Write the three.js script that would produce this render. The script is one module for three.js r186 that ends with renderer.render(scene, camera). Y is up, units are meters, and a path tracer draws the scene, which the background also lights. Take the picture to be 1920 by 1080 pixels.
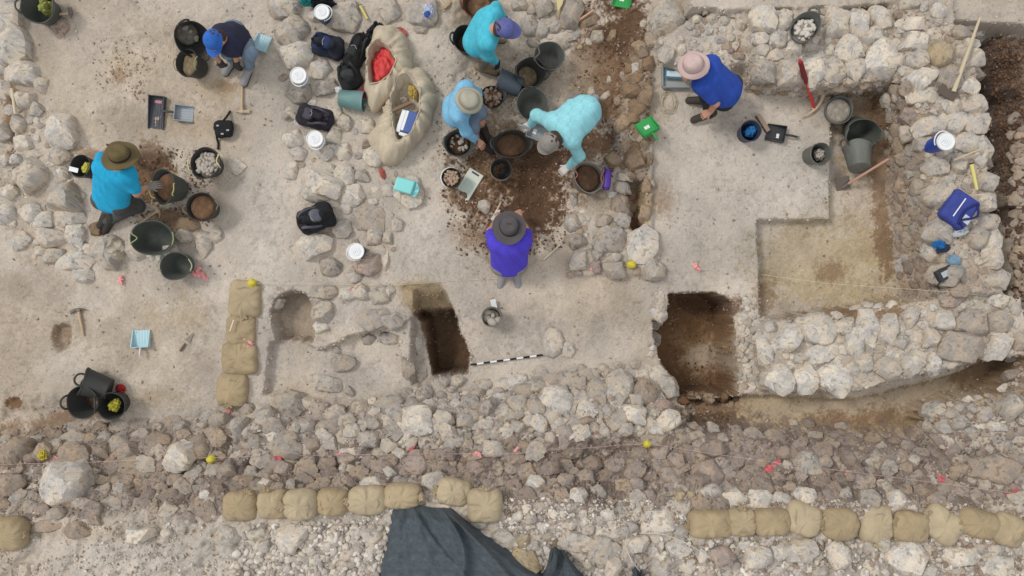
import * as THREE from 'three';
import { RoundedBoxGeometry } from 'three/addons/geometries/RoundedBoxGeometry.js';
import { mergeGeometries, mergeVertices, toCreasedNormals } from 'three/addons/utils/BufferGeometryUtils.js';

// ---------- camera, sky, sun, exposure ----------
const scene = new THREE.Scene();
const S = 170, H = 8.8;                       // photo pixels per metre on the dig floor; drone height
const camera = new THREE.PerspectiveCamera(2 * Math.atan(540 / (S * H)) * 180 / Math.PI, 16 / 9, 0.1, 400);
camera.position.set(0, H, 0); camera.up.set(0, 0, -1); camera.lookAt(0, 0, 0);
scene.add(camera);
const renderer = new THREE.WebGLRenderer({ antialias: true });
renderer.toneMapping = THREE.LinearToneMapping;
renderer.toneMappingExposure = 1.06;
renderer.shadowMap.enabled = true;
{ // even, bright overcast sky
  const w = 64, h = 32, d = new Float32Array(w * h * 4);
  for (let j = 0; j < h; j++) for (let i = 0; i < w; i++) {
    const el = Math.PI * ((j + 0.5) / h - 0.5), k = el > 0 ? (1 + 2 * Math.sin(el)) / 3 : 0.3;
    const v = 0.87 * k, o = (j * w + i) * 4;
    d[o] = v * 0.99; d[o + 1] = v; d[o + 2] = v * 1.03; d[o + 3] = 1;
  }
  const t = new THREE.DataTexture(d, w, h, THREE.RGBAFormat, THREE.FloatType);
  t.mapping = THREE.EquirectangularReflectionMapping; t.magFilter = t.minFilter = THREE.LinearFilter; t.needsUpdate = true;
  scene.background = t; scene.environment = t;
}
const sun = new THREE.DirectionalLight(0xfff9f2, 1.45);
sun.position.set(-9, 12, -5); sun.castShadow = true; sun.shadow.radius = 26;
sun.shadow.camera.left = sun.shadow.camera.bottom = -9; sun.shadow.camera.right = sun.shadow.camera.top = 9;
sun.shadow.mapSize.set(2048, 2048);
scene.add(sun, sun.target);

// ---------- helpers ----------
let seedState = 12345;
const rnd = () => { seedState = (seedState * 1664525 + 1013904223) >>> 0; return seedState / 4294967296; };
const rr = (a, b) => a + (b - a) * rnd();
const clamp = (x, a = 0, b = 1) => x < a ? a : x > b ? b : x;
const sst = (a, b, x) => { const t = clamp((x - a) / (b - a)); return t * t * (3 - 2 * t); };
const mix = (a, b, t) => a + (b - a) * t;
const V = (x, y, z) => new THREE.Vector3(x, y, z);
function hash3(x, y, z) { let h = Math.imul(x, 374761393) ^ Math.imul(y, 668265263) ^ Math.imul(z, 1274126177); h = Math.imul(h ^ (h >>> 13), 1274126177); return ((h ^ (h >>> 16)) >>> 0) / 4294967296; }
function n3(x, y, z) {
  const xi = Math.floor(x), yi = Math.floor(y), zi = Math.floor(z); let u = x - xi, v = y - yi, w = z - zi;
  u = u * u * (3 - 2 * u); v = v * v * (3 - 2 * v); w = w * w * (3 - 2 * w);
  const a = (p, q, r) => hash3(xi + p, yi + q, zi + r);
  return mix(mix(mix(a(0, 0, 0), a(1, 0, 0), u), mix(a(0, 1, 0), a(1, 1, 0), u), v), mix(mix(a(0, 0, 1), a(1, 0, 1), u), mix(a(0, 1, 1), a(1, 1, 1), u), v), w);
}
function n2(x, y, s = 0) {
  const xi = Math.floor(x), yi = Math.floor(y); let u = x - xi, v = y - yi; u = u * u * (3 - 2 * u); v = v * v * (3 - 2 * v);
  const a = hash3(xi, yi, s), b = hash3(xi + 1, yi, s), c = hash3(xi, yi + 1, s), d = hash3(xi + 1, yi + 1, s);
  return mix(mix(a, b, u), mix(c, d, u), v);
}
function fbm2(x, y, o = 4, s = 0) { let a = 0, w = 0.5, t = 0; for (let i = 0; i < o; i++) { a += w * n2(x, y, s + i); t += w; w *= 0.5; x *= 2.03; y *= 2.03; } return a / t; }
function fbm3(x, y, z, o = 3) { let a = 0, w = 0.5, t = 0; for (let i = 0; i < o; i++) { a += w * n3(x, y, z); t += w; w *= 0.5; x *= 2.07; y *= 2.07; z *= 2.07; } return a / t; }
function pn2(x, y, p, s) { // periodic value noise
  const xi = Math.floor(x), yi = Math.floor(y); let u = x - xi, v = y - yi; u = u * u * (3 - 2 * u); v = v * v * (3 - 2 * v);
  const m = q => ((q % p) + p) % p, a = hash3(m(xi), m(yi), s), b = hash3(m(xi + 1), m(yi), s), c = hash3(m(xi), m(yi + 1), s), d = hash3(m(xi + 1), m(yi + 1), s);
  return mix(mix(a, b, u), mix(c, d, u), v);
}
function pfbm(x, y, p, o, s) { let a = 0, w = 0.5, t = 0; for (let i = 0; i < o; i++) { a += w * pn2(x, y, p, s + i); t += w; w *= 0.55; x *= 2; y *= 2; p *= 2; } return a / t; }
const lin = c => { c /= 255; return c <= 0.04045 ? c / 12.92 : Math.pow((c + 0.055) / 1.055, 2.4); };
const rgb = (r, g, b) => new THREE.Color().setRGB(lin(r), lin(g), lin(b));
// a photo pixel at a known height -> point in the place
const P = (px, py, h = 0) => V((px - 960) / S * (H - h) / H, h, (py - 540) / S * (H - h) / H);

function canvasFree(n, f, srgb, m = n) { // DataTexture from f(i,j)->[r,g,b] 0..255 or a grey value
  const d = new Uint8Array(n * m * 4);
  for (let j = 0; j < m; j++) for (let i = 0; i < n; i++) {
    const v = f(i, j), o = (j * n + i) * 4;
    if (typeof v === 'number') { d[o] = d[o + 1] = d[o + 2] = clamp(v, 0, 255); } else { d[o] = clamp(v[0], 0, 255); d[o + 1] = clamp(v[1], 0, 255); d[o + 2] = clamp(v[2], 0, 255); }
    d[o + 3] = 255;
  }
  const t = new THREE.DataTexture(d, n, m); t.wrapS = t.wrapT = THREE.RepeatWrapping; t.magFilter = THREE.LinearFilter; t.minFilter = THREE.LinearMipmapLinearFilter; t.generateMipmaps = true;
  if (srgb) t.colorSpace = THREE.SRGBColorSpace; t.needsUpdate = true; return t;
}
// ---------- names, labels ----------
const taken = {};
function numbered(n) { const k = taken[n] = (taken[n] ?? -1) + 1; return k ? n + '_' + String(k).padStart(3, '0') : n; }
function tag(o, label, category, group, kind) { if (label) o.userData.label = label; if (category) o.userData.category = category; if (group) o.userData.group = group; if (kind) o.userData.kind = kind; return o; }
function shade(o) { o.traverse(m => { if (m.isMesh) { m.castShadow = true; m.receiveShadow = true; } }); return o; }
function mesh(name, geo, mat, parent) { const m = new THREE.Mesh(geo, mat); m.name = name; m.castShadow = m.receiveShadow = true; if (parent) parent.add(m); return m; }
function single(name, geo, mat, label, category, group) { const m = mesh(numbered(name), geo, mat, scene); return tag(m, label, category, group, 'thing'); }
function thing(name, label, category, pos, group) { const g = new THREE.Group(); g.name = numbered(name); if (pos) g.position.copy(pos); scene.add(g); return tag(g, label, category, group, 'thing'); }
function mat(c, o = {}) { return new THREE.MeshStandardMaterial({ color: c, roughness: 0.9, metalness: 0, ...o }); }

// ---------- the dig: one height field ----------
const k2g = (p, h) => [960 + (p[0] - 960) * (H - h) / H, 540 + (p[1] - 540) * (H - h) / H];   // photo px seen at height h -> floor px
function polySD(x, y, pts) { // + inside
  let d = 1e9, ins = false;
  for (let i = 0, j = pts.length - 1; i < pts.length; j = i++) {
    const ax = pts[j][0], ay = pts[j][1], bx = pts[i][0], by = pts[i][1], ex = bx - ax, ey = by - ay, wx = x - ax, wy = y - ay;
    const t = clamp((wx * ex + wy * ey) / (ex * ex + ey * ey + 1e-9)), qx = wx - ex * t, qy = wy - ey * t; d = Math.min(d, qx * qx + qy * qy);
    if ((ay > y) !== (by > y) && x < (bx - ax) * (y - ay) / (by - ay) + ax) ins = !ins;
  }
  d = Math.sqrt(d); return ins ? d : -d;
}
const regions = [];
function region(pts, edge, to, w = 4, rag = 3) { // rag: raggedness of the rim in px
  const q = pts.map(p => k2g(p, edge)); let x0 = 1e9, x1 = -1e9, y0 = 1e9, y1 = -1e9;
  for (const p of q) { x0 = Math.min(x0, p[0]); x1 = Math.max(x1, p[0]); y0 = Math.min(y0, p[1]); y1 = Math.max(y1, p[1]); }
  const m = w + rag * 2 + 2; regions.push({ q, to: typeof to === 'function' ? to : () => to, w, rag, b: [x0 - m, x1 + m, y0 - m, y1 + m] });
}
const pl = (pts, x) => { if (x <= pts[0][0]) return pts[0][1]; for (let i = 1; i < pts.length; i++) if (x <= pts[i][0]) { const t = (x - pts[i - 1][0]) / (pts[i][0] - pts[i - 1][0]); return mix(pts[i - 1][1], pts[i][1], t); } return pts[pts.length - 1][1]; };
// shallow dug areas, floors, pits
region([[870, -60], [1180, -60], [1195, 120], [1150, 330], [1050, 400], [1040, 470], [900, 450], [840, 330], [850, 200], [860, 60]], 0, -0.07, 30, 14);
region([[925, 295], [1040, 290], [1045, 390], [1000, 445], [930, 430]], 0, -0.13, 20, 8);
region([[-80, 50], [8, 58], [14, 130], [26, 200], [24, 300], [0, 335], [-80, 335]], 0, -0.28, 7, 5);
region([[1172, 340], [1212, 330], [1206, 436], [1176, 432]], 0, -0.2, 8, 4);
region([[1165, 150], [1222, 130], [1222, 330], [1170, 330], [1150, 250]], 0.1, 0.1, 12, 8);
region([[1206, 240], [1226, 240], [1226, 430], [1206, 430]], 0.06, 0.06, 5, 3);
region([[1558, 165], [1700, 160], [1740, 500], [1740, 596], [1425, 596], [1420, 412], [1557, 412]], 0, -0.15, 4, 2);
region([[505, 640], [560, 634], [592, 655], [640, 640], [655, 625], [700, 648], [772, 680], [782, 738], [650, 775], [560, 745], [492, 742]], 0, -0.11, 5, 4);
region([[662, 628], [685, 610], [752, 628], [752, 700], [660, 700]], -0.1, -0.13, 5, 3);
region([[518, 562], [545, 545], [575, 550], [590, 600], [588, 642], [520, 637], [508, 592]], 0, -0.27, 6, 4);
region([[744, 532], [826, 530], [852, 588], [870, 640], [879, 665], [877, 700], [808, 708], [796, 660], [784, 605], [764, 560]], 0,
  (x, y) => y < 578 ? mix(-0.04, -0.3, sst(532, 578, y)) : mix(-0.3, -0.66, sst(578, 596, y)), 6, 4);
region([[775, 590], [800, 600], [815, 710], [790, 735], [770, 720]], -0.1, -0.22, 8, 3);
region([[1255, 551], [1342, 549], [1370, 568], [1377, 620], [1384, 742], [1272, 748], [1262, 705], [1240, 682], [1228, 632], [1227, 602], [1252, 596]], 0, -0.8, 4, 3);
region([[1275, 742], [1384, 738], [1386, 790], [1285, 795]], -0.3, (x, y) => mix(-0.55, -0.16, sst(735, 765, y)), 6, 3);
region([[1385, 738], [1600, 745], [1760, 705], [1885, 660], [1925, 700], [1880, 740], [1790, 760], [1735, 780], [1700, 815], [1500, 800], [1385, 800]], -0.1, -0.14, 9, 4);
region([[-50, 775], [110, 740], [230, 790], [230, 805], [-50, 830]], 0, -0.1, 26, 8);
region([[98, 610], [130, 606], [134, 650], [112, 664], [100, 650]], 0, -0.08, 7, 5);
region([[8, 748], [38, 742], [40, 765], [10, 772]], 0, -0.05, 7, 4);
region([[205, 300], [330, 285], [335, 330], [330, 400], [250, 400], [205, 350]], 0, -0.07, 22, 8);
// low earth shelves and wall cores
region([[1230, 70], [1300, 25], [1420, 20], [1420, 130], [1390, 125], [1300, 150], [1250, 118]], 0.2, 0.2, 10, 5);
region([[1280, -90], [1990, -90], [1990, 60], [1780, 45], [1700, 15], [1400, 25], [1290, 22]], 0.3, 0.32, 8, 3);
region([[1410, 20], [1545, 14], [1700, 10], [1712, 150], [1650, 158], [1545, 166], [1412, 152]], 0.35, 0.36, 7, 5);
region([[1680, -90], [1790, -90], [1800, 40], [1842, 60], [1842, 150], [1858, 250], [1868, 400], [1882, 500], [1900, 575], [1768, 575], [1752, 450], [1736, 350], [1722, 250], [1698, 160]], 0.55, 0.55, 11, 5);
region([[1428, 606], [1500, 590], [1600, 578], [1700, 562], [1780, 550], [1905, 550], [1918, 665], [1872, 676], [1835, 664], [1760, 694], [1600, 738], [1440, 738], [1424, 660]], 0.3, (x) => mix(0.26, 0.45, sst(1450, 1750, x)), 7, 4);
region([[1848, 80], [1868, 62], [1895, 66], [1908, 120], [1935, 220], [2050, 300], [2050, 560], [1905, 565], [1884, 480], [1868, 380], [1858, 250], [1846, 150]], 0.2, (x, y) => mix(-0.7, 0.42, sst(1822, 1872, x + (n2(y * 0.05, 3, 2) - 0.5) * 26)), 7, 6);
region([[1905, 545], [2050, 545], [2050, 720], [1890, 700], [1918, 660]], 0.2, 0.3, 12, 6);
region([[1738, 772], [1792, 752], [1862, 736], [1920, 690], [2050, 680], [2050, 900], [1770, 870]], 0.3, 0.34, 10, 6);
region([[1060, 402], [1180, 385], [1190, 430], [1238, 440], [1238, 520], [1065, 520]], 0.05, 0.05, 8, 4);
region([[560, 310], [650, 300], [650, 380], [600, 400], [560, 370]], 0, 0.04, 12, 6);
region([[590, 538], [780, 540], [782, 590], [770, 600], [640, 636], [592, 600]], 0, 0.03, 5, 4);
region([[415, 525], [488, 525], [480, 640], [470, 760], [405, 760]], 0, 0.02, 10, 5);
// the rubble bank along the bottom of the picture: foot, shoulder and crest, all in photo px
const bankFoot = [[-100, 806], [60, 806], [240, 792], [420, 772], [500, 752], [560, 778], [640, 772], [720, 742], [800, 742], [880, 728], [960, 708], [1060, 694], [1180, 684], [1240, 690], [1275, 790], [1400, 796], [1500, 806], [1640, 812], [1740, 832], [2000, 838]];
const bankMid = [[-100, 852], [300, 842], [460, 806], [560, 820], [720, 800], [1000, 770], [1200, 760], [1290, 815], [1500, 840], [1740, 868], [2000, 880]];
const bankTop = [[-100, 985], [380, 975], [430, 940], [700, 935], [950, 945], [1060, 950], [1150, 985], [1250, 960], [1300, 945], [1600, 945], [2000, 955]];
const bankMidH = [[-100, 0.3], [300, 0.32], [480, 0.3], [1000, 0.32], [1250, 0.3], [1350, 0.42], [1800, 0.5], [2000, 0.5]];
const TOPH = 0.86;
function bank(gx, gy, base) {
  const f = (x, y, h) => k2g([x, y], h);
  const px = 960 + (gx - 960) * 1.04, wob = (n2(gx * 0.03, gy * 0.03, 91) - 0.5) * 16;
  const f0 = pl(bankFoot, px) + wob * 0.6, hm = pl(bankMidH, px), m0 = f(0, pl(bankMid, px), hm)[1] + wob * 0.5, t0 = f(0, pl(bankTop, px), TOPH)[1];
  if (gy < f0) return base;
  if (gy < m0) return Math.max(base, mix(base, hm, sst(0, 1, (gy - f0) / Math.max(8, m0 - f0))));
  const t = clamp((gy - m0) / Math.max(10, t0 - m0));
  let h = mix(hm, TOPH, t < 0.55 ? t * 0.5 : mix(0.275, 1, sst(0.55, 1, t)));
  // hollow in the bank right of the middle
  const hx = (gx - 1135) / 75, hy = (gy - 865) / 42; h -= 0.22 * Math.exp(-(hx * hx + hy * hy));
  return h;
}
function heightAt(x, z) {
  const gx = 960 + x * S, gy = 540 + z * S; let h = 0;
  const r1 = n2(gx * 0.11, gy * 0.11, 5) - 0.5, r2 = n2(gx * 0.035, gy * 0.035, 6) - 0.5, rg = r1 + r2;
  for (const r of regions) {
    const b = r.b; if (gx < b[0] || gx > b[1] || gy < b[2] || gy > b[3]) continue;
    const d = polySD(gx, gy, r.q) + rg * r.rag; const a = sst(-r.w * 0.35, r.w, d); if (a > 0) h = mix(h, r.to(gx, gy), a);
  }
  const hb = bank(gx, gy, h); const onBank = hb > 0.12 && gy > 640 && hb !== h ? 1 : 0; h = hb;
  const lump = fbm2(x * 3.1, z * 3.1, 3, 20) - 0.5, fine = fbm2(x * 14, z * 14, 3, 30) - 0.5;
  h += lump * 0.04 + fine * 0.02 + (n2(x * 45, z * 45, 35) - 0.5) * 0.005;
  if (onBank) { const c = fbm2(x * 7, z * 7, 4, 40) - 0.5; h += (c * 0.26 + (fbm2(x * 16, z * 16, 3, 48) - 0.5) * 0.09 + (n2(x * 5, z * 5, 47) > 0.55 ? 0.03 : 0)) * sst(0.1, 0.35, h) * (1 - 0.7 * sst(0.8, 0.9, h)); }
  { const e1 = Math.exp(-(((gx - 960) / 110) ** 2 + ((gy - 330) / 100) ** 2)), e2 = Math.exp(-(((gx - 1150) / 60) ** 2 + ((gy - 120) / 150) ** 2)), e3 = Math.exp(-(((gx - 290) / 60) ** 2 + ((gy - 330) / 60) ** 2)); h += Math.max(e1, e2, e3) * ((fbm2(x * 8, z * 8, 4, 52) - 0.5) * 0.11 + (n2(x * 30, z * 30, 53) - 0.5) * 0.014); }
  if (h < -0.4) h += (fbm2(x * 9, z * 9, 3, 50) - 0.5) * 0.05;
  return h;
}
const GX = 6.3, GZ = 3.75, GS = 0.016, NX = Math.round(2 * GX / GS) + 1, NZ = Math.round(2 * GZ / GS) + 1;
const HG = new Float32Array(NX * NZ);
for (let j = 0; j < NZ; j++) for (let i = 0; i < NX; i++) HG[j * NX + i] = heightAt(-GX + i * GS, -GZ + j * GS);
function T(x, z) {
  const u = clamp((x + GX) / GS, 0, NX - 1.001), v = clamp((z + GZ) / GS, 0, NZ - 1.001), i = Math.floor(u), j = Math.floor(v), a = u - i, b = v - j, o = j * NX + i;
  return mix(mix(HG[o], HG[o + 1], a), mix(HG[o + NX], HG[o + NX + 1], a), b);
}
function TN(x, z, e = 0.06) { return V(T(x - e, z) - T(x + e, z), 2 * e, T(x, z - e) - T(x, z + e)).normalize(); }
// where the ray through a photo pixel meets the ground
function hit(px, py) { let h = 1.25; for (; h > -1.3; h -= 0.02) { const p = P(px, py, h); if (T(p.x, p.z) >= h) break; } for (let k = 0, a = h, b = h + 0.02; k < 6; k++) { const m = (a + b) / 2, p = P(px, py, m); if (T(p.x, p.z) >= m) a = m; else b = m; h = a; } return P(px, py, h); }

// ---------- soil colours: what the earth is made of, laid out on the ground plan ----------
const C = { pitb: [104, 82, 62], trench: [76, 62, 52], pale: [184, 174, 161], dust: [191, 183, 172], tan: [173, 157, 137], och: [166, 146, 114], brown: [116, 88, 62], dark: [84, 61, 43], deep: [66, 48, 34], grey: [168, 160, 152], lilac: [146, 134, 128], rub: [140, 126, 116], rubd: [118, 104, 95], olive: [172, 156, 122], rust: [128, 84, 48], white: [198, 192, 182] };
const patches = []; // [cx, cy, rx, ry, rot, colour, strength, softness, height it lies at]
const pt = (cx, cy, rx, ry, rot, c, s = 0.8, soft = 0.5, h = 0) => { const g = k2g([cx, cy], h), k = (H - h) / H, a = rot * Math.PI / 180; patches.push({ x: g[0], y: g[1], rx: rx * k, ry: ry * k, c: C[c], s, soft, ca: Math.cos(a), sa: Math.sin(a) }); };
const polyPatch = []; // ragged-edged areas of another soil: [polygon, colour, strength, softness px]
const pp = (pts, c, s = 0.9, soft = 3, h = 0) => { const q = pts.map(p => k2g(p, h)); let x0 = 1e9, x1 = -1e9, y0 = 1e9, y1 = -1e9; for (const p of q) { x0 = Math.min(x0, p[0]); x1 = Math.max(x1, p[0]); y0 = Math.min(y0, p[1]); y1 = Math.max(y1, p[1]); } polyPatch.push({ q, c: C[c], s, soft, b: [x0 - 20, x1 + 20, y0 - 20, y1 + 20] }); };
pp([[1255, 551], [1342, 549], [1370, 568], [1377, 620], [1384, 742], [1272, 748], [1262, 705], [1240, 682], [1228, 632], [1227, 602], [1252, 596]], 'brown', 1, 2);
pp([[764, 570], [840, 566], [852, 588], [870, 640], [879, 665], [877, 700], [808, 708], [796, 660], [784, 605]], 'pitb', 1, 3);
pp([[744, 532], [826, 530], [845, 575], [775, 580]], 'och', 0.8, 6);
pp([[1172, 340], [1208, 335], [1204, 434], [1176, 430]], 'brown', 1, 4);
pp([[518, 562], [545, 545], [575, 550], [590, 600], [588, 642], [520, 637], [508, 592]], 'tan', 0.9, 3);
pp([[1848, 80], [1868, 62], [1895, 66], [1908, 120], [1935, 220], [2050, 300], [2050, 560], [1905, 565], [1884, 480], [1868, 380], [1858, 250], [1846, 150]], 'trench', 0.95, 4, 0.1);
pp([[1562, 168], [1700, 165], [1740, 596], [1425, 596], [1422, 415], [1557, 415]], 'tan', 0.35, 1);
pp([[1385, 738], [1600, 745], [1760, 705], [1885, 660], [1925, 700], [1880, 740], [1790, 760], [1735, 780], [1700, 815], [1500, 800], [1385, 800]], 'och', 0.7, 5, -0.1);
// left part
pt(230, 120, 45, 34, -50, 'olive', 0.5, 0.8); pt(222, 140, 22, 22, 0, 'brown', 0.75, 0.8); pt(410, 165, 55, 24, 0, 'och', 0.55, 0.8); pt(425, 160, 30, 12, 0, 'brown', 0.45, 0.8);
pt(275, 320, 70, 48, 10, 'brown', 0.95, 0.5); pt(295, 300, 40, 28, 0, 'dark', 0.75, 0.6); pt(320, 410, 50, 24, 0, 'brown', 0.7, 0.6); pt(180, 290, 60, 12, 10, 'brown', 0.6, 0.6);
pt(4, 200, 26, 150, 0, 'brown', 0.85, 0.5); pt(0, 90, 14, 30, 0, 'dark', 0.9, 0.5); pt(113, 634, 17, 26, -8, 'brown', 0.95, 0.4); pt(24, 758, 17, 14, 0, 'brown', 0.9, 0.4);
pt(60, 420, 40, 100, 0, 'tan', 0.4, 0.8); pt(240, 640, 190, 130, 0, 'tan', 0.5, 0.9); pt(200, 150, 220, 140, 0, 'tan', 0.45, 0.9); pt(90, 600, 110, 120, 0, 'tan', 0.4, 0.9); pt(340, 590, 60, 40, 0, 'och', 0.35, 0.9); pt(350, 240, 70, 40, 20, 'och', 0.3, 0.9); pt(170, 560, 60, 30, 0, 'grey', 0.5, 0.8); pt(120, 680, 70, 40, 0, 'dust', 0.5, 0.8); pt(270, 745, 120, 22, 0, 'och', 0.35, 0.9); pt(90, 790, 130, 22, -12, 'brown', 0.6, 0.7); pt(250, 250, 200, 60, 0, 'tan', 0.35, 0.9); pt(130, 60, 120, 60, 0, 'grey', 0.4, 0.9);
pt(500, 420, 60, 260, 0, 'dust', 0.6, 0.8); pt(450, 40, 60, 60, 0, 'pale', 0.5, 0.9);
// middle
pt(960, 330, 130, 110, 0, 'brown', 0.9, 0.55); pt(990, 375, 75, 75, 0, 'dark', 0.9, 0.5); pt(985, 290, 80, 40, 0, 'dark', 0.8, 0.6); pt(900, 440, 66, 40, 20, 'brown', 0.55, 0.8); pt(925, 375, 40, 50, 0, 'dark', 0.5, 0.7);
pt(1130, 120, 70, 150, 8, 'brown', 0.85, 0.6); pt(1165, 40, 48, 70, 0, 'dark', 0.85, 0.6); pt(1110, 270, 60, 40, 0, 'dark', 0.7, 0.6); pt(1130, 200, 40, 50, 0, 'brown', 0.7, 0.7); pt(1050, 140, 90, 60, 0, 'tan', 0.7, 0.7); pt(930, 120, 70, 130, 0, 'tan', 0.6, 0.8); pt(1190, 240, 30, 130, 0, 'tan', 0.7, 0.5);
pt(1212, 385, 12, 60, 0, 'och', 0.8, 0.4); pt(1130, 390, 50, 30, 0, 'tan', 0.6, 0.7); pt(890, 20, 60, 40, 0, 'tan', 0.7, 0.7); pt(1240, 380, 26, 40, 0, 'brown', 0.5, 0.8);
pt(1040, 590, 130, 60, 0, 'tan', 0.25, 0.9); pt(800, 460, 60, 80, 0, 'dust', 0.6, 0.8); pt(790, 560, 46, 34, 15, 'och', 0.7, 0.5); 
pt(550, 575, 40, 32, 0, 'rub', 0.75, 0.4); pt(555, 600, 36, 46, 0, 'tan', 0.6, 0.4); pt(640, 700, 120, 50, 0, 'grey', 0.5, 0.7); pt(690, 590, 90, 40, 0, 'grey', 0.5, 0.7); pt(500, 660, 26, 110, 4, 'grey', 0.5, 0.6); pt(990, 600, 120, 70, 0, 'grey', 0.45, 0.9);
// right
pt(1300, 630, 50, 50, 0, 'rust', 0.45, 0.8, -0.8); pt(1312, 655, 58, 60, 0, 'och', 0.5, 0.8, -0.8); pt(1315, 672, 46, 34, 0, 'tan', 0.9, 0.7, -0.8); pt(1330, 570, 60, 20, 0, 'dark', 0.7, 0.6, -0.7); pt(1330, 770, 70, 30, 0, 'brown', 0.8, 0.5, -0.3); pt(1240, 560, 10, 30, 0, 'dust', 0.6, 0.6);
pt(1640, 760, 300, 50, -8, 'tan', 0.6, 0.6, -0.1); pt(1600, 790, 160, 24, -4, 'brown', 0.65, 0.7, -0.1); pt(1840, 700, 70, 36, -30, 'brown', 0.6, 0.6, -0.1); pt(1340, 790, 90, 16, 0, 'deep', 0.6, 0.6);
pt(1400, 330, 170, 170, 0, 'dust', 0.55, 0.8); pt(1500, 300, 70, 120, 0, 'white', 0.45, 0.9); pt(1555, 500, 140, 95, 0, 'olive', 0.75, 0.5, -0.2); pt(1620, 230, 62, 80, 0, 'brown', 0.5, 0.6, -0.2); pt(1610, 300, 40, 50, 0, 'och', 0.7, 0.6, -0.2); pt(1620, 420, 60, 60, 0, 'tan', 0.5, 0.7, -0.2); pt(1500, 470, 60, 50, 0, 'tan', 0.6, 0.8, -0.2); pt(1560, 510, 40, 22, 0, 'brown', 0.5, 0.8, -0.2); pt(1430, 560, 30, 40, 0, 'brown', 0.5, 0.7, -0.2); pt(1620, 460, 40, 50, 0, 'och', 0.5, 0.8, -0.2); pt(1560, 590, 130, 14, -4, 'brown', 0.7, 0.6, -0.1);
pt(1380, 90, 22, 16, 0, 'brown', 0.8, 0.5, 0.2); pt(1340, 70, 70, 50, 0, 'grey', 0.5, 0.8, 0.2); pt(1270, 480, 60, 60, 0, 'grey', 0.4, 0.9); pt(1660, 330, 22, 190, -4, 'brown', 0.6, 0.4, 0); pt(1800, 300, 60, 300, -4, 'grey', 0.4, 0.6, 0.55); pt(1820, 510, 60, 60, 0, 'tan', 0.4, 0.8, 0.5);
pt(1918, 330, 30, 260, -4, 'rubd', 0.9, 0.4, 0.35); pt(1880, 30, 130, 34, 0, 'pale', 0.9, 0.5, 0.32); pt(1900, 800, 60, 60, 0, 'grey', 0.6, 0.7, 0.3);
// bank
pt(300, 905, 330, 50, 0, 'rub', 0.75, 0.5, 0.5); pt(220, 840, 300, 40, -4, 'rub', 0.6, 0.5, 0.3); pt(700, 870, 280, 46, 0, 'lilac', 0.75, 0.5, 0.5); pt(560, 885, 130, 36, 0, 'rubd', 0.7, 0.6, 0.5); pt(1000, 870, 260, 60, 0, 'rub', 0.8, 0.5, 0.5); pt(1140, 900, 110, 55, 0, 'rubd', 0.9, 0.6, 0.6); pt(1500, 870, 420, 60, 3, 'rub', 0.85, 0.5, 0.5); pt(1650, 900, 240, 34, 3, 'rubd', 0.7, 0.6, 0.6); pt(1060, 790, 110, 30, 0, 'rub', 0.5, 0.8, 0.35); pt(1350, 850, 170, 30, 4, 'lilac', 0.5, 0.8, 0.4); pt(700, 800, 240, 50, 0, 'lilac', 0.4, 0.8, 0.3);
pt(1030, 960, 110, 34, 0, 'lilac', 0.5, 0.7, TOPH); pt(160, 1000, 200, 18, 0, 'tan', 0.5, 0.6, TOPH); pt(330, 1050, 260, 50, 0, 'dust', 0.8, 0.6, TOPH); pt(900, 1040, 500, 60, 0, 'grey', 0.6, 0.7, TOPH); pt(1600, 1050, 400, 50, 0, 'grey', 0.6, 0.7, TOPH);
const SITE = { x0: -6.4, z0: -3.8, w: 12.8, d: 7.6 };
const TW = 2048, TH = 1216;
const rugged = new Uint8Array(TW * TH * 4);
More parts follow.
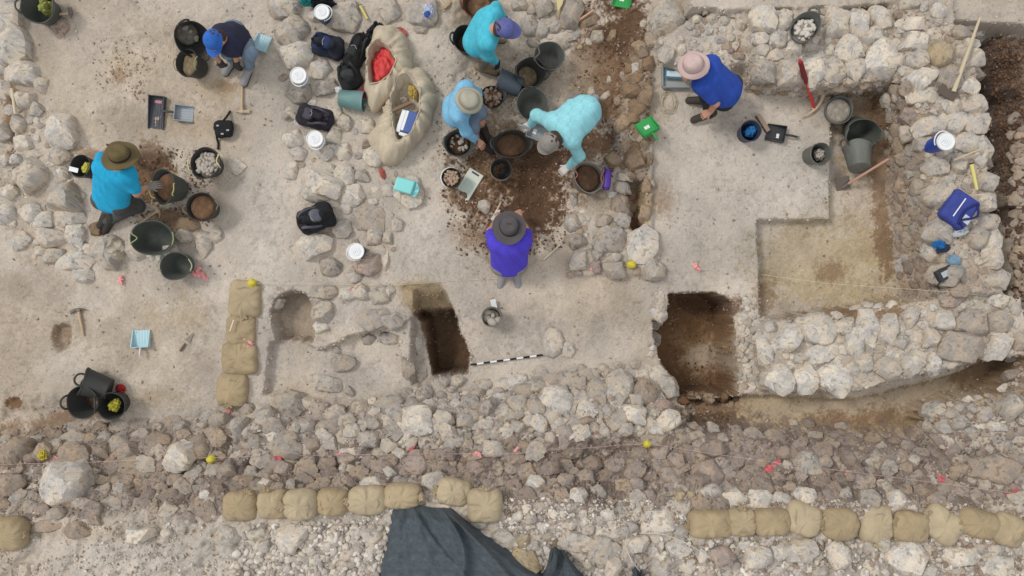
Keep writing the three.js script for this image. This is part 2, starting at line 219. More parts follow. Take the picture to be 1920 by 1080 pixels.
const soilMap = canvasFree(TW, (i, j) => {
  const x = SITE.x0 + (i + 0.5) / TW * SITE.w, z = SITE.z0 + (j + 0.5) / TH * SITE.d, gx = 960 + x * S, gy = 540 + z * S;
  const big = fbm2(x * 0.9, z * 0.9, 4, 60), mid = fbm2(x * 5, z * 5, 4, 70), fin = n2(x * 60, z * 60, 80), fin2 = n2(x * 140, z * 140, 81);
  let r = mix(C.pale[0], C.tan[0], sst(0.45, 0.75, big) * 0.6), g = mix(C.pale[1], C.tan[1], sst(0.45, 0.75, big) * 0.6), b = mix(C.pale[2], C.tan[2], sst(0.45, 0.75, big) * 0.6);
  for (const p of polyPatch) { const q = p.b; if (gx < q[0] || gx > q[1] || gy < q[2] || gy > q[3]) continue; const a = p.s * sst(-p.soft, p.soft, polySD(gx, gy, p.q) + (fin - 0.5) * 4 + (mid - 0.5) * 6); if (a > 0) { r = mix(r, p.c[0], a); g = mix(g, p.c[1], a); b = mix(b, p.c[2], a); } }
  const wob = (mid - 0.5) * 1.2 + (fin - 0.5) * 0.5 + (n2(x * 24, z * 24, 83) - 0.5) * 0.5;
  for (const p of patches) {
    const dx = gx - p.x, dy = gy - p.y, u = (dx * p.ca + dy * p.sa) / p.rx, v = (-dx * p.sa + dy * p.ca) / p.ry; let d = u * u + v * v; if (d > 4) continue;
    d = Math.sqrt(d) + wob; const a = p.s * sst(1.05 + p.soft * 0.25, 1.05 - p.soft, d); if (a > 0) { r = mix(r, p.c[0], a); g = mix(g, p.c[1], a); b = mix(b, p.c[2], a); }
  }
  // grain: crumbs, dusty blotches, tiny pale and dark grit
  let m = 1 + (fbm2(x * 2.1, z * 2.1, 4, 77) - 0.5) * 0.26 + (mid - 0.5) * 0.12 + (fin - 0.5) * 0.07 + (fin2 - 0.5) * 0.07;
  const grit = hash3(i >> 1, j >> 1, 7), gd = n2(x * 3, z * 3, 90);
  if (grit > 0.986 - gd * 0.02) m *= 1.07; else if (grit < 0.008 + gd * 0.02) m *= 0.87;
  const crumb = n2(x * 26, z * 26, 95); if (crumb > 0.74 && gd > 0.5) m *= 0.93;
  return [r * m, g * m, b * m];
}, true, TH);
const soilBump = canvasFree(512, (i, j) => { const u = i / 512, v = j / 512; const a = pfbm(u * 12, v * 12, 12, 5, 1), c = pn2(u * 90, v * 90, 90, 9); return 255 * (0.6 * a + 0.4 * (c > 0.7 ? c : 0.5 * c)); });
soilBump.repeat.set(SITE.w / 1.1, SITE.d / 1.1);
soilMap.wrapS = soilMap.wrapT = THREE.MirroredRepeatWrapping;
{
  const xs = [], zs = [], ext = [0.3, 0.9, 2, 4, 8, 16, 34, 70, 140];
  for (const e of [...ext].reverse()) xs.push(-GX - e); for (let i = 0; i < NX; i++) xs.push(-GX + i * GS); for (const e of ext) xs.push(GX + e);
  for (const e of [...ext].reverse()) zs.push(-GZ - e); for (let j = 0; j < NZ; j++) zs.push(-GZ + j * GS); for (const e of ext) zs.push(GZ + e);
  const nx = xs.length, nz = zs.length, pos = new Float32Array(nx * nz * 3), uv = new Float32Array(nx * nz * 2), idx = new Uint32Array((nx - 1) * (nz - 1) * 6);
  for (let j = 0, o = 0; j < nz; j++) for (let i = 0; i < nx; i++, o++) {
    const x = xs[i], z = zs[j]; pos[o * 3] = x; pos[o * 3 + 1] = T(x, z); pos[o * 3 + 2] = z; uv[o * 2] = (x - SITE.x0) / SITE.w; uv[o * 2 + 1] = (z - SITE.z0) / SITE.d;
  }
  for (let j = 0, o = 0; j < nz - 1; j++) for (let i = 0; i < nx - 1; i++) { const a = j * nx + i, b = a + 1, c = a + nx, d = c + 1; idx[o++] = a; idx[o++] = c; idx[o++] = b; idx[o++] = b; idx[o++] = c; idx[o++] = d; }
  const g = new THREE.BufferGeometry(); g.setAttribute('position', new THREE.BufferAttribute(pos, 3)); g.setAttribute('uv', new THREE.BufferAttribute(uv, 2)); g.setIndex(new THREE.BufferAttribute(idx, 1)); g.computeVertexNormals();
  const m = mesh('ground', g, new THREE.MeshStandardMaterial({ map: soilMap, bumpMap: soilBump, bumpScale: 0.006, roughness: 0.97 }), scene);
  tag(m, 'dusty excavated earth floor with dug pits and rubble bank', 'ground', null, 'structure');
}
console.log('terrain done');

// ---------- stone ----------
const stoneTex = canvasFree(512, (i, j) => {
  const u = i / 512, v = j / 512, a = pfbm(u * 6, v * 6, 6, 5, 11), b = pfbm(u * 24, v * 24, 24, 3, 21), c = pn2(u * 120, v * 120, 120, 31), pit = pfbm(u * 18 + 3, v * 18, 18, 3, 41);
  let m = 232 + (a - 0.5) * 60 + (b - 0.5) * 46 + (c - 0.5) * 34; const w = sst(0.5, 0.62, a) * 10;
  if (pit < 0.36) m *= mix(0.87, 1, sst(0.24, 0.36, pit));            // weathered pits filled with grey lichen
  return [m + w * 0.3, m - w * 0.4, m - w * 1.4 - 3];
}, true);
const stoneBump = canvasFree(512, (i, j) => { const u = i / 512, v = j / 512, a = pfbm(u * 8, v * 8, 8, 6, 51), pit = pfbm(u * 18 + 3, v * 18, 18, 3, 41); return 255 * (a * 0.75 + 0.25 - (pit < 0.33 ? 0.25 * (1 - sst(0.2, 0.33, pit)) : 0)); });
const stoneMat = (r, g, b) => new THREE.MeshStandardMaterial({ color: rgb(r, g, b), map: stoneTex, bumpMap: stoneBump, bumpScale: 0.012, roughness: 0.95 });
const SM = {
  pale: [stoneMat(208, 201, 193), stoneMat(202, 194, 186), stoneMat(213, 207, 200), stoneMat(196, 188, 179)],
  white: [stoneMat(222, 216, 209), stoneMat(218, 211, 203), stoneMat(215, 209, 203)],
  grey: [stoneMat(190, 183, 175), stoneMat(182, 174, 166), stoneMat(186, 179, 173), stoneMat(176, 167, 159)],
  brown: [stoneMat(176, 161, 147), stoneMat(166, 151, 138), stoneMat(172, 159, 148)],
  dark: [stoneMat(166, 153, 145), stoneMat(156, 143, 135), stoneMat(174, 162, 154)],
  earth: [stoneMat(158, 138, 118), stoneMat(146, 124, 103), stoneMat(168, 148, 128)],
  pink: [stoneMat(182, 166, 158), stoneMat(170, 153, 147)],
  ochre: [stoneMat(184, 169, 144)],
  clod: [stoneMat(110, 84, 62), stoneMat(96, 72, 52), stoneMat(130, 102, 78)],
};
const pick = k => { const a = SM[k]; return a[Math.floor(rnd() * a.length)]; };
// a rock lofted over a plan outline: R(angle) in metres, top height h above the bed, d below it
function rockGeo(R, h, d, o = {}) {
  const seg = o.seg ?? 30, sd = o.seed ?? rnd() * 100, flat = o.flat ?? 0.7, rough = o.rough ?? 1, tiltA = rnd() * 7, tilt = (o.tilt ?? 0.25);
  const prof = o.flat > 0.85 ? [[0, 1], [0.45, 1], [0.8, 0.98], [0.93, 0.9], [1, 0.68], [1.01, 0.3], [0.97, -1]] : [[0, 1], [0.3, 0.98], [0.55, mix(0.84, 0.95, flat)], [0.75, mix(0.64, 0.87, flat)], [0.9, mix(0.4, 0.68, flat)], [1, mix(0.08, 0.3, flat)], [1.0, -0.25], [0.9, -1]];
  const pos = [], uv = [], idx = []; let rm = 0; for (let i = 0; i < seg; i++) rm += R(i / seg * Math.PI * 2) / seg;
  const uo = rnd() * 5, vo = rnd() * 5, pls = []; for (let i = 0, n = o.cuts ?? 6; i < n; i++) { const a = i / n * 6.283 + rr(-0.6, 0.6), e = rr(0.25, 1.15), nx = Math.cos(a) * Math.cos(e), ny = Math.sin(e), nz = Math.sin(a) * Math.cos(e); pls.push([nx, ny, nz, mix(0.74, 0.6, Math.abs(e - 0.7)) + rr(0.12, 0.34)]); }
  const put = (x, y, z) => {
    const f = 2.2 / rm, a = fbm3(x * f + sd, y * f, z * f + sd, 2) - 0.5, b = fbm3(x * f * 2.6 + sd, y * f * 2.6, z * f * 2.6, 2) - 0.5;
    const c3 = n3(x * f * 6 + sd, y * f * 6, z * f * 6) - 0.5, k = rough * (a * 0.3 + b * 0.2 + c3 * 0.08); const y2 = y > -d * 0.5 ? y + k * Math.min(h + d, rm) * 0.75 + (x * Math.cos(tiltA) + z * Math.sin(tiltA)) / rm * tilt * h : y;
    let X = x / rm * (1 + k * 0.15), Y = y2 / h, Z = z / rm * (1 + k * 0.15);
    if (Y > -0.2) for (const c of pls) { const t = X * c[0] + Y * c[1] + Z * c[2] - c[3]; if (t > 0) { X -= c[0] * t * 0.96; Y -= c[1] * t * 0.96; Z -= c[2] * t * 0.96; } }
    pos.push(X * rm, Y * h, Z * rm); uv.push((x + y * 0.6) * 1.7 + uo, (z + y * 0.6) * 1.7 + vo);
  };
  put(0, h, 0);
  for (let k = 1; k < prof.length; k++) for (let i = 0; i < seg; i++) { const a = i / seg * Math.PI * 2, r = R(a) * prof[k][0], y = prof[k][1] >= 0 ? prof[k][1] * h : prof[k][1] * d; put(Math.cos(a) * r, y, Math.sin(a) * r); }
  for (let i = 0; i < seg; i++) idx.push(0, 1 + (i + 1) % seg, 1 + i);
  for (let k = 0; k < prof.length - 2; k++) for (let i = 0; i < seg; i++) { const a = 1 + k * seg + i, b = 1 + k * seg + (i + 1) % seg, c = a + seg, e = b + seg; idx.push(a, b, c, b, e, c); }
  const l = 1 + (prof.length - 2) * seg, c0 = pos.length / 3; pos.push(0, -d, 0); uv.push(0, 0); for (let i = 0; i < seg; i++) idx.push(c0, l + i, l + (i + 1) % seg);
  const g = new THREE.BufferGeometry(); g.setAttribute('position', new THREE.Float32BufferAttribute(pos, 3)); g.setAttribute('uv', new THREE.Float32BufferAttribute(uv, 2)); g.setIndex(idx); g.computeVertexNormals(); return o.soft ? g : toCreasedNormals(g, 0.55);
}
// outline of an irregular boulder: rounded block with knocked-off corners
function blob(rx, ry, rot, sq = 2.7) {
  const n = 4 + Math.floor(rnd() * 4), pts = [], a0 = rnd() * 6.28, s = rnd() * 50;
  for (let i = 0; i < n; i++) { const a = a0 + (i + rr(-0.3, 0.3)) / n * 6.283, c = Math.cos(a), q = Math.sin(a), r = Math.pow(Math.pow(Math.abs(c), sq) + Math.pow(Math.abs(q), sq), -1 / sq) * rr(0.96, 1.2); pts.push([c * r * rx, q * r * ry]); }
  const f = polyR(pts);
  return a0 => { const a = a0 - rot; return (f(a - 0.06) + f(a) * 2.4 + f(a + 0.06)) / 4.4 * (1 + (n2(Math.cos(a) * 2.6 + s, Math.sin(a) * 2.6 + s, 3) - 0.5) * 0.16 + (n2(Math.cos(a) * 7 + s, Math.sin(a) * 7 + s, 4) - 0.5) * 0.11); };
}
function polyR(pts) { // star-shaped outline given as local [x,z] points
  return a => { const c = Math.cos(a), s = Math.sin(a); let best = 0; for (let i = 0, j = pts.length - 1; i < pts.length; j = i++) { const ax = pts[j][0], ay = pts[j][1], ex = pts[i][0] - ax, ey = pts[i][1] - ay, den = c * ey - s * ex; if (Math.abs(den) < 1e-9) continue; const t = (ax * ey - ay * ex) / den, u = (ax * s - ay * c) / den; if (t > 0 && u >= -0.001 && u <= 1.001) best = Math.max(best, t); } return best; };
}
let WS = 1.2; const placed = []; // photo-space footprints already used by stones and things
const freeAt = (x, y, r, k = 0.8) => { for (const p of placed) { const dx = (x - p[0]) / (p[2] + r), dy = (y - p[1]) / (p[3] + r); if (dx * dx + dy * dy < k * k) return false; } return true; };
const upV = V(0, 1, 0);
function seat(m, px, py, lift, lean = 0.6) { const q = hit(px, py); m.position.copy(q); m.position.y += lift; const n = TN(q.x, q.z, 0.09); n.lerp(upV, 1 - lean).normalize(); m.quaternion.setFromUnitVectors(upV, n); return q; }
// stone given by its place and half-axes in the photo
function stone(parent, [cx, cy, rx, ry, rot = 0, kind = 'pale', o = {}], name = 'stone') {
  const q = hit(cx, cy), s = (H - q.y - 0.05) / H / S, a = -rot * Math.PI / 180, X = rx * WS * s, Y = ry * WS * s, mn = Math.min(X, Y);
  const R = blob(X, Y, rot * Math.PI / 180, o.sq ?? rr(2.8, 5));
  const h = (o.h ?? clamp(mn * rr(0.75, 1.05), 0.015, 0.17));
  const g = rockGeo(R, h, o.d ?? Math.max(0.05, mn * 0.7), { seg: mn > 0.07 ? 34 : mn > 0.045 ? 24 : 16, flat: o.flat ?? rr(0.72, 0.99), rough: o.rough ?? 1, tilt: o.tilt });
  const m = mesh(name, g, pick(kind), parent); seat(m, cx, cy, -0.004, o.lean ?? 0.55); placed.push([cx, cy, rx, ry]); return m;
}
function polyStone(parent, pts, kind, h, o = {}) { // star-shaped outline in photo px
  let cx = 0, cy = 0; for (const p of pts) { cx += p[0] / pts.length; cy += p[1] / pts.length; }
  const q = hit(cx, cy), s = (H - q.y - h * 0.7) / H / S; const loc = pts.map(p => [(p[0] - cx) * s, (p[1] - cy) * s]), f = polyR(loc), sd = rnd() * 30;
  const sm = a => (f(a - 0.07) + f(a) * 2 + f(a + 0.07)) / 4 * (1 + (n2(Math.cos(a) * 4 + sd, Math.sin(a) * 4, 5) - 0.5) * 0.08 + (n2(Math.cos(a) * 11 + sd, Math.sin(a) * 11, 6) - 0.5) * 0.05);
  const g = rockGeo(sm, h, o.d ?? 0.08, { seg: 48, flat: o.flat ?? 0.9, rough: o.rough ?? 0.5, tilt: o.tilt ?? 0.1, cuts: o.cuts ?? 4, soft: o.soft });
  const m = mesh('stone', g, typeof kind === 'string' ? pick(kind) : kind, parent); const c = P(cx, cy, q.y + h * 0.7); m.position.set(c.x, q.y - 0.004, c.z);
  let ax = 0, ay = 0; for (const p of pts) { ax = Math.max(ax, Math.abs(p[0] - cx)); ay = Math.max(ay, Math.abs(p[1] - cy)); } placed.push([cx, cy, ax * 0.85, ay * 0.85]); return m;
}
// scatter smaller stones inside a photo-space polygon where nothing lies yet
function inPoly(x, y, pts) { let ins = false; for (let i = 0, j = pts.length - 1; i < pts.length; j = i++) { if ((pts[i][1] > y) !== (pts[j][1] > y) && x < (pts[j][0] - pts[i][0]) * (y - pts[i][1]) / (pts[j][1] - pts[i][1]) + pts[i][0]) ins = !ins; } return ins; }
function fill(parent, pts, n, r0, r1, kinds, o = {}) {
  let x0 = 1e9, x1 = -1e9, y0 = 1e9, y1 = -1e9; for (const p of pts) { x0 = Math.min(x0, p[0]); x1 = Math.max(x1, p[0]); y0 = Math.min(y0, p[1]); y1 = Math.max(y1, p[1]); }
  for (let k = 0, t = 0; k < n && t < n * 40; t++) {
    const x = rr(x0, x1), y = rr(y0, y1), r = mix(r1, r0, Math.min(1, t / (n * 12) + rnd() * 0.4)); if (!inPoly(x, y, pts) || !freeAt(x, y, r, o.pack ?? 0.82)) continue;
    stone(parent, [x, y, r * rr(0.95, 1.3), r * rr(0.75, 1), rr(-60, 60), kinds[Math.floor(rnd() * kinds.length)], { h: r * rr(0.3, 0.7) / S * (o.sink ?? 1), ...o }]); k++;
  }
}
const list = (parent, arr, kind) => { for (const a of arr) stone(parent, [a[0], a[1], a[2], a[3], a[4] ?? rr(-12, 12), a[5] ?? kind, a[6] ?? {}]); };

// --- west wall
const W1 = thing('stone_wall', 'tumbled line of pale boulders along the left edge of the picture', 'wall');
polyStone(W1, [[80, 222], [100, 208], [122, 207], [130, 225], [139, 262], [128, 275], [90, 280], [78, 250]], 'white', 0.2);
polyStone(W1, [[88, 345], [100, 337], [125, 338], [140, 362], [147, 392], [120, 397], [86, 393], [75, 378]], 'pale', 0.2, { flat: 0.75 });
list(W1, [[10, 32, 32, 36], [28, 90, 27, 28], [46, 138, 30, 19], [48, 185, 28, 20], [36, 234, 13, 14], [46, 268, 18, 15], [60, 290, 25, 8], [114, 293, 19, 15], [118, 323, 14, 13, 8, 'white'], [60, 328, 33, 32], [22, 328, 14, 16], [18, 360, 16, 14], [80, 412, 19, 16], [133, 411, 24, 14, -4], [142, 442, 16, 23], [95, 445, 30, 19, 15], [42, 452, 15, 15], [75, 470, 12, 8], [145, 486, 33, 16, -6], [160, 517, 15, 15], [207, 473, 26, 27, 5, 'pale', { rough: 1.8 }], [256, 468, 17, 20, -30], [284, 478, 9, 10], [345, 441, 20, 14, -10], [382, 452, 14, 30, 6, 'pale', { rough: 1.8 }], [112, 50, 17, 24, 0, 'pink', { flat: 0.95, h: 0.05 }], [30, 300, 14, 10], [12, 300, 10, 12], [70, 205, 14, 12], [75, 160, 14, 12], [8, 125, 14, 14], [10, 170, 16, 16], [8, 250, 14, 18], [100, 480, 16, 12], [60, 400, 16, 16], [170, 470, 12, 12], [320, 470, 12, 10], [405, 440, 10, 16], [12, 400, 14, 18], [352, 420, 22, 12, 0, 'earth'], [300, 480, 7, 8], [180, 430, 9, 14, 0, 'earth']], 'pale');
fill(W1, [[0, 0], [40, 60], [70, 200], [150, 300], [170, 440], [200, 520], [60, 480], [0, 380]], 40, 4, 9, ['pale', 'grey', 'brown']);
// --- middle wall
const W2 = thing('stone_wall', 'low run of flat pale stones between the left and middle squares', 'wall');
polyStone(W2, [[596, 30], [632, 2], [664, -4], [676, 34], [660, 58], [618, 52]], 'pale', 0.12);
polyStone(W2, [[755, -8], [815, -8], [821, 30], [812, 47], [786, 46], [760, 36]], 'grey', 0.14);
polyStone(W2, [[568, 314], [600, 322], [640, 336], [643, 347], [628, 374], [592, 362], [560, 356]], 'white', 0.17);
list(W2, [[535, 8, 30, 22], [547, 62, 37, 27], [555, 104, 33, 20], [590, 30, 12, 12], [628, 212, 12, 20], [645, 231, 13, 17, -30], [625, 250, 14, 17], [690, 236, 14, 13], [560, 288, 18, 11, 0, 'pale', { flat: 0.95 }], [612, 286, 18, 18], [643, 284, 13, 14], [704, 292, 18, 15], [621, 315, 7, 7], [646, 330, 17, 19, 30], [588, 364, 24, 13, 10], [590, 462, 33, 24, 0, 'white', { rough: 2, h: 0.15 }], [662, 366, 22, 17], [688, 408, 36, 28, -5, 'grey', { flat: 0.95, h: 0.05, rough: 0.5 }], [702, 443, 13, 17], [727, 446, 9, 12], [690, 495, 25, 20, -20, 'pink', { flat: 0.92 }], [722, 485, 7, 22], [705, 472, 16, 9], [540, 215, 12, 10, 0, 'grey'], [556, 250, 10, 8], [650, 390, 8, 10], [728, 355, 10, 14], [790, 55, 14, 8, 0, 'grey', {}], [700, 380, 14, 7], [560, 175, 24, 16, 0, 'grey', { flat: 0.95 }], [610, 165, 20, 14, 0, 'grey', { flat: 0.95 }], [548, 210, 14, 14], [550, 262, 16, 12], [600, 130, 18, 16], [575, 400, 16, 12], [640, 430, 16, 14, 0, 'grey'], [545, 320, 12, 14], [620, 500, 22, 14, 0, 'grey', { flat: 0.95 }], [665, 520, 16, 10], [745, 420, 10, 12], [680, 330, 14, 12, 0, 'grey'], [730, 20, 18, 22, 0, 'grey', { flat: 0.95 }]], 'pale');
fill(W2, [[530, 120], [700, 200], [760, 300], [740, 520], [660, 520], [550, 380], [525, 240]], 30, 4, 9, ['pale', 'grey', 'brown'], { pack: 1.1 });
list(W2, [[607, 548, 26, 11, 0, 'grey', { flat: 0.95 }], [652, 552, 14, 12], [678, 548, 16, 13], [712, 552, 16, 15], [730, 548, 10, 12], [605, 585, 17, 20, 0, 'grey', { flat: 0.95 }], [600, 613, 15, 11, 0, 'white'], [700, 600, 30, 16, 0, 'grey', { flat: 0.95 }], [735, 600, 24, 16, 0, 'grey', { flat: 0.95 }], [690, 635, 16, 9, 10, 'grey', { flat: 0.95 }], [728, 634, 20, 9, 0, 'grey', { flat: 0.95 }], [645, 680, 19, 13, -8, 'grey', { flat: 0.9 }], [632, 655, 10, 6, 30, 'grey'], [520, 568, 12, 9, -15, 'pale', { flat: 0.92 }], [620, 720, 24, 12, 0, 'grey', { flat: 0.95 }], [655, 735, 12, 10, 0, 'grey'], [800, 735, 14, 12, 0, 'grey'], [790, 700, 8, 16, 0, 'grey'], [782, 640, 7, 18, 0, 'pale'], [765, 690, 10, 24, 0, 'grey', { flat: 0.95 }]], 'pale');
WS = 1.14;
// --- stub wall right of the kneeling purple figure
const W3 = thing('stone_wall', 'short stub of squared stones beside the purple bottle and yellow marker ball', 'wall');
list(W3, [[1072, 418, 13, 17], [1163, 384, 16, 17, 0, 'brown'], [1132, 411, 20, 14], [1166, 414, 14, 12], [1140, 447, 32, 21, 8], [1203, 456, 24, 30, 0, 'white', { flat: 0.95, h: 0.1, sq: 4, rough: 0.6 }], [1120, 478, 12, 13], [1084, 488, 18, 18], [1117, 501, 11, 13, 0, 'pink'], [1152, 505, 25, 17, 10], [1226, 506, 16, 18], [1226, 465, 7, 15], [1152, 483, 18, 8], [1080, 452, 22, 13, 0, 'brown'], [1166, 330, 18, 8], [1168, 352, 17, 10], [1152, 300, 18, 17, 0, 'earth'], [1128, 365, 9, 7, 0, 'brown'], [1228, 440, 10, 8], [1074, 372, 10, 14], [1148, 365, 8, 6, 0, 'white'], [1222, 345, 7, 10], [1085, 512, 10, 6]], 'grey');
fill(W3, [[1060, 400], [1180, 385], [1190, 430], [1236, 440], [1236, 520], [1065, 520]], 18, 4, 8, ['grey', 'pale', 'brown']);
// --- stones at the top of the middle square
const W4 = thing('stone_wall', 'row of rough stones at the top edge right of the purple-blue cap', 'wall');
list(W4, [[975, 8, 16, 11], [997, 17, 10, 11], [1018, 15, 17, 18], [992, 50, 14, 20], [1017, 55, 11, 18, 20], [1042, 50, 11, 14], [1066, 28, 22, 24, 10], [1070, 70, 32, 11, -12], [1120, 70, 11, 15, 20], [1056, 84, 13, 8], [1087, 88, 6, 5, 0, 'ochre'], [1147, 66, 9, 14, 0, 'earth'], [1100, 40, 22, 10, -25, 'earth'], [1000, 80, 12, 8]], 'grey');
fill(W4, [[965, 0], [1090, 0], [1130, 80], [1000, 90]], 14, 4, 8, ['grey', 'brown', 'pale']);
// --- earth baulk between the squares
const W5 = thing('earth_baulk', 'lumpy brown baulk of earth and stones with the green dustpan on it', 'baulk');
list(W5, [[1250, 36, 26, 36, 8, 'pale', { h: 0.2 }], [1271, 45, 15, 25, 10, 'pale'], [1250, 103, 14, 16, 0, 'pale'], [1240, 80, 7, 6, 0, 'pale'], [1275, 75, 6, 8, 0, 'pale'], [1278, 93, 8, 10, 0, 'pale'], [1222, 76, 14, 17, 15, 'brown'], [1200, 92, 18, 12, 30], [1205, 45, 6, 7, 0, 'pale'], [1192, 125, 6, 13, 0, 'pale'], [1195, 148, 16, 10], [1186, 170, 22, 20], [1208, 178, 14, 22], [1195, 202, 16, 14], [1165, 232, 15, 10, -40], [1185, 222, 12, 10], [1215, 120, 10, 16], [1160, 190, 8, 10], [1150, 300, 14, 12], [1190, 300, 16, 20], [1216, 300, 8, 26], [1214, 350, 8, 22], [1210, 400, 10, 20], [1141, 150, 5, 9, 0, 'pale'], [1108, 175, 6, 12, 20, 'grey'], [1135, 180, 14, 5, -40, 'pale']], 'earth');
fill(W5, [[1165, 130], [1222, 120], [1222, 330], [1165, 330]], 30, 4, 10, ['earth', 'earth', 'brown'], { rough: 1.5 });
console.log('walls a');
// --- north wall of the right-hand room
const W6 = thing('stone_wall', 'wide pale rubble wall along the top of the right-hand room', 'wall');
list(W6, [[1335, 35, 12, 10], [1357, 40, 10, 10], [1305, 36, 8, 7], [1322, 22, 6, 6], [1390, 40, 12, 20], [1404, 76, 11, 22, 8], [1305, 62, 7, 6], [1330, 60, 7, 6], [1370, 70, 8, 7], [1432, 36, 22, 25, 0, 'white', { rough: 1.6 }], [1470, 40, 11, 26, 5], [1424, 72, 16, 10], [1456, 74, 15, 17], [1428, 94, 12, 10], [1453, 105, 14, 10], [1432, 135, 22, 22, 0, 'pale', { rough: 1.6 }], [1480, 137, 24, 22, -20, 'pale', { rough: 1.5 }], [1489, 88, 14, 17, 20, 'white'], [1522, 128, 20, 28, 0, 'white'], [1515, 88, 14, 8], [1567, 46, 23, 33, 6], [1608, 41, 17, 27, 4, 'white'], [1650, 32, 15, 24], [1638, 66, 23, 15, -12], [1592, 96, 26, 22, 0, 'pale', { rough: 1.8 }], [1562, 132, 18, 24], [1604, 130, 18, 20], [1650, 113, 27, 32, 4, 'white', { h: 0.14 }], [1555, 92, 9, 9], [1540, 102, 8, 7], [1688, 112, 9, 13], [1683, 82, 9, 14], [1575, 162, 42, 9, 5, 'brown'], [1625, 158, 20, 8, 0, 'brown'], [1420, 160, 20, 6, 0, 'brown'], [1345, 130, 24, 14, 20, 'white', { flat: 0.92 }], [1385, 105, 16, 8, 0, 'brown'], [1370, 95, 7, 5, 0, 'pink']], 'pale');
fill(W6, [[1290, 30], [1410, 24], [1700, 12], [1705, 150], [1640, 160], [1540, 168], [1410, 160], [1400, 110], [1300, 100]], 80, 4, 9, ['pale', 'pale', 'grey', 'brown']);
fill(W6, [[1400, 150], [1540, 166], [1655, 156], [1655, 176], [1540, 184], [1400, 172]], 40, 4, 8, ['brown', 'pale', 'earth'], { lean: 0.7, pack: 0.75 });
// --- east wall: top course
const W7 = thing('stone_wall', 'thick drystone wall of rounded boulders along the right side', 'wall');
list(W7, [[1702, 9, 17, 11], [1732, 13, 9, 10], [1760, 20, 14, 13], [1686, 26, 8, 8, 0, 'dark'], [1712, 46, 27, 12, 6, 'white', { flat: 0.95 }], [1720, 78, 30, 16, 8, 'white', { rough: 1.4 }], [1718, 113, 19, 18], [1728, 147, 27, 19, -8, 'white', { rough: 1.4 }], [1778, 147, 22, 24, 0, 'grey'], [1734, 180, 30, 14, -8], [1822, 84, 16, 12], [1828, 110, 16, 16], [1830, 137, 18, 15], [1820, 163, 22, 14], [1782, 200, 19, 14], [1830, 196, 15, 17], [1800, 62, 20, 12, 0, 'grey'], [1800, 95, 12, 14], [1705, 216, 22, 14, 0, 'dark'], [1742, 238, 27, 16, -8], [1790, 230, 22, 18], [1828, 233, 19, 20], [1704, 250, 16, 18], [1732, 270, 18, 14], [1812, 268, 22, 18], [1842, 278, 18, 20], [1752, 311, 23, 17], [1795, 309, 13, 21, -15, 'grey'], [1852, 304, 16, 12], [1778, 338, 16, 9], [1768, 368, 30, 22, -10], [1845, 340, 19, 20], [1848, 378, 24, 18, -10], [1757, 430, 25, 26, 0, 'grey', { rough: 1.5 }], [1855, 418, 22, 17, 0, 'grey', { rough: 1.8 }], [1862, 452, 16, 24, 10], [1832, 446, 18, 20, 0, 'grey', { flat: 0.95 }], [1864, 485, 20, 18], [1745, 470, 14, 18], [1770, 515, 28, 20, 0, 'grey', { flat: 0.92 }], [1872, 522, 20, 20], [1800, 420, 16, 12, 0, 'grey'], [1838, 300, 12, 16], [1810, 380, 14, 14], [1800, 545, 22, 14, 0, 'brown']], 'pale');
fill(W7, [[1692, 0], [1790, 0], [1838, 60], [1838, 150], [1852, 250], [1862, 400], [1878, 500], [1890, 560], [1772, 560], [1752, 450], [1736, 350], [1722, 250], [1698, 160]], 70, 5, 10, ['pale', 'grey', 'brown']);
// its inner face, seen obliquely
fill(W7, [[1655, 170], [1700, 150], [1722, 250], [1738, 350], [1752, 450], [1768, 560], [1700, 560], [1682, 500], [1668, 380], [1660, 260]], 80, 7, 16, ['brown', 'dark', 'brown', 'grey'], { lean: 0.85, pack: 0.7 });
// --- south wall of the room
fill(W7, [[1898, 200], [1922, 240], [1922, 560], [1908, 560], [1900, 400]], 34, 5, 11, ['dark', 'brown'], { pack: 0.75, rough: 1.8 });
const W8 = thing('stone_wall', 'broad wall of pale squared stones below the sunken yellowish floor', 'wall');
list(W8, [[1474, 636, 31, 32, 0, 'white'], [1530, 618, 35, 27, -8, 'white', { flat: 0.9 }], [1584, 612, 16, 20], [1602, 642, 17, 28], [1626, 613, 22, 32, 0, 'white'], [1662, 618, 15, 34, 4], [1705, 594, 16, 22], [1542, 660, 29, 16, -12, 'white'], [1511, 710, 18, 25, -10, 'white'], [1563, 712, 31, 28, 0, 'white', { h: 0.12 }], [1460, 712, 26, 25, 0, 'white'], [1620, 680, 14, 18, -20], [1657, 690, 28, 24], [1710, 680, 22, 28], [1752, 686, 14, 20, 0, 'white'], [1742, 632, 20, 20], [1768, 602, 20, 20], [1782, 562, 18, 14, 0, 'pink'], [1800, 650, 38, 26, 0, 'grey', { flat: 0.95, rough: 0.6 }], [1870, 646, 25, 27, 0, 'white'], [1870, 602, 22, 22, 0, 'grey'], [1873, 562, 23, 14, 0, 'pale'], [1903, 580, 8, 10], [1903, 607, 7, 10], [1432, 652, 13, 30], [1444, 612, 12, 9], [1820, 605, 30, 24, 0, 'grey', { flat: 0.95, rough: 0.6 }], [1600, 690, 14, 12], [1912, 640, 12, 18, 0, 'grey'], [1500, 672, 12, 10], [1690, 640, 14, 14, 0, 'grey']], 'pale');
fill(W8, [[1430, 606], [1500, 592], [1700, 565], [1900, 552], [1912, 660], [1870, 668], [1760, 690], [1600, 734], [1440, 734]], 70, 5, 11, ['pale', 'grey', 'pale']);
fill(W8, [[1395, 560], [1420, 600], [1425, 730], [1392, 735], [1376, 640]], 45, 4, 9, ['pale', 'grey'], { pack: 0.7 });
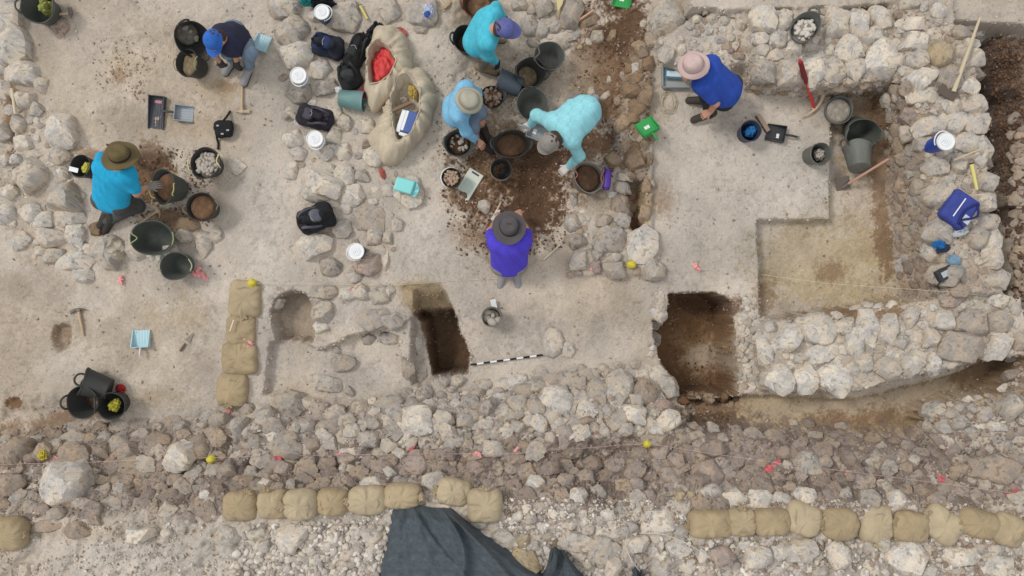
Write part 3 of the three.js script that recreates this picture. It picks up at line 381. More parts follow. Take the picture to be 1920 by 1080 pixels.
fill(W8, [[1228, 555], [1250, 552], [1240, 600], [1232, 670], [1215, 660]], 14, 5, 11, ['pale'], { pack: 0.75 });
// --- rubble at the lower right
const W9 = thing('stone_wall', 'collapsed rubble wall end at the right edge below the alley', 'wall');
list(W9, [[1750, 770, 20, 14], [1786, 776, 14, 9], [1802, 790, 18, 13], [1842, 776, 20, 15], [1892, 760, 27, 32, 0, 'grey', { h: 0.16 }], [1866, 802, 20, 12, 0, 'pale'], [1768, 800, 16, 13], [1742, 800, 12, 14], [1895, 706, 15, 14, 0, 'dark'], [1820, 810, 14, 10], [1760, 822, 14, 10, 0, 'dark']], 'grey');
fill(W9, [[1738, 765], [1860, 738], [1918, 700], [1918, 850], [1760, 840]], 40, 5, 11, ['grey', 'grey', 'dark', 'pale']);
// --- stone remains along the top of the bank, middle
fill(W9, [[1880, 655], [1920, 690], [1870, 745], [1790, 765], [1735, 785], [1720, 800], [1710, 830], [1760, 835], [1800, 780], [1890, 740], [1918, 700]], 34, 5, 12, ['brown', 'dark', 'grey'], { pack: 0.7 });
fill(W8, [[1272, 738], [1384, 740], [1386, 760], [1280, 760]], 22, 4, 9, ['clod', 'earth', 'clod'], { pack: 0.7 });
const W10 = thing('stone_wall', 'collapsed grey wall stones along the bank below the striped scale rod', 'wall');
polyStone(W10, [[748, 770], [770, 763], [806, 760], [812, 812], [790, 819], [753, 818]], 'white', 0.16, { flat: 0.9, rough: 0.7 });
polyStone(W10, [[508, 745], [540, 732], [568, 738], [568, 770], [545, 800], [522, 790], [508, 770]], 'grey', 0.08, { flat: 0.92 });
list(W10, [[497, 785, 15, 25], [573, 802, 18, 14, -10], [615, 800, 24, 14, -15], [652, 792, 18, 14], [676, 766, 18, 15, -20], [700, 795, 12, 12], [727, 756, 25, 12, -18], [790, 746, 14, 10], [836, 786, 18, 22], [870, 786, 18, 14], [828, 742, 11, 8], [834, 716, 13, 9], [860, 713, 15, 10, -10], [846, 731, 14, 7], [915, 766, 19, 22, -15], [890, 796, 14, 10], [948, 774, 18, 20], [1005, 766, 15, 18], [1046, 750, 26, 24, -20, 'pale'], [1004, 726, 20, 12], [1085, 722, 14, 14], [1078, 738, 12, 10], [1120, 736, 17, 24], [1163, 727, 24, 27, 0, 'pale', { h: 0.13 }], [1210, 736, 19, 25, 0, 'brown'], [1250, 728, 22, 22, 20], [1187, 777, 29, 19, 12, 'white'], [1243, 763, 25, 12, 5, 'pink'], [1257, 789, 30, 17, 4, 'white'], [1047, 798, 12, 14, 20, 'pale'], [1173, 804, 13, 13], [972, 758, 18, 14], [1090, 692, 12, 7], [1130, 690, 12, 7], [1160, 686, 12, 7], [1190, 683, 10, 8], [1032, 820, 10, 9, 40], [760, 735, 12, 8], [800, 730, 14, 8], [895, 740, 14, 10], [935, 735, 12, 8], [540, 836, 28, 22], [586, 832, 14, 18, 0, 'dark'], [690, 825, 48, 14, -6], [848, 834, 18, 12, -10], [925, 842, 30, 16, 4, 'pale'], [710, 851, 25, 9, -12], [900, 825, 14, 9], [970, 800, 12, 10], [860, 812, 12, 8], [1100, 790, 26, 10, 0, 'brown'], [1060, 775, 16, 8], [1230, 825, 26, 10, 0, 'brown'], [415, 790, 22, 20], [450, 800, 18, 20], [380, 800, 16, 10], [340, 800, 14, 10], [300, 800, 14, 9], [465, 770, 12, 14]], 'grey');
fill(W10, [[480, 770], [560, 790], [720, 750], [880, 725], [1000, 700], [1230, 690], [1270, 790], [1220, 815], [1000, 820], [800, 850], [500, 850]], 130, 6, 20, ['grey', 'pale', 'pale', 'grey'], { pack: 0.62, rough: 1.3 });
// --- the rubble bank itself, left, middle, right
const W11 = thing('rubble_bank', 'brown slope of boulders under the big white block at lower left', 'bank');
polyStone(W11, [[66, 884], [92, 870], [138, 868], [148, 888], [152, 918], [140, 955], [120, 962], [84, 945], [72, 918]], 'white', 0.24, { flat: 0.9, rough: 0.4 });
polyStone(W11, [[298, 872], [312, 838], [335, 828], [358, 838], [362, 862], [348, 884], [325, 890], [305, 884]], 'white', 0.14, { flat: 0.8, rough: 0.5 });
polyStone(W11, [[232, 995], [285, 992], [286, 1015], [240, 1024], [231, 1012]], 'white', 0.1, { flat: 0.9, rough: 0.5 });
list(W11, [[28, 848, 28, 24], [80, 846, 14, 16], [140, 852, 28, 20], [190, 846, 16, 18], [242, 846, 18, 20], [298, 828, 24, 16], [378, 842, 26, 28], [20, 908, 26, 22], [85, 985, 34, 10], [145, 992, 24, 15], [312, 1000, 10, 9, 0, 'pale'], [341, 988, 11, 13, 0, 'pale'], [384, 928, 11, 8, 0, 'white'], [428, 1002, 38, 16, 5, 'pale'], [48, 1068, 12, 13, 20, 'pale'], [270, 890, 24, 10], [330, 900, 26, 10], [190, 900, 20, 14], [430, 880, 20, 20], [410, 920, 12, 14], [455, 905, 18, 12], [170, 820, 20, 10], [100, 815, 18, 9], [20, 815, 18, 9]], 'brown');
fill(W11, [[0, 810], [240, 795], [420, 775], [490, 800], [490, 935], [380, 970], [0, 985]], 85, 6, 21, ['brown', 'dark', 'grey', 'grey'], { pack: 0.68, rough: 1.6, sink: 0.7 });
const W12 = thing('rubble_bank', 'dark stony slope above the sandbags and the blue-black sheet', 'bank');
polyStone(W12, [[515, 993], [545, 986], [578, 990], [574, 1012], [556, 1030], [545, 1052], [522, 1042], [512, 1018]], 'white', 0.14, { flat: 0.85, rough: 0.7 });
list(W12, [[715, 876, 22, 11], [730, 886, 14, 10, 20, 'pale'], [700, 908, 22, 12, 0, 'white'], [782, 876, 30, 24, 0, 'pink'], [815, 904, 25, 17, -20, 'pale'], [494, 912, 14, 12, 0, 'white'], [650, 904, 18, 12], [566, 898, 22, 11], [850, 870, 10, 8, 0, 'pink'], [890, 873, 14, 8, 0, 'pink'], [1003, 906, 20, 12, 0, 'pale'], [1085, 930, 17, 14, 0, 'white'], [960, 880, 18, 10], [1030, 880, 20, 12], [880, 893, 12, 8], [940, 905, 16, 9], [610, 870, 18, 10], [530, 880, 16, 12], [1110, 870, 20, 12], [1060, 905, 16, 14], [650, 860, 18, 10], [805, 850, 16, 9]], 'dark');
fill(W12, [[490, 850], [800, 850], [1000, 820], [1100, 815], [1150, 940], [1000, 935], [930, 920], [700, 920], [490, 930]], 95, 6, 20, ['dark', 'dark', 'grey', 'brown'], { pack: 0.7, rough: 1.7, sink: 0.7 });
const W13 = thing('rubble_bank', 'dark crumbling slope above the long row of sandbags at lower right', 'bank');
list(W13, [[1195, 910, 10, 16], [1255, 892, 20, 16], [1325, 885, 25, 20, 0, 'pink'], [1275, 930, 10, 9, 0, 'ochre'], [1298, 930, 9, 12, 0, 'ochre'], [1335, 920, 20, 12, 0, 'pale'], [1378, 932, 20, 15, 0, 'white'], [1424, 937, 24, 14, 0, 'white'], [1240, 975, 24, 22, 0, 'white'], [1185, 988, 11, 11, 0, 'grey'], [1278, 995, 13, 12, 0, 'grey'], [1512, 868, 24, 20, 0, 'grey', { rough: 1.6 }], [1632, 862, 24, 20, 0, 'grey'], [1546, 866, 14, 12], [1590, 860, 12, 14], [1855, 878, 48, 24, 5, 'brown'], [1845, 910, 14, 14, 0, 'grey'], [1462, 936, 18, 12, 0, 'pale'], [1508, 930, 22, 14, 0, 'white'], [1630, 934, 18, 16, 0, 'grey'], [1680, 936, 28, 15, 0, 'white'], [1470, 850, 16, 12], [1560, 835, 14, 12, 0, 'brown'], [1640, 825, 20, 14, 0, 'brown'], [1400, 840, 26, 12], [1340, 840, 24, 14], [1300, 820, 20, 12], [1240, 850, 22, 10], [1790, 845, 16, 10], [1730, 850, 18, 10], [1720, 890, 16, 10], [1900, 920, 18, 12, 0, 'pink'], [1488, 795, 12, 9, 0, 'pale'], [1515, 795, 12, 10], [1580, 800, 14, 9]], 'dark');
fill(W13, [[1150, 820], [1290, 800], [1400, 805], [1640, 820], [1740, 838], [1918, 850], [1918, 950], [1600, 930], [1440, 950], [1330, 950], [1230, 950], [1150, 930]], 125, 6, 21, ['dark', 'dark', 'brown', 'grey', 'dark'], { pack: 0.7, rough: 1.7, sink: 0.7 });
// --- stones on the bank's crest
const W14 = thing('rubble_bank', 'pale stones and gravelly crest along the very bottom of the picture', 'bank');
list(W14, [[1192, 1020, 24, 20], [1268, 1028, 24, 19, -20], [1075, 1012, 36, 16, 8], [1130, 1030, 30, 22], [1572, 1040, 20, 24, 0, 'white'], [1655, 1022, 11, 13], [1630, 1022, 16, 10], [1700, 1046, 40, 28, 10, 'white', { flat: 0.9 }], [1800, 1046, 44, 18, 4, 'white'], [1866, 1030, 22, 12], [1872, 1060, 25, 20], [1460, 1032, 14, 16], [1500, 1032, 26, 20], [1420, 1045, 20, 22], [1350, 1040, 24, 20, 0, 'pink'], [1310, 1010, 14, 10], [895, 968, 17, 24, 20, 'pale', { h: 0.1 }], [905, 1002, 24, 9, 8, 'white'], [950, 1012, 26, 13, 20], [985, 1050, 26, 22, 30, 'ochre'], [700, 1005, 24, 13, 10], [620, 1014, 8, 12, 0, 'white'], [480, 1000, 16, 16], [980, 1015, 14, 12, 0, 'ochre'], [1150, 1065, 16, 18], [1240, 1065, 20, 16], [1540, 1070, 16, 12], [1290, 1060, 14, 14], [1395, 1020, 12, 10], [1745, 1070, 20, 12], [590, 1050, 12, 10], [650, 1040, 14, 10]], 'pale');
fill(W14, [[930, 950], [1230, 950], [1300, 1010], [1918, 1025], [1918, 1078], [480, 1078], [480, 1005], [700, 990], [720, 1078], [960, 1078]], 150, 5, 12, ['pale', 'pale', 'white', 'grey'], { pack: 0.82 });
// --- single stones
{
  const m = polyStone(scene, [[728, 354], [745, 340], [768, 325], [786, 331], [798, 354], [790, 384], [766, 394], [748, 378]], 'pale', 0.09, { flat: 0.95, rough: 0.3 }); m.name = numbered('flat_stone'); tag(m, 'large flat pale stone with a turquoise packet lying on it', 'stone', null, 'thing');
  const m2 = polyStone(scene, [[1016, 640], [1020, 620], [1035, 611], [1050, 618], [1059, 640], [1054, 662], [1038, 674], [1022, 668]], 'pale', 0.08, { flat: 0.8, rough: 0.3, cuts: 1 }); m2.name = numbered('oval_stone'); tag(m2, 'smooth oval tan stone at the end of the striped scale rod', 'stone', null, 'thing');
  const m3 = stone(scene, [1065, 655, 12, 13, 10, 'pale']); m3.name = numbered('small_stone'); tag(m3, 'small angular stone touching the oval tan stone', 'stone', null, 'thing');
  const m4 = polyStone(scene, [[421, 303], [441, 293], [463, 311], [445, 329], [424, 318]], 'pale', 0.035, { flat: 0.95, rough: 0.15 }); m4.name = numbered('stone_slab'); tag(m4, 'small squared slab right of the basket full of stones', 'stone', null, 'thing');
  const m5 = stone(scene, [908, 388, 10, 12, 10, 'pale']); m5.name = numbered('small_stone'); tag(m5, 'round pale stone on dark soil by the kneeling purple figure', 'stone', null, 'thing');
  const m6 = polyStone(scene, [[1746, 72], [1770, 66], [1788, 80], [1796, 105], [1782, 124], [1760, 122], [1744, 108]], 'ochre', 0.16, { flat: 0.75, rough: 0.4 }); m6.name = numbered('boulder', null, 'thing'); tag(m6, 'rounded olive-tan boulder on the wall at upper right', 'boulder', null, 'thing');
}
// --- gravel and crumbs that nobody could count
const chip = [0, 1, 2, 3].map(k => { const g = mergeVertices(new THREE.IcosahedronGeometry(1, 1).deleteAttribute('uv').deleteAttribute('normal')); const p = g.attributes.position; for (let i = 0; i < p.count; i++) { const x = p.getX(i), y = p.getY(i), z = p.getZ(i), f = 0.75 + 0.55 * n3(x * 1.3 + k * 9, y * 1.3, z * 1.3 + 4); p.setXYZ(i, x * f, y * f * 0.7, z * f * 0.85); } g.computeVertexNormals(); return g; });
function gravel(name, label, cat, areas, seedV) {
  let all = []; seedState = seedV;
  for (const [pts, n, r0, r1, cols, pw = 2] of areas) {
    let x0 = 1e9, x1 = -1e9, y0 = 1e9, y1 = -1e9; for (const p of pts) { x0 = Math.min(x0, p[0]); x1 = Math.max(x1, p[0]); y0 = Math.min(y0, p[1]); y1 = Math.max(y1, p[1]); }
    for (let k = 0, t = 0; k < n && t < n * 4; t++) { const x = rr(x0, x1), y = rr(y0, y1); if (!inPoly(x, y, pts)) continue; if (n2(x * 0.035, y * 0.035, seedV) < rnd() * 0.8) continue; k++; all.push([x, y, mix(r0, r1, Math.pow(rnd(), pw)), cols[Math.floor(rnd() * cols.length)]]); }
  }
  const m = new THREE.InstancedMesh(chip[0], new THREE.MeshStandardMaterial({ color: 0xffffff, roughness: 0.95 }), all.length); m.name = numbered(name); m.castShadow = m.receiveShadow = true;
  const M = new THREE.Matrix4(), q = new THREE.Quaternion(), e = new THREE.Euler(), c = new THREE.Color();
  all.forEach(([x, y, r, col], i) => { const p = hit(x, y), s = r / S; p.y += s * 0.2; e.set(rr(-0.5, 0.5), rr(0, 6.28), rr(-0.5, 0.5)); q.setFromEuler(e); M.compose(p, q, V(s * rr(0.8, 1.25), s * rr(0.6, 1), s * rr(0.7, 1.1))); m.setMatrixAt(i, M); const v = rr(0.88, 1.1); c.copy(rgb(col[0] * v, col[1] * v, col[2] * v)); m.setColorAt(i, c); });
  scene.add(m); tag(m, label, cat, null, 'stuff'); return m;
}
const cP = [190, 180, 166], cW = [208, 202, 192], cG = [164, 155, 146], cB = [146, 128, 112], cD = [132, 117, 106], cS = [98, 74, 54], cT = [156, 134, 110];
gravel('gravel', 'pale gravel and pebbles spread over the crest of the bank', 'gravel', [
  [[[470, 985], [740, 985], [720, 1080], [430, 1080], [440, 1020]], 1500, 2, 7, [cP, cW, cG, cP], 1.6], [[[960, 1000], [1920, 1010], [1920, 1080], [960, 1080]], 1700, 2, 6.5, [cP, cW, cG, cB], 1.8],
  [[[930, 930], [1250, 940], [1330, 1000], [940, 1000]], 1500, 1.2, 4, [cP, cW, cG, cB]], [[[560, 930], [760, 930], [740, 1000], [560, 1000]], 500, 1.5, 5, [cP, cW, cG]], [[[0, 980], [430, 975], [430, 1080], [0, 1080]], 900, 0.9, 3, [cP, cW, cG, cT]], [[[1250, 930], [1920, 945], [1920, 975], [1300, 965]], 600, 1.2, 4.5, [cP, cG, cB]]], 777);
gravel('bank_rubble', 'dark stony crumble covering the face of the bank', 'rubble', [
  [[[480, 840], [1280, 790], [1920, 840], [1920, 950], [1240, 950], [940, 930], [480, 935]], 4600, 1, 4.2, [cD, cB, cB, cD, cG]], [[[0, 805], [420, 780], [480, 840], [480, 940], [0, 980]], 2000, 1, 3.8, [cB, cD, cB, cG]], [[[480, 770], [740, 745], [1240, 690], [1290, 800], [480, 850]], 1800, 1.2, 4.5, [cG, cP, cB]], [[[1735, 760], [1920, 700], [1920, 840], [1760, 840]], 400, 1.5, 4.5, [cG, cB, cD]]], 888);
gravel('soil_crumbs', 'loose earth crumbs and small chips scattered over the dig floor', 'soil', [
  [[[0, 0], [1920, 0], [1920, 800], [0, 800]], 2600, 0.7, 3, [cP, cT, cG, cT, [150, 136, 122]], 3.2], [[[830, 260], [1060, 260], [1060, 470], [860, 480], [830, 400]], 1500, 0.7, 3.2, [cS, [88, 65, 47], [112, 86, 64], cS, [124, 98, 74]], 2.6], [[[1060, 0], [1210, 0], [1220, 380], [1050, 320], [1080, 120]], 1000, 0.7, 3.4, [cS, [116, 90, 68], [128, 102, 80], cB], 2.6], [[[180, 270], [400, 280], [400, 430], [240, 420]], 700, 0.7, 3.2, [cS, [112, 86, 64], [130, 104, 80]], 2.6], [[[170, 70], [300, 70], [280, 190], [180, 180]], 200, 0.9, 2.6, [cB, cT]], [[[1235, 560], [1375, 560], [1375, 790], [1270, 780]], 420, 0.9, 3, [cB, cT, cS]], [[[1655, 160], [1700, 150], [1770, 560], [1700, 560]], 600, 1.5, 4, [cB, cD, cG]], [[[1690, 0], [1840, 60], [1900, 560], [1770, 560]], 900, 1.2, 3.6, [cP, cG, cT]], [[[1290, 20], [1700, 10], [1700, 165], [1400, 165], [1290, 120]], 900, 1, 3.5, [cP, cG, cT]], [[[1428, 600], [1900, 552], [1900, 670], [1600, 738], [1430, 738]], 600, 1, 3.2, [cP, cG]], [[[1850, 70], [1920, 70], [1920, 565], [1900, 565]], 1500, 1.5, 4.8, [cS, [84, 62, 46], [110, 88, 70]]], [[[800, 140], [1060, 90], [1060, 260], [820, 300]], 500, 0.8, 2.6, [cB, cT, cP]]], 999);
{ // clods of the same earth on every steep cut
  const d = soilMap.image.data, pts = []; seedState = 4242;
  for (let t = 0; t < 90000 && pts.length < 9000; t++) { const x = rr(-6, 6), z = rr(-3.5, 3.5), n = TN(x, z, 0.03); if (n.y > 0.62) continue; pts.push([x, z, n]); }
  const m = new THREE.InstancedMesh(chip[1], new THREE.MeshStandardMaterial({ color: 0xffffff, roughness: 1 }), pts.length), M = new THREE.Matrix4(), q = new THREE.Quaternion(), e = new THREE.Euler(), c = new THREE.Color(); m.name = 'soil_clods'; m.castShadow = m.receiveShadow = true;
  pts.forEach(([x, z, n], i) => { const u = rnd(), y = T(x, z), s = mix(0.006, 0.024, rnd() * rnd()), o = (Math.floor(clamp((z - SITE.z0) / SITE.d, 0, 0.999) * TH) * TW + Math.floor(clamp((x - SITE.x0) / SITE.w, 0, 0.999) * TW)) * 4, v = rr(0.9, 1.12); e.set(rnd() * 6, rnd() * 6, rnd() * 6); q.setFromEuler(e); M.compose(V(x, y, z).addScaledVector(n, s * 0.1), q, V(s, s * rr(0.6, 1), s * rr(0.8, 1.4))); m.setMatrixAt(i, M); m.setColorAt(i, c.copy(rgb(d[o] * v, d[o + 1] * v, d[o + 2] * v))); });
  scene.add(m); tag(m, 'small clods of earth sticking out of the cut pit sides', 'soil', null, 'stuff');
}
console.log('stones done');

// ---------- soft bodies: smooth-joined capsules meshed as one surface ----------
class Field {
  constructor(prims, cell, pad = 0.05) {
    const mn = V(1e9, 1e9, 1e9), mx = V(-1e9, -1e9, -1e9);
    for (const p of prims) for (const [q, r] of [[p[0], p[2]], [p[1], p[3]]]) { mn.min(V(q.x - r, q.y - r, q.z - r)); mx.max(V(q.x + r, q.y + r, q.z + r)); }
    mn.subScalar(pad); mx.addScalar(pad); this.mn = mn; this.c = cell; this.n = [0, 1, 2].map(i => Math.ceil((mx.getComponent(i) - mn.getComponent(i)) / cell) + 1);
    this.d = new Float32Array(this.n[0] * this.n[1] * this.n[2]).fill(1); for (const p of prims) this.add(...p);
  }
  add(a, b, ra, rb, k = 0.04) {
    const { mn, c, n, d } = this, R = Math.max(ra, rb) + k + 2 * c, lo = [0, 1, 2].map(i => Math.max(0, Math.floor((Math.min(a.getComponent(i), b.getComponent(i)) - R - mn.getComponent(i)) / c))), hi = [0, 1, 2].map(i => Math.min(n[i] - 1, Math.ceil((Math.max(a.getComponent(i), b.getComponent(i)) + R - mn.getComponent(i)) / c)));
    const ex = b.x - a.x, ey = b.y - a.y, ez = b.z - a.z, L = ex * ex + ey * ey + ez * ez + 1e-9;
    for (let z = lo[2]; z <= hi[2]; z++) for (let y = lo[1]; y <= hi[1]; y++) for (let x = lo[0]; x <= hi[0]; x++) {
      const px = mn.x + x * c - a.x, py = mn.y + y * c - a.y, pz = mn.z + z * c - a.z, t = clamp((px * ex + py * ey + pz * ez) / L), qx = px - ex * t, qy = py - ey * t, qz = pz - ez * t;
      const v = Math.sqrt(qx * qx + qy * qy + qz * qz) - mix(ra, rb, t), o = (z * n[1] + y) * n[0] + x, w = d[o], h = Math.max(k - Math.abs(v - w), 0) / k; d[o] = Math.min(v, w) - h * h * k * 0.25;
    }
  }
  warp(f) { const { mn, c, n, d } = this; for (let z = 0, o = 0; z < n[2]; z++) for (let y = 0; y < n[1]; y++) for (let x = 0; x < n[0]; x++, o++) if (Math.abs(d[o]) < 0.08) d[o] += f(mn.x + x * c, mn.y + y * c, mn.z + z * c); return this; }
  geo(off = V(0, 0, 0), uvS = 1) {
    const { mn, c, n, d } = this, [nx, ny, nz] = n, vid = new Int32Array(nx * ny * nz).fill(-1), pos = [], uv = [], idx = [];
    const I = (x, y, z) => (z * ny + y) * nx + x;
    for (let z = 0; z < nz - 1; z++) for (let y = 0; y < ny - 1; y++) for (let x = 0; x < nx - 1; x++) {
      let m = 0; const o = I(x, y, z); const g = [d[o], d[o + 1], d[o + nx], d[o + nx + 1], d[o + nx * ny], d[o + nx * ny + 1], d[o + nx * ny + nx], d[o + nx * ny + nx + 1]];
      for (let i = 0; i < 8; i++) if (g[i] < 0) m |= 1 << i; if (m === 0 || m === 255) continue;
      let sx = 0, sy = 0, sz = 0, k = 0;
      for (const [a, b] of EDG) if ((g[a] < 0) !== (g[b] < 0)) { const t = g[a] / (g[a] - g[b]); sx += mix(a & 1, b & 1, t); sy += mix(a >> 1 & 1, b >> 1 & 1, t); sz += mix(a >> 2, b >> 2, t); k++; }
      const X = mn.x + (x + sx / k) * c - off.x, Y = mn.y + (y + sy / k) * c - off.y, Z = mn.z + (z + sz / k) * c - off.z;
      vid[o] = pos.length / 3; pos.push(X, Y, Z); uv.push((X + Y * 0.5) * uvS, (Z + Y * 0.5) * uvS);
    }
    const quad = (a, b, e, f, flip) => { if (a < 0 || b < 0 || e < 0 || f < 0) return; if (flip) idx.push(a, e, b, b, e, f); else idx.push(a, b, e, b, f, e); };
    for (let z = 1; z < nz - 1; z++) for (let y = 1; y < ny - 1; y++) for (let x = 1; x < nx - 1; x++) {
      const o = I(x, y, z), s = d[o] < 0;
      if (s !== d[o + 1] < 0) quad(vid[I(x, y - 1, z - 1)], vid[I(x, y, z - 1)], vid[I(x, y - 1, z)], vid[o], !s);
      if (s !== d[o + nx] < 0) quad(vid[I(x - 1, y, z - 1)], vid[I(x, y, z - 1)], vid[I(x - 1, y, z)], vid[o], s);
      if (s !== d[o + nx * ny] < 0) quad(vid[I(x - 1, y - 1, z)], vid[I(x, y - 1, z)], vid[I(x - 1, y, z)], vid[o], !s);
    }
    const g = new THREE.BufferGeometry(); g.setAttribute('position', new THREE.Float32BufferAttribute(pos, 3)); g.setAttribute('uv', new THREE.Float32BufferAttribute(uv, 2)); g.setIndex(idx); g.computeVertexNormals(); return g;
  }
}
const EDG = [[0, 1], [2, 3], [4, 5], [6, 7], [0, 2], [1, 3], [4, 6], [5, 7], [0, 4], [1, 5], [2, 6], [3, 7]];
const weave = canvasFree(128, (i, j) => 128 + 70 * Math.sin(i * Math.PI / 4) * Math.sin(j * Math.PI / 4) + 60 * (hash3(i, j, 3) - 0.5));
const clothTone = canvasFree(256, (i, j) => { const u = i / 256, v = j / 256; const m = 238 + (pfbm(u * 5, v * 5, 5, 4, 61) - 0.5) * 40 + (hash3(i, j, 8) - 0.5) * 14; return [m, m, m]; }, true);
const cloth = (r, g, b, o = {}) => new THREE.MeshStandardMaterial({ color: rgb(r, g, b), map: clothTone, bumpMap: weave, bumpScale: 0.0012, roughness: 0.92, ...o });
const skinMat = new THREE.MeshStandardMaterial({ color: rgb(196, 148, 124), roughness: 0.6 });
const at = (a, b, t) => a.clone().lerp(b, t);
function hand(wrist, dir, palmN, side, curl) { // capsules of a hand: palm, four fingers, thumb
  const d = dir.clone().normalize(), n = palmN.clone().addScaledVector(d, -palmN.dot(d)).normalize(), w = V(0, 0, 0).crossVectors(d, n).multiplyScalar(side), out = [];
  const L = [[0.040, 0.026, 0.02], [0.045, 0.029, 0.021], [0.041, 0.027, 0.02], [0.032, 0.021, 0.018]];
  out.push([wrist.clone().addScaledVector(d, -0.03), wrist, 0.026, 0.025, 0.02]);
  for (let i = 0; i < 4; i++) {
    const k = wrist.clone().addScaledVector(d, 0.088 - Math.abs(i - 1.2) * 0.004).addScaledVector(w, (1.5 - i) * 0.0215);
    out.push([wrist.clone().addScaledVector(w, (1.5 - i) * 0.012), k, 0.017, 0.0125, 0.018]);
    let p = k, a = 0.25 + curl * 0.35; for (let s = 0; s < 3; s++) { const q = p.clone().addScaledVector(d, Math.cos(a) * L[i][s]).addScaledVector(n, Math.sin(a) * L[i][s]); out.push([p, q, 0.0092 - s * 0.0006, 0.0086 - s * 0.0006, 0.004]); p = q; a += curl * (0.75 - s * 0.1); }
  }
  let p = wrist.clone().addScaledVector(d, 0.03).addScaledVector(w, 0.026), t = d.clone().multiplyScalar(0.72).addScaledVector(w, 0.6).addScaledVector(n, 0.35).normalize();
  out.push([wrist.clone().addScaledVector(d, 0.012), p, 0.018, 0.014, 0.014]);
  for (const l of [0.036, 0.028]) { const q = p.clone().addScaledVector(t, l); out.push([p, q, 0.0105, 0.0092, 0.005]); p = q; t = t.clone().addScaledVector(d, 0.5 * curl).addScaledVector(n, 0.4 * curl).normalize(); }
  return out;
}
function hatGeo(prof, seg = 40, wob = 0, dents) { const g = new THREE.LatheGeometry(prof.map(p => new THREE.Vector2(p[0], p[1])), seg); const q = g.attributes.position; for (let i = 0; i < q.count; i++) { const x = q.getX(i), y = q.getY(i), z = q.getZ(i), r = Math.hypot(x, z), a = Math.atan2(z, x); let y2 = y + (r > 0.1 ? wob * Math.sin(a * 2 + 0.6) * (r - 0.1) / 0.06 + wob * 0.5 * Math.sin(a * 5) * (r - 0.1) / 0.06 : 0); if (dents && r < 0.09 && y > 0.05) y2 -= dents * Math.exp(-z * z / 0.0008); q.setXYZ(i, x * (1 + 0.02 * Math.sin(a * 3)), y2, z * 1.08); } g.computeVertexNormals(); return g; }
function orient(o, up, fwd) { const y = up.clone().normalize(), z = fwd.clone().addScaledVector(y, -fwd.dot(y)).normalize(), x = V(0, 0, 0).crossVectors(y, z); o.quaternion.setFromRotationMatrix(new THREE.Matrix4().makeBasis(x, y, z)); return o; }
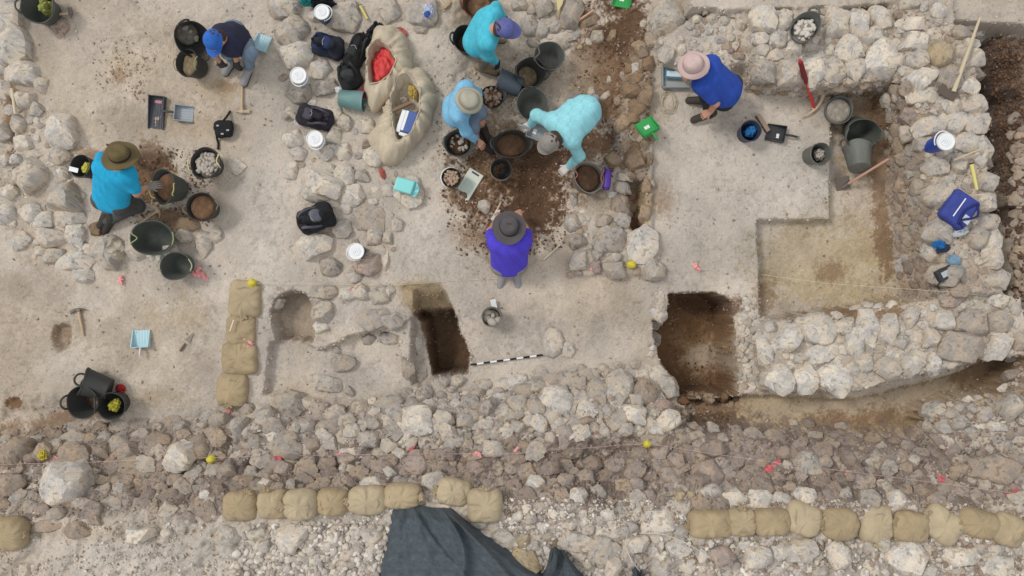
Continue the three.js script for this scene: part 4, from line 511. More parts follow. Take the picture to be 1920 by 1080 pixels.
// j: joints in the place; o: looks
function person(label, j, o) {
  const base = V(j.pelvis.x, T(j.pelvis.x, j.pelvis.z), j.pelvis.z), G = thing('person', label, 'person', base);
  const side = j.shR.clone().sub(j.shL).normalize(), hipL = j.pelvis.clone().addScaledVector(side, -0.085), hipR = j.pelvis.clone().addScaledVector(side, 0.085);
  const chest = at(j.shL, j.shR, 0.5), spine = chest.clone().sub(j.pelvis).normalize(), inL = at(j.shL, chest, 0.28).addScaledVector(spine, -0.05), inR = at(j.shR, chest, 0.28).addScaledVector(spine, -0.05);
  const up = j.up.clone().normalize(), fw = j.face.clone().addScaledVector(up, -j.face.dot(up)).normalize(), sd = V(0, 0, 0).crossVectors(up, fw), hd = j.head;
  const hp = (u, f, s) => hd.clone().addScaledVector(up, u).addScaledVector(fw, f).addScaledVector(sd, s);
  const torso = e => [[hipL, inL, 0.1 + e, 0.095 + e, 0.06], [hipR, inR, 0.1 + e, 0.095 + e, 0.06], [j.pelvis, at(j.pelvis, chest, 0.85), 0.115 + e, 0.115 + e, 0.06], [j.shL, j.shR, 0.062 + e, 0.062 + e, 0.07]];
  const armU = e => [[j.shL, j.elL, 0.054 + e, 0.043 + e, 0.05], [j.shR, j.elR, 0.054 + e, 0.043 + e, 0.05]], armF = e => [[j.elL, j.haL, 0.041 + e, 0.027 + e, 0.03], [j.elR, j.haR, 0.041 + e, 0.027 + e, 0.03]];
  const legs = e => [[hipL, j.knL, 0.085 + e, 0.06 + e, 0.05], [hipR, j.knR, 0.085 + e, 0.06 + e, 0.05], [j.knL, j.ftL, 0.057 + e, 0.038 + e, 0.04], [j.knR, j.ftR, 0.057 + e, 0.038 + e, 0.04]];
  const headP = [[hp(0.03, -0.012, 0), hp(0.035, 0.02, 0), 0.086, 0.082, 0.04], [hp(-0.05, 0.045, 0), hp(-0.075, 0.06, 0), 0.056, 0.035, 0.05], [hp(0.005, 0.095, 0), hp(-0.03, 0.112, 0), 0.01, 0.015, 0.02], [hp(-0.02, 0.0, 0.082), hp(0.012, -0.006, 0.09), 0.014, 0.016, 0.008], [hp(-0.02, 0.0, -0.082), hp(0.012, -0.006, -0.09), 0.014, 0.016, 0.008], [hp(0.03, 0.085, -0.03), hp(0.03, 0.085, 0.03), 0.014, 0.014, 0.02], [hp(-0.062, 0.094, -0.015), hp(-0.062, 0.094, 0.015), 0.01, 0.01, 0.012], [hp(-0.05, -0.03, 0), chest.clone().addScaledVector(spine, -0.02), 0.056, 0.06, 0.05]];
  const bodyG = new Field([...torso(-0.012), ...armU(-0.008), ...armF(0), ...legs(-0.012), [hp(-0.05, -0.03, 0), chest, 0.056, 0.06, 0.05]], 0.013).geo(base);
  const parts = [bodyG, new Field(headP, 0.0065, 0.02).geo(base)];
  const hands = [[j.elL, j.haL, 1, j.dirL, j.palmL], [j.elR, j.haR, -1, j.dirR, j.palmR]].map(([e, h, s, dr, pm]) => { const dir = (dr ?? h.clone().sub(e)).clone().normalize(); return new Field(hand(h, dir, pm ?? V(0, -1, 0), s, o.curl ?? 0.7), 0.0038, 0.02).geo(base); });
  if (!o.glove) parts.push(...hands);
  mesh('body', mergeGeometries(parts), o.skin ?? skinMat, G);
  if (o.glove) hands.forEach(h => mesh('glove', h, o.glove, G));
  const sl = o.sleeve ?? 1, sh = [...torso(0.009)], sleeveEnd = (s, e, h) => sl >= 1 ? [[s, e, 0.072, 0.06, 0.06], [e, at(e, h, Math.min(0.92, (sl - 1) || 0.9)), 0.058, 0.043, 0.04]] : [[s, at(s, e, 0.75), 0.074, 0.068, 0.06]];
  sh.push(...sleeveEnd(j.shL, j.elL, j.haL), ...sleeveEnd(j.shR, j.elR, j.haR));
  if (o.extra) sh.push(...o.extra);
  const axis = spine; const wr = (x, y, z) => { const t = x * axis.x + y * axis.y + z * axis.z; const q = fbm3(x * 4 + label.length, y * 4, z * 4, 2), rg = 1 - Math.abs(Math.sin((x * 0.8 + z * 0.6 + t * 0.7 + q * 0.35) * 34)); return (q - 0.5) * 0.022 - rg * rg * rg * 0.006 * sst(0.42, 0.62, n3(x * 5 + 7, y * 5, z * 5)); };
  mesh('shirt', new Field(sh, 0.0115).warp(wr).geo(base, 8), o.shirt, G);
  const lg = legs(0.012); if (o.shorts) { lg[2] = [j.knL, at(j.knL, j.ftL, 0.06), 0.075, 0.075, 0.04]; lg[3] = [j.knR, at(j.knR, j.ftR, 0.06), 0.075, 0.075, 0.04]; } lg.push([hipL, hipR, 0.115, 0.115, 0.05]);
  mesh('trousers', new Field(lg, 0.013).warp(wr).geo(base, 8), o.trousers, G);
  for (const [kn, ft, toe] of [[j.knL, j.ftL, j.toeL], [j.knR, j.ftR, j.toeR]]) { const t = toe ?? ft.clone().addScaledVector(fw, 0.15); const dv = t.clone().sub(ft).setLength(0.17); const q = ft.clone().add(dv); const s = mesh('shoe', new Field([[ft.clone().addScaledVector(dv, -0.25), q, 0.046, 0.04, 0.03], [ft, ft.clone().lerp(kn, 0.16), 0.046, 0.046, 0.03]], 0.009, 0.02).geo(base), o.shoe, G); mesh('sole', new Field([[ft.clone().addScaledVector(dv, -0.25).add(V(0, -0.03, 0)), q.clone().add(V(0, -0.027, 0)), 0.043, 0.04, 0.03]], 0.009, 0.02).geo(base), o.sole ?? o.shoe, s); }
  const hair = mesh('hair', new Field([[hp(0.04, -0.02, 0), hp(0.02, -0.03, 0), 0.09, 0.086, 0.03], [hp(-0.04, -0.05, -0.03), hp(-0.04, -0.05, 0.03), 0.05, 0.05, 0.04]], 0.008, 0.03).warp((x, y, z) => (n3(x * 60, y * 60, z * 60) - 0.5) * 0.008).geo(base), o.hair ?? mat(rgb(70, 52, 40)), G);
  for (const s of [-1, 1]) { const e = mesh('eye', new THREE.SphereGeometry(0.011, 10, 8), mat(rgb(60, 45, 38), { roughness: 0.3 }), G); e.position.copy(hp(0.008, 0.089, s * 0.032)).sub(base); }
  if (o.hat) {
    const hg = new THREE.Group(); hg.name = 'hat'; hg.position.copy(hp(0.045, -0.005, 0)).sub(base); orient(hg, up, fw); G.add(hg);
    const k = o.hat;
    if (k.type === 'brim') {
      mesh('crown', hatGeo([[0.001, 0.1], [0.05, 0.099], [0.076, 0.09], [0.088, 0.065], [0.096, 0.02], [0.099, 0.0]], 40, 0, k.dent ?? 0.012), k.mat, hg);
      mesh('brim', hatGeo([[0.098, 0.004], [0.12, -0.001], [k.r ?? 0.165, -(k.droop ?? 0.012)], [(k.r ?? 0.165) + 0.002, -(k.droop ?? 0.012) - 0.004], [0.12, -0.006], [0.098, -0.002]], 48, k.wob ?? 0.01), k.mat, hg);
      mesh('hat_band', hatGeo([[0.099, 0.004], [0.1005, 0.01], [0.098, 0.03], [0.0945, 0.032]], 40), k.band ?? k.mat, hg);
    } else {
      const cr = mesh('crown', hatGeo([[0.001, 0.088], [0.03, 0.086], [0.06, 0.073], [0.085, 0.045], [0.097, 0.01], [0.1, -0.02], [0.097, -0.022], [0.094, 0.01]], 40), k.mat, hg);
      mesh('cap_button', new THREE.SphereGeometry(0.008, 10, 8), k.mat, cr).position.y = 0.089;
      const v = new THREE.Shape(); v.absarc(0, 0, 0.1, 0.35, Math.PI - 0.35, false); v.bezierCurveTo(-0.09, 0.13, -0.05, 0.175, 0, 0.178); v.bezierCurveTo(0.05, 0.175, 0.09, 0.13, 0.094, 0.034);
      const vg = new THREE.ExtrudeGeometry(v, { depth: 0.004, bevelEnabled: true, bevelSize: 0.002, bevelThickness: 0.002, bevelSegments: 2, curveSegments: 24 }); vg.rotateX(Math.PI / 2); const q = vg.attributes.position; for (let i = 0; i < q.count; i++) q.setY(i, q.getY(i) - q.getX(i) ** 2 * 2.2 - 0.012 - Math.max(0, q.getZ(i) - 0.09) * 0.2); vg.computeVertexNormals();
      mesh('visor', vg, k.visor ?? k.mat, hg);
    }
  }
  return G;
}
const J = (g) => (x, y, h) => P(x, y, h + g);
const jeans = cloth(128, 148, 168), darkTr = cloth(74, 74, 74), greyTr = cloth(132, 128, 120), navyTr = cloth(52, 56, 68);
const bootD = mat(rgb(54, 50, 46), { roughness: 0.8 }), bootT = mat(rgb(140, 122, 98), { roughness: 0.85 }), bootG = mat(rgb(150, 148, 150), { roughness: 0.85 }), soleD = mat(rgb(38, 36, 34)), soleW = mat(rgb(205, 202, 196));
const gloveW = cloth(226, 220, 212), gloveG = cloth(150, 142, 132), gloveD = cloth(64, 62, 60);
{ // blue cap, upper left
  const q = J(0.02);
  person('person in navy shirt and bright blue cap crouching beside two baskets at upper left', {
    pelvis: q(447, 72, 0.3), shL: q(431, 90, 0.58), shR: q(413, 62, 0.6), head: q(404, 75, 0.76), up: V(-0.25, 0.9, 0.3), face: V(-0.35, -0.3, 0.9),
    elL: q(442, 96, 0.42), haL: q(443, 116, 0.3), elR: q(396, 94, 0.5), haR: q(412, 116, 0.3), knL: q(469, 100, 0.42), ftL: q(466, 128, 0.08), toeL: q(462, 140, 0.06), knR: q(428, 98, 0.32), ftR: q(436, 112, 0.08), toeR: q(430, 122, 0.06)
  }, { sleeve: 0.7, shirt: cloth(44, 48, 74), trousers: jeans, shoe: bootG, sole: soleD, glove: gloveD, hat: { type: 'cap', mat: cloth(50, 112, 204) } });
}
{ // turquoise tee, kneeling left
  const q = J(-0.03);
  person('kneeling person in turquoise tee and olive brimmed hat working at lower left', {
    pelvis: q(208, 378, 0.36), shL: q(189, 312, 0.72), shR: q(240, 326, 0.72), head: q(228, 296, 0.88), up: V(0.15, 0.85, -0.45), face: V(0.55, -0.35, -0.75),
    elL: q(192, 292, 0.5), haL: q(214, 272, 0.2), elR: q(256, 362, 0.55), haR: q(276, 350, 0.42), dirR: V(1, -0.2, -0.25), knL: q(222, 352, 0.1), ftL: q(196, 412, 0.09), toeL: q(188, 424, 0.05), knR: q(258, 386, 0.12), ftR: q(206, 414, 0.1), toeR: q(200, 428, 0.05)
  }, { sleeve: 0.75, shirt: cloth(34, 182, 232), trousers: cloth(86, 88, 86), shoe: bootD, sole: mat(rgb(120, 112, 102)), glove: gloveG, hat: { type: 'brim', mat: cloth(112, 98, 64), band: cloth(58, 48, 32), r: 0.17, wob: 0.014 } });
}
{ // bright cyan top, purple cap
  const q = J(-0.05);
  person('crouching person in long cyan shirt and purple-blue cap at the top middle', {
    pelvis: q(900, 70, 0.36), shL: q(924, 26, 0.74), shR: q(914, 80, 0.72), head: q(946, 54, 0.88), up: V(0.3, 0.9, 0.05), face: V(0.85, -0.35, 0.1),
    elL: q(930, 14, 0.48), haL: q(944, 32, 0.24), elR: q(916, 104, 0.46), haR: q(930, 116, 0.26), knL: q(918, 44, 0.42), ftL: q(916, 70, 0.08), toeL: q(930, 72, 0.05), knR: q(912, 104, 0.38), ftR: q(903, 126, 0.08), toeR: q(922, 132, 0.05)
  }, { sleeve: 1.85, shirt: cloth(84, 206, 230), trousers: greyTr, shoe: bootT, sole: soleD, glove: cloth(40, 44, 58), hat: { type: 'cap', mat: cloth(104, 112, 176) }, extra: [[q(894, 78, 0.42), q(912, 40, 0.6), 0.15, 0.13, 0.08]] });
}
{ // light blue shirt, beige hat
  const q = J(-0.05);
  person('seated person in pale blue shirt and beige sun hat among the baskets', {
    pelvis: q(862, 205, 0.3), shL: q(872, 168, 0.66), shR: q(860, 216, 0.66), head: q(880, 189, 0.82), up: V(0.1, 0.97, 0.08), face: V(0.8, -0.3, 0.5),
    elL: q(892, 176, 0.44), haL: q(898, 220, 0.28), elR: q(874, 246, 0.42), haR: q(892, 262, 0.22), dirR: V(0.7, -0.3, 0.6), knL: q(900, 210, 0.36), ftL: q(906, 242, 0.06), toeL: q(912, 254, 0.05), knR: q(886, 238, 0.34), ftR: q(898, 268, 0.07), toeR: q(908, 274, 0.05)
  }, { sleeve: 1.85, shirt: cloth(140, 204, 242), trousers: cloth(118, 132, 150), shorts: true, shoe: mat(rgb(58, 48, 44)), hat: { type: 'brim', mat: cloth(186, 182, 164), band: cloth(172, 168, 150), r: 0.132, droop: 0.03, wob: 0.006, dent: 0 }, extra: [[q(876, 160, 0.62), q(880, 153, 0.56), 0.05, 0.012, 0.04], [q(852, 200, 0.42), q(850, 215, 0.42), 0.13, 0.12, 0.07]] });
}
{ // cyan shirt, gloves, bending
  const q = J(-0.08);
  person('bending person in light cyan shirt, grey cap and white gloves', {
    pelvis: q(1096, 208, 0.78), shL: q(1036, 228, 0.86), shR: q(1072, 262, 0.84), head: q(1033, 266, 0.93), up: V(-0.5, 0.78, 0.38), face: V(-0.55, -0.75, 0.35),
    elL: q(1006, 216, 0.6), haL: q(996, 233, 0.34), dirL: V(-0.75, -0.45, 0.3), elR: q(1086, 292, 0.55), haR: q(1066, 312, 0.28), dirR: V(-0.7, -0.4, 0.5), knL: q(1082, 190, 0.42), ftL: q(1086, 196, 0.08), toeL: q(1070, 200, 0.05), knR: q(1106, 214, 0.44), ftR: q(1112, 190, 0.08), toeR: q(1104, 200, 0.05)
  }, { sleeve: 1.9, shirt: cloth(158, 228, 238), trousers: cloth(132, 134, 142), shoe: bootG, sole: soleD, glove: gloveW, hat: { type: 'cap', mat: cloth(150, 146, 138) }, extra: [[q(1100, 206, 0.84), q(1060, 240, 0.84), 0.15, 0.13, 0.06]] });
}
{ // purple, kneeling
  const q = J(-0.03);
  person('kneeling person in purple-blue tee and dark grey hat seen from behind', {
    pelvis: q(955, 496, 0.28), shL: q(929, 454, 0.66), shR: q(981, 454, 0.66), head: q(955, 428, 0.84), up: V(0, 0.92, -0.3), face: V(0, -0.5, -0.85),
    elL: q(919, 434, 0.46), haL: q(934, 408, 0.2), elR: q(989, 436, 0.46), haR: q(974, 404, 0.2), knL: q(934, 452, 0.1), ftL: q(943, 512, 0.1), toeL: q(940, 525, 0.05), knR: q(976, 452, 0.1), ftR: q(968, 512, 0.1), toeR: q(970, 525, 0.05)
  }, { sleeve: 0.72, shirt: cloth(90, 74, 222), trousers: cloth(150, 146, 142), shoe: bootG, sole: soleW, hat: { type: 'brim', mat: cloth(92, 88, 90), band: cloth(48, 44, 46), r: 0.168, wob: 0.008, dent: 0.02 } });
}
{ // royal blue, pink hat
  const q = J(0.0);
  person('crouching person in royal blue tee and pale pink sun hat in the right-hand room', {
    pelvis: q(1364, 174, 0.38), shL: q(1314, 158, 0.68), shR: q(1333, 118, 0.7), head: q(1300, 124, 0.84), up: V(-0.3, 0.92, -0.1), face: V(-0.85, -0.4, -0.15),
    elL: q(1342, 194, 0.52), haL: q(1332, 208, 0.34), dirL: V(-0.6, -0.6, 0.3), elR: q(1312, 116, 0.46), haR: q(1290, 140, 0.22), knL: q(1326, 186, 0.42), ftL: q(1330, 214, 0.08), toeL: q(1308, 222, 0.05), knR: q(1318, 160, 0.4), ftR: q(1322, 188, 0.08), toeR: q(1302, 188, 0.05)
  }, { sleeve: 0.78, shirt: cloth(42, 82, 182), trousers: cloth(42, 42, 46), shoe: mat(rgb(66, 60, 54), { roughness: 0.8 }), sole: mat(rgb(120, 110, 100)), hat: { type: 'brim', mat: cloth(216, 190, 184), band: cloth(206, 178, 174), r: 0.145, droop: 0.026, wob: 0.01, dent: 0 }, extra: [[q(1362, 172, 0.45), q(1330, 146, 0.62), 0.14, 0.13, 0.07]] });
}
console.log('people done');

// ---------- kit builders ----------
const dusty = canvasFree(256, (i, j) => { const u = i / 256, v = j / 256, a = pfbm(u * 6, v * 6, 6, 5, 71), m = 222 + (a - 0.5) * 90 + (hash3(i, j, 5) - 0.5) * 24; return [m, m * 0.985, m * 0.96]; }, true);
const rub = (r, g, b, o = {}) => new THREE.MeshStandardMaterial({ color: rgb(r, g, b), map: dusty, roughness: 0.62, side: THREE.DoubleSide, ...o });
const RB = { black: rub(72, 74, 74), green: rub(98, 104, 100), grey: rub(120, 124, 121), blue: rub(86, 100, 114), brown: rub(120, 78, 60), teal: rub(122, 166, 168), navy: rub(70, 80, 112), slate: rub(150, 150, 144) };
const ropeM = mat(rgb(186, 178, 140)), ropeD = mat(rgb(120, 118, 108)), woodM = new THREE.MeshStandardMaterial({ color: rgb(206, 182, 150), map: clothTone, roughness: 0.75 }), steel = mat(rgb(120, 112, 104), { metalness: 0.5, roughness: 0.6 }), whiteP = mat(rgb(232, 234, 234), { roughness: 0.45 }), redM = mat(rgb(196, 58, 52), { roughness: 0.55 }), yellowM = mat(rgb(206, 194, 60), { roughness: 0.6 }), pinkM = mat(rgb(238, 158, 158), { roughness: 0.6 });
const lathe = (pts, seg = 40) => new THREE.LatheGeometry(pts.map(p => new THREE.Vector2(p[0], p[1])), seg);
const tube = (pts, r, seg, rad = 7, closed = false) => new THREE.TubeGeometry(new THREE.CatmullRomCurve3(pts, closed, 'catmullrom', 0.5), seg ?? pts.length * 6, r, rad, closed);
const bar = (a, b, r0, r1, seg = 10) => { const L = a.distanceTo(b), g = new THREE.CylinderGeometry(r1, r0, L, seg, 4); g.applyQuaternion(new THREE.Quaternion().setFromUnitVectors(upV, b.clone().sub(a).normalize())); const m = at(a, b, 0.5); g.translate(m.x, m.y, m.z); return g; };
const rbox = (w, h, d, r = 0.006, s = 2) => new RoundedBoxGeometry(w, h, d, s, r);
const jig = (g, amp, f = 8, sd = 0) => { g = mergeVertices(g.deleteAttribute('normal').deleteAttribute('uv')); const p = g.attributes.position; for (let i = 0; i < p.count; i++) { const x = p.getX(i), y = p.getY(i), z = p.getZ(i); p.setXYZ(i, x + (fbm3(x * f + sd, y * f, z * f, 2) - 0.5) * amp, y + (fbm3(x * f, y * f + 9 + sd, z * f, 2) - 0.5) * amp, z + (fbm3(x * f, y * f, z * f + 17 + sd, 2) - 0.5) * amp); } const uv = []; for (let i = 0; i < p.count; i++) uv.push(p.getX(i) * 6, p.getZ(i) * 6); g.setAttribute('uv', new THREE.Float32BufferAttribute(uv, 2)); g.computeVertexNormals(); return g; };
const fillMat = k => new THREE.MeshStandardMaterial({ color: rgb(...k), map: dusty, bumpMap: stoneBump, bumpScale: 0.012, roughness: 1 });
const FM = { brown: fillMat([140, 108, 82]), dark: fillMat([104, 78, 58]), olive: fillMat([150, 134, 108]), grey: fillMat([172, 166, 156]) };
const chipMat = [mat(rgb(178, 170, 158)), mat(rgb(206, 200, 190)), mat(rgb(120, 104, 90))];
function pose(G, px, py, h, R, tilt, dir, rb) { // sets a vessel so that its rim centre shows at the pixel
  const t = tilt * Math.PI / 180, d = dir * Math.PI / 180, up = V(Math.sin(t) * Math.cos(d), Math.cos(t), Math.sin(t) * Math.sin(d)); let g = hit(px, py).y, x = 0, z = 0, y = 0;
  for (let k = 0; k < 4; k++) { y = g + Math.max(rb * Math.sin(t), R * Math.sin(t) - h * Math.cos(t)) + 0.002; const c = P(px, py, y + up.y * h); x = c.x - up.x * h; z = c.z - up.z * h; g = Math.max(T(x, z), T(x + up.x * h, z + up.z * h) - (t > 0.8 ? 0 : 1)); }
  G.position.set(x, y, z); G.quaternion.setFromUnitVectors(upV, up); return up;
}
function vessel(name, cat, label, px, py, rpx, o = {}) {
  const h = o.h ?? 0.26, R = rpx / S * (H - h * 0.9) / H, rb = R * (o.taper ?? 0.74), G = thing(name, label, cat, null, o.group), m = o.mat ?? RB.black, sx = o.sx ?? 1;
  pose(G, px, py, h, R, o.tilt ?? 0, o.dir ?? 0, rb); G.rotateY((o.yaw ?? 0) * Math.PI / 180);
  const body = lathe([[0.0005, 0], [rb, 0], [rb * 1.015, 0.008], [mix(rb, R, 0.5) * 1.012, h * 0.5], [R * 0.99, h - 0.022], [R * 1.035, h - 0.018], [R * 1.045, h - 0.008], [R * 1.03, h], [R * 0.985, h], [R * 0.965, h - 0.014], [rb * 0.97, 0.014], [0.0005, 0.012]], 44);
  const q = body.attributes.position, sd = rnd() * 9; for (let i = 0; i < q.count; i++) { const y = q.getY(i), a = Math.atan2(q.getZ(i), q.getX(i)), k = y / h, w = 1 + k * (o.limp ?? 0.03) * Math.sin(2 * a + sd) + k * 0.012 * Math.sin(5 * a + sd); q.setX(i, q.getX(i) * mix(1, sx, k) * w); q.setZ(i, q.getZ(i) * w); q.setY(i, y + k * k * (o.limp ?? 0.03) * 0.25 * Math.cos(2 * a + sd)); } body.computeVertexNormals();
  mesh('body', body, m, G);
  const hk = o.handles ?? 'rubber';
  if (hk === 'rubber' || hk === 'rope') for (const s of [0, Math.PI]) {
    const A = a => V(Math.cos(s + a) * R * 1.02 * sx, 0, Math.sin(s + a) * R * 1.02), f = (a, out, y) => { const v = A(a); v.multiplyScalar(1 + out / R); v.y = h + y; return v; };
    if (hk === 'rubber') mesh('handle', tube([f(-0.42, 0, -0.015), f(-0.36, 0.008, 0.03), f(-0.15, 0.02, 0.058), f(0.15, 0.02, 0.058), f(0.36, 0.008, 0.03), f(0.42, 0, -0.015)], 0.011, 20), m, G);
    else { const w = rr(0.3, 0.6), e = rnd() < 0.5 ? -0.02 - rnd() * 0.03 : 0.008 + rnd() * 0.02, dz = rr(-0.2, 0.2); mesh('handle', tube([f(-w + dz, 0, -0.012), f(-w * 0.8 + dz, 0.012, 0.016), f(-w * 0.3 + dz, e, 0.018), f(w * 0.2 + dz, e * 1.2, 0.02), f(w * 0.7 + dz, e * 0.4 + 0.006, 0.02), f(w + dz, 0.004, -0.012)], 0.0065, 26), o.rope ?? ropeM, G); }
  }
  if (hk === 'bail') { const s = (o.bail ?? 60) * Math.PI / 180, pts = []; for (let i = 0; i <= 12; i++) { const a = i / 12 * Math.PI; pts.push(V(Math.cos(a) * R * 1.05, h - 0.02 + Math.sin(a) * 0.02, Math.sin(a) * R * 1.08)); } const hd = mesh('handle', tube(pts, 0.006, 40), o.bailMat ?? whiteP, G); hd.rotation.y = -s; }
  if (o.fill) {
    const f = o.fill.level ?? 0.75, r = mix(rb, R, f) * 0.965, seg = 30, pos = [0, 0, 0], uv = [0, 0], idx = [], rings = 7, s2 = rnd() * 50;
    const hf = (x, z) => f * h + (fbm3(x * 16 + s2, 0, z * 16, 3) - 0.5) * (o.fill.rough ?? 0.05) + (o.fill.mound ?? 0.02) * (1 - (x * x + z * z) / (r * r)) + (o.fill.lean ?? 0) * x / r;
    pos[1] = hf(0, 0); for (let k = 1; k <= rings; k++) for (let i = 0; i < seg; i++) { const a = i / seg * 6.2832, x = Math.cos(a) * r * k / rings * mix(1, sx, f), z = Math.sin(a) * r * k / rings; pos.push(x, k === rings ? f * h - 0.03 : hf(x, z), z); uv.push(x * 4, z * 4); }
    for (let i = 0; i < seg; i++) idx.push(0, 1 + (i + 1) % seg, 1 + i); for (let k = 0; k < rings - 1; k++) for (let i = 0; i < seg; i++) { const a = 1 + k * seg + i, b = 1 + k * seg + (i + 1) % seg; idx.push(a, b, a + seg, b, b + seg, a + seg); }
    const g = new THREE.BufferGeometry(); g.setAttribute('position', new THREE.Float32BufferAttribute(pos, 3)); g.setAttribute('uv', new THREE.Float32BufferAttribute(uv, 2)); g.setIndex(idx); g.computeVertexNormals();
    const F = single(o.fill.name ?? 'soil_fill', g, FM[o.fill.soil ?? 'brown'], o.fill.label, o.fill.cat ?? 'soil'); F.position.copy(G.position); F.quaternion.copy(G.quaternion);
    if (o.fill.stones) { const gs = []; for (let i = 0; i < o.fill.stones; i++) { const a = rnd() * 6.28, q2 = Math.sqrt(rnd()) * r * 0.84, s = rr(0.014, 0.03) * (o.fill.size ?? 1), c = chip[0].clone(); c.rotateX(rnd() * 6); c.rotateY(rnd() * 6); c.scale(s, s * 0.8, s); const x = Math.cos(a) * q2 * mix(1, sx, f), z = Math.sin(a) * q2; c.translate(x, hf(x, z) + s * 0.35, z); gs.push(c); } tag(mesh('stones', mergeGeometries(gs), o.fill.stoneMat ?? chipMat[0], F), null, null, null, 'stuff'); }
  }
  placed.push([px, py, rpx, rpx]); return G;
}
const basket = (label, px, py, r, o) => vessel('rubber_basket', 'basket', label, px, py, r, o);
const pail = (label, px, py, r, o) => vessel('bucket', 'bucket', label, px, py, r, { taper: 0.82, h: 0.24, handles: 'bail', bailMat: steel, limp: 0.004, ...o });
function lidBucket(label, px, py, rpx, bodyM, bail, hh = 0.24) {
  const h = hh, R = rpx / S * (H - h) / H, G = thing('lidded_bucket', label, 'bucket'); pose(G, px, py, h, R, 0, 0, R * 0.85);
  mesh('body', lathe([[0.0005, 0], [R * 0.84, 0], [R * 0.86, 0.01], [R * 0.97, h - 0.03], [R * 1.0, h - 0.03], [R * 1.0, h - 0.012]]), bodyM, G);
  const lid = mesh('lid', lathe([[R * 1.0, h - 0.02], [R * 1.05, h - 0.02], [R * 1.06, h - 0.002], [R * 1.02, h + 0.004], [R * 0.96, h + 0.003], [R * 0.93, h - 0.005], [R * 0.7, h - 0.004], [R * 0.66, h - 0.001], [R * 0.6, h - 0.004], [0.0005, h - 0.003]]), whiteP, G);
  const lab = canvasLabel(); const d = mesh('printed_text', new THREE.CircleGeometry(R * 0.55, 28).rotateX(-Math.PI / 2), lab, lid); d.position.y = h + 0.0005; d.rotation.y = rnd() * 6;
  const pts = [], s = bail * Math.PI / 180; for (let i = 0; i <= 12; i++) { const a = i / 12 * Math.PI; pts.push(V(Math.cos(a) * R * 1.07, h - 0.045 + Math.sin(a) * 0.01, Math.sin(a) * R * 1.28)); } const hd = mesh('handle', tube(pts, 0.007, 40), whiteP, G); hd.rotation.y = -s + Math.PI / 2; return G;
}
let _lab; function canvasLabel() { return _lab ??= new THREE.MeshStandardMaterial({ map: canvasFree(64, (i, j) => { const l = (j % 13) < 3 && j > 10 && j < 54 && i > 14 && i < 50 && hash3(i >> 1, j / 13 | 0, 4) > 0.3; return l ? [150, 158, 170] : [230, 233, 235]; }, true), roughness: 0.45 }); }
// hand pick: head centre and handle end in the photo
function pickTool(label, hx, hy, ex, ey, headPx, o = {}) {
  const a = hit(hx, hy), b = hit(ex, ey); a.y += o.ya ?? 0.03; b.y += o.yb ?? 0.02; const G = thing(o.name ?? 'hand_pick', label, o.cat ?? 'pick', a.clone()); const B = b.clone().sub(a), r = o.r ?? 0.014;
  mesh('handle', bar(V(0, 0, 0), B, r * 1.15, r * 0.9), o.wood ?? woodM, G); if (o.grip) mesh('grip', bar(B.clone().multiplyScalar(o.grip[0]), B.clone().multiplyScalar(o.grip[1]), r * 1.5, r * 1.5), o.gripMat ?? redM, G);
  const L = headPx / S / 2, u = V(-B.z, 0, B.x).normalize(), f = B.clone().setY(0).normalize(), bow = o.bow ?? 0.18;
  const pts = [-1, -0.5, 0, 0.5, 1].map(t => u.clone().multiplyScalar(L * t).addScaledVector(f, -bow * L * 0.3 + bow * L * t * t)), g = tube(pts, 0.016, 28, 8), p = g.attributes.position;
  for (let i = 0; i < p.count; i++) { const v = V(p.getX(i), p.getY(i), p.getZ(i)), t = v.dot(u) / L, c = u.clone().multiplyScalar(L * t).addScaledVector(f, -bow * L * 0.3 + bow * L * t * t), k = t < 0 ? mix(1, 0.2, clamp(-t)) : 1; v.sub(c); v.multiplyScalar(k); if (t > 0.2) { v.y *= mix(1, 0.35, (t - 0.2) / 0.8); v.addScaledVector(f, v.dot(f) * 0.6 * (t - 0.2)); } v.add(c); p.setXYZ(i, v.x, v.y, v.z); } g.computeVertexNormals();
  mesh('pick_head', g, o.head ?? steel, G); mesh('eye_socket', rbox(0.04, 0.034, 0.05, 0.008).applyMatrix4(new THREE.Matrix4().makeRotationY(-Math.atan2(B.z, B.x))), o.head ?? steel, G); return G;
}
